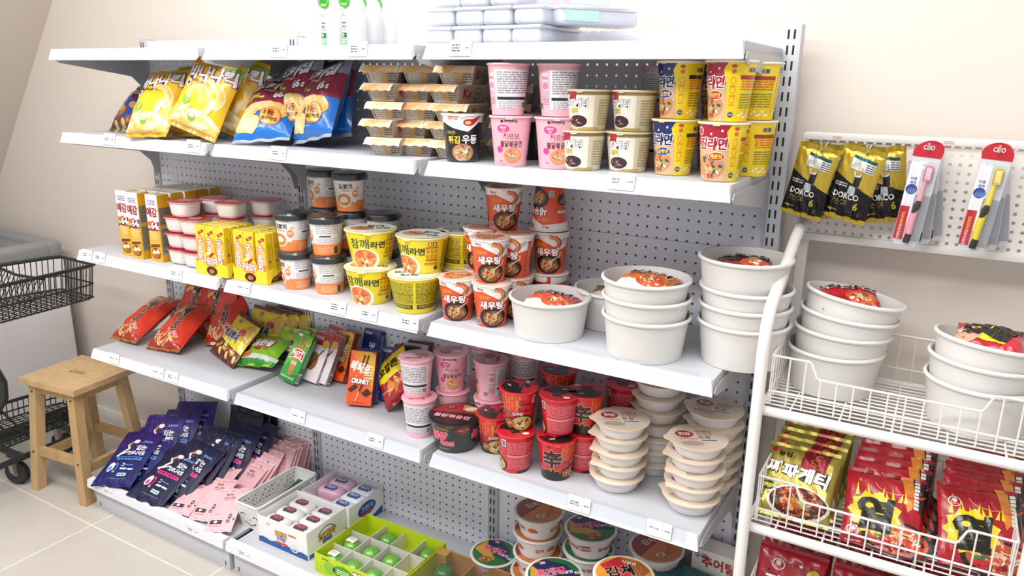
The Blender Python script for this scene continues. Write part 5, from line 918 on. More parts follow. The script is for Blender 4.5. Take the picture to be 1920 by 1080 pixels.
# ================================================================ shopping cart
bk = '#23282a'
ct = thing('shopping_cart', 'black two-tier wire shopping cart with small casters in front of the freezer', 'cart', (-.46, -.55, 0))
def basket_wires(zt, zb, rim, tap):
    """rim: four corners seen from above (front-right, front-left, rear-left, rear-right)"""
    c = sum((Vector((*p, 0)) for p in rim), Vector())/4; low = [Vector((c.x+(p[0]-c.x)*tap, c.y+(p[1]-c.y)*tap, zb)) for p in rim]; up = [Vector((*p, zt)) for p in rim]
    r = G(); r.tube([up[i].lerp(up[(i+1) % 4], q) for i in range(4) for q in (.05, .5, .95)], .0075, bk, 'plastic', 8, True); m = G(); mid = [low[i].lerp(up[i], .42) for i in range(4)]; m.tube([mid[i].lerp(mid[(i+1) % 4], q) for i in range(4) for q in (.06, .5, .94)], .0036, bk, 'plastic', 6, True); m.tube([low[i].lerp(low[(i+1) % 4], q) for i in range(4) for q in (.05, .5, .95)], .0036, bk, 'plastic', 6, True)
    b = G()
    for i in range(4):
        a0, a1, b0, b1 = up[i], up[(i+1) % 4], low[i], low[(i+1) % 4]; L = (a1-a0).length; n = max(4, int(L/.021))
        for k in range(1, n): q = k/n; pu, pl = a0.lerp(a1, q), b0.lerp(b1, q); b.tube([pu, pu.lerp(pl, .88), pl+Vector((0, 0, .0))], .0021, bk, 'plastic', 5)
    f = G()
    n = int((low[1]-low[0]).length/.02)
    for k in range(1, n): q = k/n; f.tube([low[0].lerp(low[1], q), low[3].lerp(low[2], q)], .0021, bk, 'plastic', 5)
    n = int((low[3]-low[0]).length/.026)
    for k in range(1, n): q = k/n; f.tube([low[0].lerp(low[3], q)-Vector((0, 0, .004)), low[1].lerp(low[2], q)-Vector((0, 0, .004))], .0021, bk, 'plastic', 5)
    return r, m, b, f
RIM = [(-.30, -.115), (-.563, -.115), (-.69, -.86), (-.235, -.86)]
r, m, b, f = basket_wires(.85, .715, RIM, .955)
for nm, q in (('top_rim', r), ('rail_wire', m), ('wire_wall', b), ('wire_floor', f)): child(nm, q, ct)
g = G(); D0, D1 = Vector((-.60, -.30, .845)), Vector((-.283, -.40, .845)); g.tube([(-.61, -.33, .84), (-.43, -.355, .84), (-.28, -.335, .84)], .006, bk, 'plastic', 8)
for k in range(13): x = -.605+.027*k; g.tube([(x, -.335-.02*math.sin(PI*k/12), .838), (x+.004, -.42, .725)], .002, bk, 'plastic', 5)
child('child_seat_divider', g, ct)
r, m, b, f = basket_wires(.27, .20, [(-.37, -.17), (-.60, -.17), (-.66, -.86), (-.33, -.86)], .97)
for nm, q in (('lower_rim', r), ('lower_rail', m), ('lower_wall', b), ('lower_floor', f)): child(nm, q, ct)
for s, xx in ((1, -.365), (-1, -.61)):
    g = G(); g.tube([(xx, -.20, .135), (xx+s*.005, -.50, .132), (xx+s*.03, -.86, .13)], .013, bk, 'plastic', 8); child('base_rail', g, ct)
    g = G(); q = xx+.03*s; P = [(q, -.62, .70), (q+.004*s, -.575, .62), (q+.008*s, -.535, .54), (q+.012*s, -.515, .47), (q+.012*s, -.52, .41), (q+.010*s, -.56, .355), (q+.01*s, -.64, .32), (q+.01*s, -.75, .30)]; g.tube(P, .016, bk, 'plastic', 10); child('side_frame', g, ct)
    g = G(); g.tube([(q+.012*s, -.535, .36), (xx+.004*s, -.40, .14)], .005, bk, 'plastic', 8); child('strut', g, ct)
    g = G(); g.tube([(xx+.03*s, -.86, .13), (xx+.03*s, -.93, .5), (xx+.03*s, -.95, .9)], .014, bk, 'plastic', 8); child('rear_upright', g, ct)
g = G(); g.tube([(-.64, -.95, .9), (-.64, -1.0, .97), (-.305, -1.0, .97), (-.305, -.95, .9)], .014, bk, 'plastic', 10); child('handle', g, ct)
for y in (-.24, -.48, -.80): g = G(); g.box((-.60, y-.016, .128), (-.375, y+.016, .140), '#33383a', 'plastic', .003); child('cross_plate', g, ct)
for x, y in ((-.42, -.475), (-.52, -.235), (-.30, -.82), (-.64, -.82)):
    g = G(); g.hexa([(x-.016, y-.02, .05), (x+.016, y-.02, .05), (x+.016, y+.008, .05), (x-.016, y+.008, .05), (x-.018, y-.028, .128), (x+.018, y-.028, .128), (x+.018, y+.028, .128), (x-.018, y+.028, .128)], '#c2c4c4', 'steel'); fk = child('caster_fork', g, ct)
    w = G(); w.lathe([(.0, -.011), (.014, -.0125), (.030, -.012), (.032, -.013), (.046, -.013), (.05, -.009), (.05, .009), (.046, .013), (.032, .013), (.030, .012), (.014, .0125), (.0, .011)], ['#8a8c8c', '#2b2e30', '#4a4e50', '#2b2e30', '#202224', '#202224', '#202224', '#2b2e30', '#4a4e50', '#2b2e30', '#8a8c8c'], 'rubber', 32); me = w.mesh('caster_wheel'); me.transform(Matrix.Translation((x, y, .0505)) @ Matrix.Rotation(math.radians(20), 4, 'Z') @ Matrix.Rotation(PI/2, 4, 'X')); o = obj('caster_wheel', me); o.parent = fk
    o.location = (0, 0, 0)
# ================================================================ what stands where
def rows(kind, name, cat, group, items):
    for loc, rot, lab, *r in items: put(kind, name, lab, cat, loc, rot, group, r[0] if r else None)
rows('pink_cup', 'noodle_cup', 'cup noodles', 'tall pink noodle cups on the second shelf', [
    ((1.758, -.317, 1.403), (0, 0, .458), 'tall pink noodle cup with its front print showing, bottom of the left pink pair'),
    ((1.746, -.311, 1.517), (0, 0, -2.226), 'tall pink noodle cup turned to its white panel, top of the left pink pair'),
    ((1.861, -.292, 1.403), (0, 0, .503), 'tall pink noodle cup half hidden by a cream cup, bottom of the second pink pair'),
    ((1.861, -.286, 1.517), (0, 0, -2.012), 'tall pink noodle cup turned sideways, top of the second pink pair'),
    ((1.8, -.07, 1.403), (0, 0, 3.586), 'shadowed pink noodle cup at the back behind the two pink pairs'),
    ((2.035, -.1, 1.403), (0, 0, 3.477), 'shadowed pink noodle cup on the shelf behind the cream cups'),
    ((2.035, -.1, 1.517), (0, 0, 3.477), 'dark shadowed pink noodle cup raised at the back above the cream cups'),
])
rows('choco_cup', 'noodle_cup', 'cup noodles', 'cream noodle cups on the second shelf', [
    ((1.923, -.279, 1.403), (0, 0, .013), 'squat cream noodle cup with white lettering, bottom left of the four cream cups'),
    ((1.929, -.273, 1.49), (0, 0, .043), 'squat cream noodle cup with white lettering, top left of the four cream cups'),
    ((2.018, -.246, 1.403), (0, 0, -.01), 'squat cream noodle cup with white lettering, bottom right of the four cream cups'),
    ((2.024, -.24, 1.49), (0, 0, -.224), 'squat cream noodle cup with white lettering, top right of the four cream cups'),
])
rows('mild_cup', 'noodle_cup', 'cup noodles', 'blue and yellow noodle cups on the second shelf', [
    ((2.121, -.244, 1.403), (0, 0, -.278), 'blue and yellow noodle cup standing on the shelf under the other blue one'),
    ((2.123, -.24, 1.52), (0, 0, -.454), 'blue and yellow noodle cup stacked on top of the lower blue one'),
    ((2.178, -.12, 1.403), (0, 0, -.784), 'shadowed blue and yellow noodle cup on the shelf behind the blue pair'),
    ((2.178, -.12, 1.52), (0, 0, -.784), 'shadowed blue and yellow noodle cup raised behind the upper blue cup'),
])
rows('hot_cup', 'noodle_cup', 'cup noodles', 'red and yellow noodle cups on the second shelf', [
    ((2.236, -.291, 1.403), (0, 0, -.024), 'red and yellow noodle cup at the shelf front, lower one of the front red pair'),
    ((2.24, -.287, 1.52), (0, 0, -.48), 'red and yellow noodle cup, upper one of the front red pair'),
    ((2.263, -.161, 1.403), (0, 0, -.826), 'red and yellow noodle cup, lower one of the pair nearest the shelf end'),
    ((2.263, -.157, 1.52), (0, 0, -1.246), 'red and yellow noodle cup showing its yellow side, upper one nearest the shelf end'),
])
rows('udon_cup', 'noodle_cup', 'cup noodles', 'black noodle cups on the second shelf', [
    ((1.611, -.295, 1.403), (0, 0, .59), 'black and white noodle cup with a red comet mark beside the stacked meal trays'),
    ((1.7, -.155, 1.403), (0, 0, -.187), 'second black noodle cup half hidden behind the one with the red comet'),
])
rows('meal_tray', 'meal_tray', 'ready meal', 'sleeved meal trays stacked on the second shelf', [
    ((1.371, -.245, 1.403), (0, 0, .157), 'sleeved grey and orange meal tray, bottom of the left stack beside the chip bags'),
    ((1.359, -.239, 1.448), (0, 0, -.017), 'sleeved grey and orange meal tray, second of the left stack beside the chip bags'),
    ((1.379, -.249, 1.492), (0, 0, .192), 'sleeved grey and orange meal tray, third of the left stack beside the chip bags'),
    ((1.367, -.237, 1.537), (0, 0, -.052), 'sleeved grey and orange meal tray, fourth of the left stack beside the chip bags'),
    ((1.347, -.233, 1.581), (0, 0, .279), 'sleeved grey and orange meal tray, top of the left stack beside the chip bags'),
    ((1.436, -.211, 1.403), (0, 0, .227), 'sleeved grey and orange meal tray, bottom of the middle stack beside the chip bags'),
    ((1.426, -.205, 1.448), (0, 0, .052), 'sleeved grey and orange meal tray, second of the middle stack beside the chip bags'),
    ((1.448, -.215, 1.492), (0, 0, .262), 'sleeved grey and orange meal tray, third of the middle stack beside the chip bags'),
    ((1.438, -.203, 1.537), (0, 0, .017), 'sleeved grey and orange meal tray, fourth of the middle stack beside the chip bags'),
    ((1.44, -.199, 1.581), (0, 0, .349), 'sleeved grey and orange meal tray, top of the middle stack beside the chip bags'),
    ((1.558, -.216, 1.403), (0, 0, .105), 'sleeved grey and orange meal tray, bottom of the right stack beside the chip bags'),
    ((1.543, -.21, 1.448), (0, 0, -.07), 'sleeved grey and orange meal tray, second of the right stack beside the chip bags'),
    ((1.56, -.22, 1.492), (0, 0, .14), 'sleeved grey and orange meal tray, third of the right stack beside the chip bags'),
    ((1.545, -.208, 1.537), (0, 0, -.105), 'sleeved grey and orange meal tray, fourth of the right stack beside the chip bags'),
    ((1.558, -.204, 1.581), (0, 0, .227), 'sleeved grey and orange meal tray, top of the right stack beside the chip bags'),
    ((1.63, -.075, 1.403), (0, 0, .262), 'sleeved meal tray in shadow behind the black noodle cup, bottom of the rear stack'),
    ((1.63, -.075, 1.448), (0, 0, .314), 'sleeved meal tray in shadow behind the black noodle cup, second of the rear stack'),
    ((1.63, -.075, 1.492), (0, 0, .367), 'sleeved meal tray in shadow behind the black noodle cup, third of the rear stack'),
    ((1.63, -.075, 1.537), (0, 0, .419), 'sleeved meal tray in shadow behind the black noodle cup, fourth of the rear stack'),
])
rows('banana_bag', 'snack_bag', 'snack', 'yellow banana snack bags', [
    ((.485, -.366, 1.403), (-.588, -.044, .09), 'yellow banana snack bag, the left one of the two in front on the second shelf', 1.403),
    ((.673, -.343, 1.403), (-.38, .292, .155), 'yellow banana snack bag, right one of the two in front, next to the chip bags', 1.403),
    ((.535, -.262, 1.403), (-.449, -.044, .143), 'yellow banana snack bag mostly hidden behind the left front one', 1.403),
    ((.694, -.243, 1.403), (-.241, .292, .102), 'yellow banana snack bag in shadow behind the right front one', 1.403),
])
rows('chips_bag', 'snack_bag', 'snack', 'blue and maroon potato chip bags', [
    ((.777, -.209, 1.403), (-.624, -.079, .157), 'blue and maroon potato chip bag next to the yellow banana bags', 1.403),
    ((.922, -.307, 1.403), (-.826, -.092, .298), 'blue and maroon potato chip bag slumped in front, middle of the three front chip bags', 1.403),
    ((1.085, -.27, 1.403), (-.519, -.193, -.184), 'blue and maroon potato chip bag standing tall beside the meal trays', 1.403),
    ((.97, -.23, 1.403), (-.414, -.193, -.114), 'blue and maroon potato chip bag squeezed between the slumped one and the tall one', 1.403),
    ((1.054, -.155, 1.403), (-.274, -.158, -.184), 'dark shadowed potato chip bag behind the tall one', 1.403),
    ((.945, -.15, 1.403), (-.274, -.193, -.096), 'dark shadowed potato chip bag behind the slumped one', 1.403),
])
rows('nut_bag', 'snack_bag', 'snack', 'blue and brown nut snack bags', [
    ((.167, -.241, 1.403), (-.71, -.093, -.113), 'blue and brown nut snack bag at the left end of the second shelf', 1.403),
    ((.322, -.161, 1.403), (-.466, -.093, -.113), 'nut snack bag with a green top edge peeking out behind the front one', 1.403),
])
rows('chip_box', 'snack_box', 'snack', 'tall potato snack boxes', [
    ((.235, -.288, .995), (0, 0, .02), 'tall potato snack box at the left end of the third shelf'),
    ((.306, -.297, .995), (0, 0, .02), 'tall potato snack box, middle of the three in front'),
    ((.398, -.29, .995), (0, 0, .02), 'tall potato snack box beside the stacked white tubs, right of the three in front'),
    ((.262, -.232, .995), (0, 0, -.01), 'tall potato snack box in the second row from the front, left column'),
    ((.326, -.232, .995), (0, 0, 0), 'tall potato snack box in the second row from the front, middle column'),
    ((.39, -.232, .995), (0, 0, .01), 'tall potato snack box in the second row from the front, right column'),
    ((.268, -.182, .995), (0, 0, -.01), 'tall potato snack box in the third row from the front, left column'),
    ((.332, -.182, .995), (0, 0, 0), 'tall potato snack box in the third row from the front, middle column'),
    ((.396, -.182, .995), (0, 0, .01), 'tall potato snack box in the third row from the front, right column'),
    ((.262, -.132, .995), (0, 0, -.01), 'tall potato snack box in the fourth row from the front, left column'),
    ((.326, -.132, .995), (0, 0, 0), 'tall potato snack box in the fourth row from the front, middle column'),
    ((.39, -.132, .995), (0, 0, .01), 'tall potato snack box in the fourth row from the front, right column'),
    ((.268, -.082, .995), (0, 0, -.01), 'tall potato snack box in the fifth row from the front, left column'),
    ((.332, -.082, .995), (0, 0, 0), 'tall potato snack box in the fifth row from the front, middle column'),
    ((.396, -.082, .995), (0, 0, .01), 'tall potato snack box in the fifth row from the front, right column'),
])
rows('rice_tub', 'tub', 'tub', 'white tubs with red lids on the third shelf', [
    ((.489, -.274, .995), (0, 0, .07), 'white tub with a red film lid, bottom of the front left tub stack'),
    ((.489, -.274, 1.048), (0, 0, .122), 'white tub with a red film lid, second of the front left tub stack'),
    ((.489, -.274, 1.101), (0, 0, .175), 'white tub with a red film lid, third of the front left tub stack'),
    ((.517, -.274, 1.153), (0, 0, .087), 'white tub with a red film lid, top of the front left tub stack'),
    ((.567, -.278, .995), (0, 0, .07), 'white tub with a red film lid, bottom of the front right tub stack'),
    ((.567, -.278, 1.048), (0, 0, .122), 'white tub with a red film lid, middle of the front right tub stack'),
    ((.567, -.278, 1.101), (0, 0, .175), 'white tub with a red film lid, top of the front right tub stack'),
    ((.539, -.169, .995), (0, 0, .07), 'white tub with a red film lid, bottom of the rear left tub stack'),
    ((.539, -.169, 1.048), (0, 0, .122), 'white tub with a red film lid, second of the rear left tub stack'),
    ((.539, -.169, 1.101), (0, 0, .175), 'white tub with a red film lid, third of the rear left tub stack'),
    ((.539, -.169, 1.153), (0, 0, .227), 'white tub with a red film lid, top of the rear left tub stack'),
    ((.654, -.204, .995), (0, 0, .07), 'white tub with a red film lid, bottom of the rear right tub stack'),
    ((.654, -.204, 1.048), (0, 0, .122), 'white tub with a red film lid, second of the rear right tub stack'),
    ((.654, -.204, 1.101), (0, 0, .175), 'white tub with a red film lid, third of the rear right tub stack'),
    ((.654, -.204, 1.153), (0, 0, .227), 'white tub with a red film lid, top of the rear right tub stack'),
    ((.704, -.109, .995), (0, 0, .07), 'white tub with a red film lid, bottom of the farthest back tub stack'),
    ((.704, -.109, 1.048), (0, 0, .122), 'white tub with a red film lid, second of the farthest back tub stack'),
    ((.704, -.109, 1.101), (0, 0, .175), 'white tub with a red film lid, third of the farthest back tub stack'),
    ((.704, -.109, 1.153), (0, 0, .227), 'white tub with a red film lid, top of the farthest back tub stack'),
])
rows('display_tray', 'display_tray', 'display tray', 'yellow display trays', [
    ((.702, -.276, .995), (0, 0, .02), 'yellow card display tray with a round front tab, left one beside the white tubs'),
    ((.862, -.266, .995), (0, 0, .02), 'yellow card display tray with a round front tab, right one beside the white cups'),
])
rows('stick_box', 'snack_box', 'snack', 'yellow potato stick boxes in the display trays', [
    ((.656, -.322, .997), (0, 0, -.01), 'yellow potato stick box, front row left place in the left display tray'),
    ((.7, -.322, .997), (0, 0, 0), 'yellow potato stick box, front row middle place in the left display tray'),
    ((.744, -.322, .997), (0, 0, .01), 'yellow potato stick box, front row right place in the left display tray'),
    ((.656, -.293, .997), (0, 0, 0), 'yellow potato stick box, second row left place in the left display tray'),
    ((.7, -.293, .997), (0, 0, .01), 'yellow potato stick box, second row middle place in the left display tray'),
    ((.744, -.293, .997), (0, 0, -.01), 'yellow potato stick box, second row right place in the left display tray'),
    ((.656, -.265, .997), (0, 0, .01), 'yellow potato stick box, third row left place in the left display tray'),
    ((.7, -.265, .997), (0, 0, -.01), 'yellow potato stick box, third row middle place in the left display tray'),
    ((.744, -.265, .997), (0, 0, 0), 'yellow potato stick box, third row right place in the left display tray'),
    ((.656, -.236, .997), (0, 0, -.01), 'yellow potato stick box, rear row left place in the left display tray'),
    ((.7, -.236, .997), (0, 0, 0), 'yellow potato stick box, rear row middle place in the left display tray'),
    ((.744, -.236, .997), (0, 0, .01), 'yellow potato stick box, rear row right place in the left display tray'),
    ((.816, -.312, .997), (0, 0, -.01), 'yellow potato stick box, front row left place in the right display tray'),
    ((.86, -.312, .997), (0, 0, 0), 'yellow potato stick box, front row middle place in the right display tray'),
    ((.912, -.312, .997), (0, 0, .01), 'yellow potato stick box, front row right place in the right display tray'),
    ((.816, -.283, .997), (0, 0, 0), 'yellow potato stick box, second row left place in the right display tray'),
    ((.86, -.283, .997), (0, 0, .01), 'yellow potato stick box, second row middle place in the right display tray'),
    ((.912, -.283, .997), (0, 0, -.01), 'yellow potato stick box, second row right place in the right display tray'),
    ((.816, -.255, .997), (0, 0, .01), 'yellow potato stick box, third row left place in the right display tray'),
    ((.86, -.255, .997), (0, 0, -.01), 'yellow potato stick box, third row middle place in the right display tray'),
    ((.912, -.255, .997), (0, 0, 0), 'yellow potato stick box, third row right place in the right display tray'),
    ((.816, -.226, .997), (0, 0, -.01), 'yellow potato stick box, rear row left place in the right display tray'),
    ((.86, -.226, .997), (0, 0, 0), 'yellow potato stick box, rear row middle place in the right display tray'),
    ((.912, -.226, .997), (0, 0, .01), 'yellow potato stick box, rear row right place in the right display tray'),
])
rows('yopo_cup', 'noodle_cup', 'cup noodles', 'white and orange cups with black lids', [
    ((1.016, -.286, .995), (0, 0, -.201), 'white and orange cup with a black lid, bottom of the front left pair'),
    ((1.131, -.273, .995), (0, 0, -.766), 'black-lidded white and orange cup turned to its text, bottom of the front right pair'),
    ((1.004, -.282, 1.107), (0, 0, .29), 'black-lidded white and orange cup with a bowl picture, top of the front left pair'),
    ((1.125, -.269, 1.107), (0, 0, -.835), 'black-lidded white and orange cup turned to its text, top of the front right pair'),
    ((1.02, -.155, .995), (0, 0, -.278), 'black-lidded cup at the bottom of the rear left stack of three'),
    ((1.125, -.16, .995), (0, 0, -.31), 'black-lidded cup at the bottom of the rear middle stack of three'),
    ((1.02, -.155, 1.107), (0, 0, -.278), 'black-lidded cup second in the rear left stack of three'),
    ((1.125, -.16, 1.107), (0, 0, -.31), 'black-lidded cup second in the rear middle stack of three'),
    ((1.02, -.16, 1.22), (0, 0, -.102), 'black-lidded cup on top of the rear left stack of three, under the shelf above'),
    ((1.13, -.17, 1.22), (0, 0, .738), 'black-lidded cup on top of the rear middle stack of three, front print showing'),
    ((1.225, -.14, .995), (0, 0, .348), 'black-lidded cup at the bottom of the rear pair behind the yellow bowls'),
    ((1.225, -.14, 1.107), (0, 0, .348), 'black-lidded cup on top of the rear pair behind the yellow bowls'),
])
rows('sesame_bowl', 'noodle_bowl', 'cup noodles', 'large yellow noodle bowls', [
    ((1.289, -.274, .995), (0, 0, .331), 'large yellow noodle bowl with green lettering, bottom of the left front pair'),
    ((1.272, -.249, 1.094), (0, 0, .609), 'large yellow noodle bowl with green lettering, top of the left front pair'),
    ((1.445, -.278, .995), (0, 0, 3.763), 'large yellow noodle bowl turned to its small print, bottom of the right front pair'),
    ((1.441, -.235, 1.094), (0, 0, .016), 'large yellow noodle bowl turned partly away, top of the right front pair'),
    ((1.495, -.125, .995), (0, 0, 3.698), 'large yellow noodle bowl in shadow, bottom of the pair at the back'),
    ((1.495, -.125, 1.094), (0, 0, 3.698), 'large yellow noodle bowl in shadow, top of the pair at the back'),
])
rows('shrimp_cup', 'noodle_cup', 'cup noodles', 'orange shrimp noodle cups on the third shelf', [
    ((1.582, -.278, .995), (0, 0, .424), 'orange shrimp noodle cup standing on the shelf beside the yellow bowls'),
    ((1.684, -.275, .995), (0, 0, .586), 'orange shrimp noodle cup at the front beside the white tub, bottom of the front pair'),
    ((1.673, -.267, 1.106), (0, 0, .554), 'orange shrimp noodle cup on top of the front pair beside the white tub'),
    ((1.585, -.165, .995), (0, 0, .215), 'orange shrimp noodle cup at the bottom of the rear left stack'),
    ((1.585, -.165, 1.106), (0, 0, .146), 'orange shrimp noodle cup second in the rear left stack, partly hidden'),
    ((1.7, -.185, .995), (0, 0, .484), 'orange shrimp noodle cup at the bottom of the rear middle stack'),
    ((1.7, -.185, 1.106), (0, 0, -.005), 'orange shrimp noodle cup second in the rear middle stack'),
    ((1.645, -.155, 1.218), (0, 0, .605), 'orange shrimp noodle cup on the very top of the pile, upright'),
    ((1.757, -.098, .995), (0, 0, 3.578), 'orange shrimp noodle cup turned to its small print, bottom of the rear right stack'),
    ((1.757, -.098, 1.106), (0, 0, .296), 'orange shrimp noodle cup second in the rear right stack'),
    ((1.752, -.1, 1.33), (3.142, 0, 2.758), 'orange shrimp noodle cup stacked upside down on top of the rear right stack'),
])
rows('white_tub', 'paper_tub', 'tub', 'white paper tubs on the third shelf', [
    ((1.842, -.26, .995), (0, 0, .47), 'low white paper tub standing alone beside the orange cups'),
    ((1.945, -.105, .995), (0, 0, 0), 'low white paper tub half hidden behind the front stack of three'),
    ((2.092, -.268, .995), (0, 0, 0), 'white paper tub at the bottom of the front stack of three'),
    ((2.09, -.268, 1.038), (0, 0, 0), 'white paper tub in the middle of the front stack of three'),
    ((2.086, -.266, 1.078), (0, 0, 0), 'white paper tub on top of the front stack of three'),
    ((2.292, -.198, .995), (0, 0, 0), 'white paper tub at the bottom of the stack beside the shelf end'),
    ((2.292, -.198, 1.035), (0, 0, 0), 'white paper tub second from the bottom beside the shelf end'),
    ((2.292, -.198, 1.073), (0, 0, 0), 'white paper tub third from the bottom beside the shelf end'),
    ((2.284, -.198, 1.137), (0, 0, 0), 'white paper tub on top of the stack beside the shelf end'),
])
rows('pink_cup', 'noodle_cup', 'cup noodles', 'pink noodle cups on the fourth shelf', [
    ((1.447, -.271, .625), (0, 0, 3.725), 'pink noodle cup showing small print, bottom of the front pair on the fourth shelf'),
    ((1.432, -.262, .739), (0, 0, 3.658), 'pink noodle cup showing small print, top of the front pair on the fourth shelf'),
    ((1.495, -.175, .625), (0, 0, -.442), 'pink noodle cup at the bottom of the middle pink pair on the fourth shelf'),
    ((1.492, -.178, .739), (0, 0, .537), 'pink noodle cup with its picture showing, top of the middle pair on the fourth shelf'),
    ((1.618, -.165, .625), (0, 0, -.497), 'pink noodle cup at the bottom of the right pink pair behind the black bowl'),
    ((1.618, -.168, .739), (0, 0, -1.125), 'pink noodle cup turned sideways, top of the right pink pair behind the black bowl'),
    ((1.53, -.065, .625), (0, 0, 3.703), 'pink noodle cup at the bottom of the rearmost pink pair'),
    ((1.53, -.065, .739), (0, 0, 3.703), 'pink noodle cup on top of the rearmost pink pair'),
    ((1.665, -.062, .625), (0, 0, 3.645), 'pink noodle cup in deep shadow at the bottom by the pegboard'),
    ((1.665, -.062, .739), (0, 0, 3.645), 'pink noodle cup in deep shadow raised by the pegboard'),
])
rows('fire_bowl', 'noodle_bowl', 'cup noodles', None, [
    ((1.571, -.273, .625), (0, 0, .357), 'large black noodle bowl with pink lettering and a red and black lid'),
])
rows('shin_cup', 'noodle_cup', 'cup noodles', 'red noodle cups on the fourth shelf', [
    ((1.881, -.276, .625), (0, 0, .489), 'red noodle cup with a big black character, bottom of the front pair beside the bowls'),
    ((1.875, -.257, .733), (0, 0, 3.524), 'red noodle cup turned to its small print, top of the front pair beside the bowls'),
    ((1.775, -.298, .625), (0, 0, 3.83), 'red noodle cup turned to its barcode side, bottom of the pair beside the black bowl'),
    ((1.768, -.274, .733), (0, 0, -.781), 'red noodle cup with a slogan and bowl picture, top beside the black bowl'),
    ((1.674, -.237, .625), (0, 0, -.782), 'red noodle cup single height just behind the black bowl'),
    ((1.925, -.205, .625), (0, 0, 3.52), 'red noodle cup at the bottom of the pair behind the front pair'),
    ((1.925, -.208, .733), (0, 0, .484), 'red noodle cup with a big black character, top of the pair behind the front pair'),
    ((1.83, -.105, .625), (0, 0, 3.58), 'red noodle cup at the bottom of the shadowed rear stack'),
    ((1.8, -.11, .733), (0, 0, -.244), 'red noodle cup on top of the shadowed rear stack, lid towards the front'),
    ((1.99, -.1, .625), (0, 0, 3.465), 'red noodle cup in shadow at the bottom behind the stacked bowls'),
    ((1.985, -.1, .733), (0, 0, 3.468), 'red noodle cup in shadow raised behind the stacked bowls'),
])
rows('rice_bowl', 'lidded_bowl', 'bowl', 'beige-rimmed white bowls on the fourth shelf', [
    ((2.032, -.239, .625), (0, 0, -.052), 'beige-rimmed white bowl, bottom of the front left bowl stack'),
    ((2.035, -.236, .661), (0, 0, .89), 'beige-rimmed white bowl, second of the front left bowl stack'),
    ((2.037, -.238, .696), (0, 0, .733), 'beige-rimmed white bowl, third of the front left bowl stack'),
    ((2.033, -.235, .732), (0, 0, .576), 'beige-rimmed white bowl, fourth of the front left bowl stack'),
    ((2.036, -.237, .768), (0, 0, .419), 'beige-rimmed white bowl, top of the front left bowl stack'),
    ((2.221, -.24, .625), (0, 0, .017), 'beige-rimmed white bowl, bottom of the front right bowl stack at the shelf edge'),
    ((2.223, -.237, .661), (0, 0, .96), 'beige-rimmed white bowl, second of the front right bowl stack at the shelf edge'),
    ((2.226, -.239, .696), (0, 0, .803), 'beige-rimmed white bowl, third of the front right bowl stack at the shelf edge'),
    ((2.222, -.236, .732), (0, 0, .646), 'beige-rimmed white bowl, fourth of the front right bowl stack at the shelf edge'),
    ((2.225, -.238, .768), (0, 0, .489), 'beige-rimmed white bowl, top of the front right bowl stack at the shelf edge'),
    ((2.083, -.112, .625), (0, 0, -.297), 'beige-rimmed white bowl, bottom of the rear left bowl stack in shadow'),
    ((2.085, -.109, .661), (0, 0, .646), 'beige-rimmed white bowl, second of the rear left bowl stack in shadow'),
    ((2.087, -.111, .696), (0, 0, .489), 'beige-rimmed white bowl, third of the rear left bowl stack in shadow'),
    ((2.084, -.108, .732), (0, 0, .332), 'beige-rimmed white bowl, fourth of the rear left bowl stack in shadow'),
    ((2.086, -.11, .768), (0, 0, .175), 'beige-rimmed white bowl, fifth of the rear left bowl stack in shadow'),
    ((2.083, -.112, .803), (0, 0, .017), 'beige-rimmed white bowl, sixth of the rear left bowl stack in shadow'),
    ((2.085, -.109, .839), (0, 0, -.14), 'beige-rimmed white bowl, top of the rear left bowl stack in shadow'),
    ((2.233, -.132, .625), (0, 0, -.367), 'beige-rimmed white bowl, bottom of the rear right bowl stack beside the rack'),
    ((2.235, -.129, .661), (0, 0, .576), 'beige-rimmed white bowl, second of the rear right bowl stack beside the rack'),
    ((2.237, -.131, .696), (0, 0, .419), 'beige-rimmed white bowl, third of the rear right bowl stack beside the rack'),
    ((2.234, -.128, .732), (0, 0, .262), 'beige-rimmed white bowl, fourth of the rear right bowl stack beside the rack'),
    ((2.236, -.13, .768), (0, 0, .105), 'beige-rimmed white bowl, fifth of the rear right bowl stack beside the rack'),
    ((2.233, -.132, .803), (0, 0, -.052), 'beige-rimmed white bowl, top of the rear right bowl stack beside the rack'),
])
rows('shrimp_bag', 'snack_bag', 'snack', 'red shrimp cracker bags', [
    ((.05, -.259, .625), (-1.083, -.064, -.033), 'red shrimp cracker bag lying back at the left end of the fourth shelf', .625),
    ((.266, -.247, .625), (-1.05, -.064, .1), 'red shrimp cracker bag lying back, second from the left in front', .625),
    ((.417, -.102, .625), (-.681, -.186, .252), 'red shrimp cracker bag standing behind the yellow crushed noodle bag', .625),
    ((.19, -.075, .625), (-.384, .14, .105), 'red shrimp cracker bag at the back behind the two lying ones, left', .625),
    ((.32, -.06, .625), (-.262, .07, -.07), 'red shrimp cracker bag at the back behind the two lying ones, right', .625),
])
rows('crush_bag', 'snack_bag', 'snack', 'yellow and brown crushed noodle snacks', [
    ((.528, -.201, .625), (-.736, .097, -.252), 'yellow and brown crushed noodle snack bag in front of the red shrimp bags', .625),
    ((.6, -.1, .625), (-.419, .052, .035), 'yellow and brown crushed noodle snack, foremost of the three behind', .625),
    ((.645, -.076, .625), (-.349, .052, .035), 'yellow and brown crushed noodle snack, middle of the three behind', .625),
    ((.69, -.052, .625), (-.279, .052, .035), 'yellow and brown crushed noodle snack, rearmost of the three behind', .625),
])
rows('ball_bag', 'snack_bag', 'snack', None, [
    ((.669, -.2, .625), (-1.154, -.131, .071), 'bright green biscuit snack bag leaning in front beside the pretzel box', .625),
])
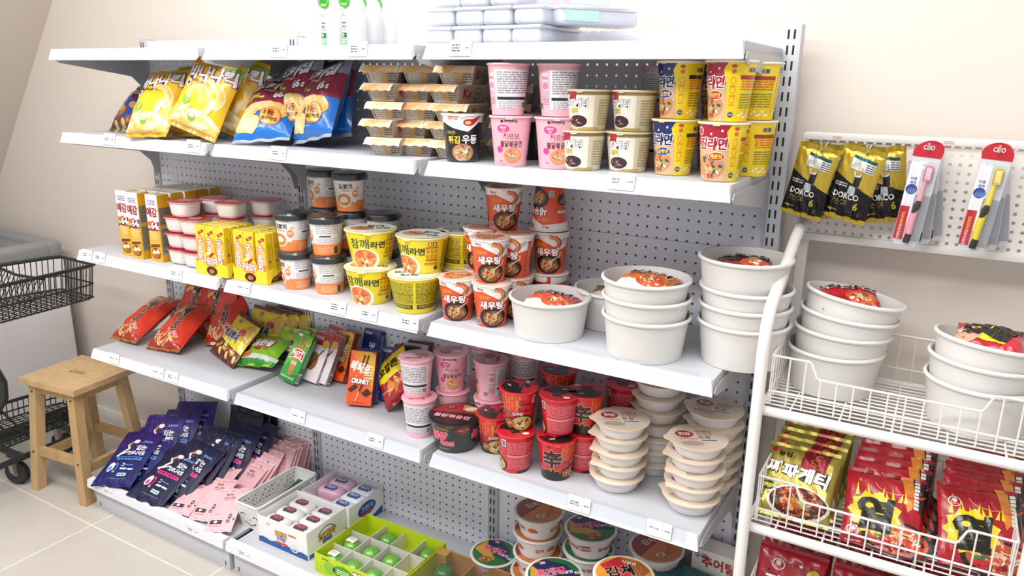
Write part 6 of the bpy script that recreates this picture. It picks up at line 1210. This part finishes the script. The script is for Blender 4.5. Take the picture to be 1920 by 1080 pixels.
rows('small_bag', 'snack_bag', 'snack', 'small dark snack bags', [
    ((.74, -.1, .625), (-.436, 0, .05), 'small dark purple snack bag behind the green biscuit bag', .625),
    ((.8, -.065, .625), (-.314, 0, -.05), 'small dark purple snack bag tucked behind the pretzel box', .625),
])
rows('corn_bag', 'snack_bag', 'snack', None, [
    ((1.33, -.206, .625), (-.653, -.765, .19), 'yellow and red corn snack bag slumped beside the front pink cups', .625),
])
rows('pretzel_box', 'snack_box', 'snack', None, [
    ((.868, -.216, .62), (-.563, .06, -.118), 'slim green pretzel stick box leaning back on the fourth shelf', .625),
])
rows('choco_stick_box', 'snack_box', 'snack', 'orange chocolate stick boxes', [
    ((.989, -.118, .621), (-.437, -.028, -.093), 'orange chocolate stick box standing farther back, left of the two orange ones', .625),
    ((1.184, -.229, .621), (-.374, .034, .392), 'orange chocolate stick box standing in front, nearest of the two orange ones', .625),
])
rows('almond_box', 'snack_box', 'snack', 'pale chocolate stick boxes with a red band', [
    ((.923, -.174, .62), (-.511, .06, -.066), 'pale chocolate stick box with a red band leaning just behind the green pretzel box', .625),
    ((.955, -.164, .62), (-.476, .06, -.066), 'pale chocolate stick box leaning second behind the green pretzel box', .625),
    ((.928, -.096, .62), (-.354, .06, -.066), 'pale chocolate stick box at the back by the pegboard', .625),
])
rows('blue_box', 'snack_box', 'snack', 'dark blue chocolate stick boxes', [
    ((1.184, -.203, .621), (-.374, .034, .392), 'dark blue stick box directly behind the front orange box', .625),
    ((1.234, -.154, .621), (-.322, .034, .322), 'dark blue stick box leaning behind the front orange box, right side', .625),
    ((1.064, -.053, .621), (-.297, -.028, -.128), 'dark blue stick box at the back by the pegboard beside the rear orange one', .625),
])
rows('green_box', 'snack_box', 'snack', None, [
    ((1.259, -.114, .621), (-.27, .034, .287), 'dark green stick box behind the dark blue ones', .625),
])
rows('grey_box', 'snack_box', 'snack', None, [
    ((1.274, -.084, .621), (-.235, .034, .287), 'grey stick box between the dark green one and the maroon one', .625),
])
rows('maroon_box', 'snack_box', 'snack', None, [
    ((1.269, -.054, .621), (-.2, .034, .287), 'maroon stick box at the back by the pegboard above the pink cups', .625),
])
rows('bottle', 'bottle', 'bottle', 'clear bottles with green tags on the top shelf', [
    ((1.221, -.3, 1.671), (0, 0, .15), 'clear bottle with a green hang tag, front of the left row on the top shelf'),
    ((1.224, -.242, 1.671), (0, 0, .15), 'clear bottle with a green hang tag, middle of the left row on the top shelf'),
    ((1.227, -.184, 1.671), (0, 0, .15), 'clear bottle with a green hang tag, rear of the left row on the top shelf'),
    ((1.29, -.3, 1.671), (0, 0, .15), 'clear bottle with a green hang tag, front of the right row on the top shelf'),
    ((1.293, -.242, 1.671), (0, 0, .15), 'clear bottle with a green hang tag, middle of the right row on the top shelf'),
    ((1.296, -.184, 1.671), (0, 0, .15), 'clear bottle with a green hang tag, rear of the right row on the top shelf'),
])
rows('clear_pack', 'plastic_pack', 'plastic container', 'clear plastic packs on the top shelf', [
    ((1.556, -.215, 1.671), (0, 0, -.02), 'clear plastic pack of white contents, left in the bottom row on the top shelf'),
    ((1.635, -.215, 1.671), (0, 0, 0), 'clear plastic pack of white contents, second in the bottom row on the top shelf'),
    ((1.713, -.215, 1.671), (0, 0, .02), 'clear plastic pack of white contents, third in the bottom row on the top shelf'),
    ((1.792, -.215, 1.671), (0, 0, -.02), 'clear plastic pack of white contents, fourth in the bottom row on the top shelf'),
    ((1.56, -.215, 1.712), (0, 0, 0), 'clear plastic pack of white contents, left in the middle row on the top shelf'),
    ((1.639, -.215, 1.712), (0, 0, .02), 'clear plastic pack of white contents, second in the middle row on the top shelf'),
    ((1.717, -.215, 1.712), (0, 0, -.02), 'clear plastic pack of white contents, third in the middle row on the top shelf'),
    ((1.796, -.215, 1.712), (0, 0, 0), 'clear plastic pack of white contents, fourth in the middle row on the top shelf'),
    ((1.576, -.215, 1.752), (0, 0, .02), 'clear plastic pack of white contents, left in the top row on the top shelf'),
    ((1.655, -.215, 1.752), (0, 0, -.02), 'clear plastic pack of white contents, second in the top row on the top shelf'),
    ((1.733, -.215, 1.752), (0, 0, 0), 'clear plastic pack of white contents, third in the top row on the top shelf'),
])
rows('blue_pack', 'plastic_pack', 'plastic container', None, [
    ((1.716, -.16, 1.793), (0, 0, -.5), 'clear plastic pack with a lilac label lying askew on top of the others'),
])
rows('pink_pack', 'plastic_pack', 'plastic container', None, [
    ((1.801, -.15, 1.752), (0, 0, -.85), 'clear plastic pack with a pink label lying askew near the right end of the pile'),
])
rows('mint_pack', 'plastic_pack', 'plastic container', None, [
    ((1.891, -.19, 1.712), (0, 0, -.62), 'clear plastic pack with a mint green label at the right end of the pile'),
])
rows('navy_blue_pouch', 'pouch', 'pouch', 'navy pouches with light blue bands', [
    ((.142, -.432, .128), (-1.124, -.125, .267), 'navy pouch with a light blue band, front of the left row on the base deck', .12),
    ((.168, -.389, .128), (-1.028, -.068, .245), 'navy pouch with a light blue band, second from the front in the left row', .114),
    ((.178, -.34, .128), (-.932, -.106, .289), 'navy pouch with a light blue band, third from the front in the left row', .114),
    ((.188, -.309, .128), (-.836, -.145, .333), 'navy pouch with a light blue band, fourth from the front in the left row', .114),
    ((.222, -.26, .128), (-.74, -.183, .202), 'navy pouch with a light blue band, fifth from the front in the left row', .114),
    ((.232, -.211, .128), (-.644, -.068, .245), 'navy pouch with a light blue band, sixth from the front in the left row', .114),
    ((.241, -.18, .128), (-.548, -.106, .289), 'navy pouch with a light blue band, seventh from the front in the left row', .114),
])
rows('navy_pink_pouch', 'pouch', 'pouch', 'navy pouches with pink bands', [
    ((.325, -.43, .12), (-1.117, .035, .017), 'navy pouch with a pink band, front of the right row on the base deck', .12),
    ((.367, -.38, .12), (-1.012, .093, -.004), 'navy pouch with a pink band, second from the front in the right row', .114),
    ((.393, -.324, .12), (-.908, .054, .039), 'navy pouch with a pink band, third from the front in the right row', .114),
    ((.419, -.286, .12), (-.803, .016, .083), 'navy pouch with a pink band, fourth from the front in the right row', .114),
    ((.469, -.23, .12), (-.698, -.023, -.048), 'navy pouch with a pink band, fifth from the front in the right row', .114),
    ((.495, -.174, .12), (-.593, .093, -.004), 'navy pouch with a pink band, sixth from the front in the right row', .114),
])
rows('navy_plain_pouch', 'pouch', 'pouch', 'dark navy pouches by the pegboard', [
    ((.44, -.105, .114), (-.279, 0, 0), 'very dark navy pouch standing by the pegboard, front of three', .114),
    ((.458, -.072, .114), (-.227, 0, 0), 'very dark navy pouch standing by the pegboard, middle of three', .114),
    ((.476, -.039, .114), (-.175, 0, 0), 'very dark navy pouch standing by the pegboard, rear of three', .114),
])
rows('pink_pouch', 'pouch', 'pouch', 'pale pink pouches on the base deck', [
    ((.491, -.413, .128), (-1.347, -.026, .257), 'pale pink pouch at the front edge beside the navy pouches', .12),
    ((.588, -.396, .128), (-1.14, -.094, .182), 'pale pink pouch at the front, second from the navy pouches', .116),
    ((.707, -.418, .128), (-1.172, -.136, .402), 'pale pink pouch at the front edge beside the smiling basket', .122),
    ((.495, -.295, .114), (-1.012, -.044, -.07), 'pale pink pouch, number one from the front in the left rear row', .114),
    ((.507, -.258, .114), (-.916, 0, -.052), 'pale pink pouch, number two from the front in the left rear row', .114),
    ((.519, -.221, .114), (-.82, .044, -.035), 'pale pink pouch, number three from the front in the left rear row', .114),
    ((.531, -.184, .114), (-.724, -.044, -.017), 'pale pink pouch, number four from the front in the left rear row', .114),
    ((.543, -.147, .114), (-.628, 0, 0), 'pale pink pouch, number five from the front in the left rear row', .114),
    ((.555, -.11, .114), (-.532, .044, .017), 'pale pink pouch, number six from the front in the left rear row', .114),
    ((.6, -.285, .114), (-.977, -.044, -.07), 'pale pink pouch, number one from the front in the middle rear row', .114),
    ((.608, -.251, .114), (-.881, 0, -.052), 'pale pink pouch, number two from the front in the middle rear row', .114),
    ((.616, -.217, .114), (-.785, .044, -.035), 'pale pink pouch, number three from the front in the middle rear row', .114),
    ((.624, -.183, .114), (-.689, -.044, -.017), 'pale pink pouch, number four from the front in the middle rear row', .114),
    ((.632, -.149, .114), (-.593, 0, 0), 'pale pink pouch, number five from the front in the middle rear row', .114),
    ((.64, -.115, .114), (-.497, .044, .017), 'pale pink pouch, number six from the front in the middle rear row', .114),
    ((.648, -.081, .114), (-.401, -.044, -.07), 'pale pink pouch, number seven from the front in the middle rear row', .114),
    ((.658, -.135, .114), (-.524, -.044, -.07), 'pale pink pouch, number one from the front in the right rear row', .114),
    ((.661, -.12, .114), (-.482, 0, -.052), 'pale pink pouch, number two from the front in the right rear row', .114),
    ((.664, -.104, .114), (-.44, .044, -.035), 'pale pink pouch, number three from the front in the right rear row', .114),
    ((.667, -.089, .114), (-.398, -.044, -.017), 'pale pink pouch, number four from the front in the right rear row', .114),
    ((.67, -.073, .114), (-.356, 0, 0), 'pale pink pouch, number five from the front in the right rear row', .114),
    ((.673, -.058, .114), (-.314, .044, .017), 'pale pink pouch, number six from the front in the right rear row', .114),
    ((.676, -.042, .114), (-.272, -.044, -.07), 'pale pink pouch, number seven from the front in the right rear row', .114),
    ((.679, -.027, .114), (-.23, 0, -.052), 'pale pink pouch, number eight from the front in the right rear row', .114),
])
rows('green_pack', 'flat_pack', 'pack', 'flat dark green packs in the basket', [
    ((.77, -.115, .15), (.244, 0, .05), 'flat dark green pack at the back of the white basket'),
    ((.766, -.262, .118), (-.07, 0, -.05), 'flat dark green pack at the front of the white basket'),
])
rows('white_pack', 'flat_pack', 'pack', 'white film packs in the basket', [
    ((.768, -.205, .118), (.052, 0, .02), 'white film pack lying in the middle of the basket'),
    ((.772, -.125, .122), (.14, 0, .02), 'white film pack under the green one at the back of the basket'),
])
rows('cake_box', 'cake_box', 'cake box', None, [
    ((.949, -.27, .112), (0, 0, 0), 'white carton of wrapped cakes with a clear top, in front on the base deck'),
])
rows('cake_box_blue', 'cake_box', 'cake box', None, [
    ((.964, -.09, .112), (0, 0, -.01), 'white carton of pink and white cakes with a blue badge, behind the front carton'),
])
rows('white_cake', 'wrapped_cake', 'cake', 'white wrapped cakes in the front carton', [
    ((.896, -.326, .144), (0, 0, 0), 'white wrapped cake, front of the left row in the front carton'),
    ((.896, -.27, .144), (0, 0, .05), 'white wrapped cake, middle of the left row in the front carton'),
    ((.896, -.214, .144), (0, 0, 0), 'white wrapped cake, rear of the left row in the front carton'),
    ((1.002, -.326, .144), (0, 0, .05), 'white wrapped cake, front of the right row in the front carton'),
    ((1.002, -.27, .144), (0, 0, 0), 'white wrapped cake, middle of the right row in the front carton'),
    ((1.002, -.214, .144), (0, 0, .05), 'white wrapped cake, rear of the right row in the front carton'),
])
rows('blue_cake', 'wrapped_cake', 'cake', 'white wrapped cakes with navy stickers in the rear carton', [
    ((1.017, -.146, .144), (0, 0, 0), 'white wrapped cake with a navy sticker, front of the right row in the rear carton'),
    ((1.017, -.09, .144), (0, 0, .03), 'white wrapped cake with a navy sticker, middle of the right row in the rear carton'),
    ((1.017, -.034, .144), (0, 0, .06), 'white wrapped cake with a navy sticker, rear of the right row in the rear carton'),
])
rows('pink_cake', 'wrapped_cake', 'cake', 'pink wrapped cakes in the rear carton', [
    ((.911, -.09, .144), (0, 0, .1), 'pink wrapped cake, front of two in the rear carton'),
    ((.911, -.034, .144), (0, 0, .1), 'pink wrapped cake, rear of two in the rear carton'),
])
rows('basket', 'basket', 'basket', None, [
    ((.768, -.205, .112), (0, 0, .01), 'white plastic basket with round holes and a smiling face on its end'),
])
rows('grid_box', 'grid_box', 'display box', None, [
    ((1.276, -.258, .112), (0, 0, 0), 'lime green display box divided into twelve cells for green sweets'),
])
rows('mochi_cup', 'mochi_cup', 'sweet', 'green sweets in the divided box', [
    ((1.236, -.341, .115), (0, 0, .3), 'green sweet in a clear dome, front row, second cell of the lime box'),
    ((1.316, -.341, .115), (0, 0, .6), 'green sweet in a clear dome, front row, third cell of the lime box'),
    ((1.236, -.258, .115), (0, 0, .3), 'green sweet in a clear dome, middle row, second cell of the lime box'),
    ((1.316, -.258, .115), (0, 0, .6), 'green sweet in a clear dome, middle row, third cell of the lime box'),
    ((1.236, -.175, .115), (0, 0, .3), 'green sweet in a clear dome, rear row, second cell of the lime box'),
    ((1.396, -.175, .115), (0, 0, .9), 'green sweet in a clear dome, rear row, fourth cell of the lime box'),
])
rows('mochi_cup_label', 'mochi_cup', 'sweet', 'green sweets in the divided box', [
    ((1.156, -.341, .115), (0, 0, 0), 'green sweet in a stickered clear dome, front row, first cell of the lime box'),
    ((1.156, -.258, .115), (0, 0, 0), 'green sweet in a stickered clear dome, middle row, first cell of the lime box'),
])
rows('kraft_box', 'kraft_box', 'display box', None, [
    ((1.557, -.245, .112), (0, 0, 0), 'brown kraft box with a clear cover holding round green cakes'),
])
rows('green_cake', 'green_cake', 'cake', 'round green cakes in the kraft box', [
    ((1.485, -.215, .115), (0, 0, 0), 'round green cake at the left in the kraft box'),
    ((1.592, -.215, .115), (0, 0, 0), 'round green cake at the right in the kraft box'),
])
rows('soup_green', 'soup_bowl', 'cup noodles', 'white ribbed soup bowls on the base deck', [
    ((1.906, -.108, .113), (0, 0, .349), 'white ribbed soup bowl, bottom of the stack second from the upright under the bowls shelf'),
    ((1.912, -.105, .181), (0, 0, .995), 'white ribbed soup bowl, second of the stack second from the upright under the bowls shelf'),
    ((1.908, -.102, .249), (0, 0, .593), 'white ribbed soup bowl, third of the stack second from the upright under the bowls shelf'),
    ((1.914, -.106, .318), (0, 0, 1.239), 'white ribbed soup bowl, top of the stack second from the upright under the bowls shelf'),
    ((1.913, -.348, .113), (0, 0, .349), 'white ribbed soup bowl, bottom of the front stack with a green and navy lid'),
    ((1.919, -.345, .181), (0, 0, .995), 'white ribbed soup bowl, second of the front stack with a green and navy lid'),
    ((1.915, -.342, .249), (0, 0, .593), 'white ribbed soup bowl, third of the front stack with a green and navy lid'),
    ((1.921, -.346, .318), (0, 0, 1.239), 'white ribbed soup bowl, top of the front stack with a green and navy lid'),
    ((1.59, -.095, .113), (0, 0, .5), 'single white ribbed soup bowl with a navy and green lid beside the kraft box'),
])
rows('soup_kimchi', 'soup_bowl', 'cup noodles', 'white ribbed soup bowls on the base deck', [
    ((1.739, -.103, .113), (0, 0, .349), 'white ribbed soup bowl, bottom of the stack beside the upright under the bowls shelf'),
    ((1.745, -.1, .181), (0, 0, .995), 'white ribbed soup bowl, second of the stack beside the upright under the bowls shelf'),
    ((1.741, -.097, .249), (0, 0, .593), 'white ribbed soup bowl, third of the stack beside the upright under the bowls shelf'),
    ((1.747, -.102, .318), (0, 0, 1.239), 'white ribbed soup bowl, top of the stack beside the upright under the bowls shelf'),
    ((2.096, -.098, .113), (0, 0, .349), 'white ribbed soup bowl, bottom of the rear stack nearest the rack'),
    ((2.102, -.095, .181), (0, 0, .995), 'white ribbed soup bowl, second of the rear stack nearest the rack'),
    ((2.098, -.092, .249), (0, 0, .593), 'white ribbed soup bowl, third of the rear stack nearest the rack'),
    ((2.104, -.097, .318), (0, 0, 1.239), 'white ribbed soup bowl, top of the rear stack nearest the rack'),
])
rows('soup_yellow', 'soup_bowl', 'cup noodles', 'white ribbed soup bowls on the base deck', [
    ((2.1, -.348, .113), (0, 0, .349), 'white ribbed soup bowl, bottom of the front stack with a yellow and red lid'),
    ((2.106, -.345, .181), (0, 0, .995), 'white ribbed soup bowl, second of the front stack with a yellow and red lid'),
    ((2.102, -.342, .249), (0, 0, .593), 'white ribbed soup bowl, third of the front stack with a yellow and red lid'),
    ((2.108, -.346, .318), (0, 0, 1.239), 'white ribbed soup bowl, fourth of the front stack with a yellow and red lid'),
    ((2.104, -.343, .387), (0, 0, .838), 'white ribbed soup bowl, top of the front stack with a yellow and red lid'),
    ((1.735, -.255, .113), (0, 0, .2), 'single white ribbed soup bowl with a yellow lid in front of the first soup stack'),
])
rows('teal_box', 'carton', 'carton', None, [
    ((2.205, -.135, .113), (0, 0, -.1), 'tall dark teal carton on the base deck beside the rack leg'),
])
rows('print_box', 'carton', 'carton', None, [
    ((2.262, -.055, .113), (0, 0, -.05), 'tall carton with a white printed panel behind the teal one'),
])
rows('white_tub', 'paper_tub', 'tub', 'white paper tubs on the rack', [
    ((2.478, -.122, .946), (0, 0, 0), 'white paper tub, bottom of the tilting stack of four on the rack'),
    ((2.483, -.122, .989), (-.026, .038, 0), 'white paper tub, second of the tilting stack of four on the rack'),
    ((2.488, -.122, 1.026), (-.052, .079, 0), 'white paper tub, third of the tilting stack of four on the rack'),
    ((2.491, -.122, 1.065), (-.079, .131, 0), 'white paper tub, top of the tilting stack of four on the rack'),
    ((2.752, -.168, .946), (0, 0, 0), 'white paper tub, bottom of the stack of three at the right on the rack'),
    ((2.75, -.168, .987), (-.038, .035, 0), 'white paper tub, middle of the stack of three at the right on the rack'),
    ((2.752, -.168, 1.026), (-.077, .07, 0), 'white paper tub, top of the stack of three at the right on the rack'),
])
rows('red_packet_small', 'noodle_packet', 'packet noodles', 'noodle packets in the white tubs', [
    ((2.507, -.185, 1.139), (-1.431, 0, .209), 'red noodle packet lying in the top tub of the tilting stack on the rack'),
])
rows('hot_packet_small', 'noodle_packet', 'packet noodles', 'noodle packets in the white tubs', [
    ((2.745, -.227, 1.104), (-1.396, 0, -.105), 'red noodle packet with yellow and black print in the right tub on the rack'),
])
rows('red_white_packet', 'noodle_packet', 'packet noodles', 'noodle packets in the white tubs', [
    ((1.851, -.323, 1.065), (-1.501, 0, .14), 'red and cream noodle packet in the lone white tub beside the orange cups'),
])
rows('orange_packet', 'noodle_packet', 'packet noodles', 'noodle packets in the white tubs', [
    ((2.082, -.33, 1.15), (-1.484, 0, -.07), 'orange and white noodle packet in the top tub of the front stack of three'),
])
rows('dark_packet', 'noodle_packet', 'packet noodles', 'noodle packets in the white tubs', [
    ((2.3, -.26, 1.203), (-1.518, 0, .244), 'dark brown noodle packet in the top tub beside the shelf end'),
])
rows('brown_packet', 'noodle_packet', 'packet noodles', 'noodle packets in the white tubs', [
    ((1.951, -.169, 1.061), (-1.501, 0, .087), 'brown noodle packet in the half hidden white tub'),
])
rows('black_bean_packet', 'noodle_packet', 'packet noodles', 'gold noodle packets on the rack', [
    ((2.45, -.263, .668), (-.737, -.038, -.024), 'gold black-bean noodle packet, front of the gold row on the rack', .668),
    ((2.454, -.222, .668), (-.667, .003, -.024), 'gold black-bean noodle packet, second of the gold row on the rack', .668),
    ((2.458, -.18, .668), (-.597, -.011, -.024), 'gold black-bean noodle packet, third of the gold row on the rack', .668),
    ((2.462, -.14, .668), (-.527, -.024, -.024), 'gold black-bean noodle packet, fourth of the gold row on the rack', .668),
    ((2.466, -.099, .668), (-.457, -.038, -.024), 'gold black-bean noodle packet, rearmost of the gold row on the rack', .668),
])
rows('hot_packet', 'noodle_packet', 'packet noodles', 'red noodle packets in the middle row on the rack', [
    ((2.628, -.28, .668), (-.873, -.003, .087), 'red hot noodle packet, front of the middle row on the rack', .668),
    ((2.631, -.239, .668), (-.785, .038, .087), 'red hot noodle packet, second of the middle row on the rack', .668),
    ((2.634, -.198, .668), (-.698, .024, .087), 'red hot noodle packet, third of the middle row on the rack', .668),
    ((2.637, -.157, .668), (-.611, .01, .087), 'red hot noodle packet, fourth of the middle row on the rack', .668),
    ((2.64, -.116, .668), (-.524, -.003, .087), 'red hot noodle packet, rearmost of the middle row on the rack', .668),
])
rows('hot_packet_logo', 'noodle_packet', 'packet noodles', 'red noodle packets in the right row on the rack', [
    ((2.806, -.256, .668), (-.764, .003, .191), 'red hot noodle packet with a pale logo, front of the right row on the rack', .668),
    ((2.808, -.215, .668), (-.677, .045, .191), 'red hot noodle packet with a pale logo, second of the right row on the rack', .668),
    ((2.81, -.174, .668), (-.59, .031, .191), 'red hot noodle packet with a pale logo, third of the right row on the rack', .668),
    ((2.812, -.133, .668), (-.502, .017, .191), 'red hot noodle packet with a pale logo, fourth of the right row on the rack', .668),
    ((2.814, -.092, .668), (-.415, .003, .191), 'red hot noodle packet with a pale logo, rearmost of the right row on the rack', .668),
])
rows('red_packet', 'noodle_packet', 'packet noodles', 'red noodle packets on the lowest rack shelf', [
    ((2.455, -.245, .391), (-.524, .035, .052), 'red noodle packet on the lowest basket, front of the left row', .391),
    ((2.455, -.185, .391), (-.454, .035, .052), 'red noodle packet on the lowest basket, second of the left row', .391),
    ((2.455, -.125, .391), (-.384, .035, .052), 'red noodle packet on the lowest basket, third of the left row', .391),
    ((2.455, -.065, .391), (-.314, .035, .052), 'red noodle packet on the lowest basket, rear of the left row', .391),
    ((2.617, -.245, .391), (-.524, .035, .052), 'red noodle packet on the lowest basket, front of the middle row', .391),
    ((2.617, -.185, .391), (-.454, .035, .052), 'red noodle packet on the lowest basket, second of the middle row', .391),
    ((2.617, -.125, .391), (-.384, .035, .052), 'red noodle packet on the lowest basket, third of the middle row', .391),
    ((2.617, -.065, .391), (-.314, .035, .052), 'red noodle packet on the lowest basket, rear of the middle row', .391),
    ((2.779, -.245, .391), (-.524, .035, .052), 'red noodle packet on the lowest basket, front of the right row', .391),
    ((2.779, -.185, .391), (-.454, .035, .052), 'red noodle packet on the lowest basket, second of the right row', .391),
    ((2.779, -.125, .391), (-.384, .035, .052), 'red noodle packet on the lowest basket, third of the right row', .391),
    ((2.779, -.065, .391), (-.314, .035, .052), 'red noodle packet on the lowest basket, rear of the right row', .391),
])
bank(4, 1.079, (('~', '~'), '~'), 'white price tag on the top shelf edge left of the green tagged bottles')
bank(4, 1.348, (('~', '~', '~'), '~'), 'white price tag on the top shelf edge under the green tagged bottles')
bank(4, 1.649, (('~', '~', '~'), '~'), 'white price tag on the top shelf edge under the clear packs')
bank(1, .29, (('~', '~'), '~'), 'white price tag on the second shelf edge at the left end under the nut bag')
bank(1, .7, (('~', '~'), '~'), 'white price tag on the second shelf edge between the yellow bags and the chip bags')
bank(1, 1.052, (('~', '~'), '~'), 'white price tag on the second shelf edge under the blue chip bags')
bank(1, 2.051, (('짜파게티', '범벅면'), '1200원'), 'white price tag on the second shelf edge under the cream cups')
bank(2, .075, (('~', '~'), '~'), 'white price tag on the third shelf edge at the far left end, first of two')
bank(2, .15, (('~', '~'), '~'), 'white price tag on the third shelf edge at the far left end, second of two')
bank(2, .555, (('~', '~'), '~'), 'white price tag on the third shelf edge left of the yellow display trays')
bank(2, .866, (('~',), '~'), 'white price tag on the third shelf edge under the right yellow display tray')
bank(2, 1.241, (('~', '~', '~'), '~'), 'white price tag on the third shelf edge under the black-lidded cups')
bank(2, 1.351, (('~', '~'), '~'), 'white price tag on the third shelf edge under the left yellow bowl')
bank(2, 1.487, (('~', '~'), '~'), 'white price tag on the third shelf edge at the joint under the right yellow bowl')
bank(3, .154, (('~',), '~'), 'white price tag on the fourth shelf edge below the lying red shrimp bags')
bank(3, .402, (('~',), '~'), 'white price tag on the fourth shelf edge left one of two next to each other')
bank(3, .478, (('~', '~'), '~'), 'white price tag on the fourth shelf edge right one of two next to each other')
bank(3, 1.059, (('~',), '~'), 'white price tag on the fourth shelf edge below the orange boxes')
bank(3, 1.357, (('~', '~'), '~'), 'white price tag on the fourth shelf edge below the front pink cups')
bank(3, 1.987, (('삼양 불닭', '볶음면(105g)'), '1,800원'), 'white price tag on the fourth shelf edge below the red noodle cups')
bank(3, 2.187, (('햇반 (210g)',), '1,800원'), 'white price tag on the fourth shelf edge below the front right bowls')
bank(0, .136, (('~', '~'), '~'), 'white price tag on the base edge at the left end below the navy pouch')
bank(0, .607, (('~', '~'), '~'), 'white price tag on the base edge at the right part of the first bay')
bank(0, .86, (('~', '~'), '~'), 'white price tag on the base edge at the joint below the smiling basket')
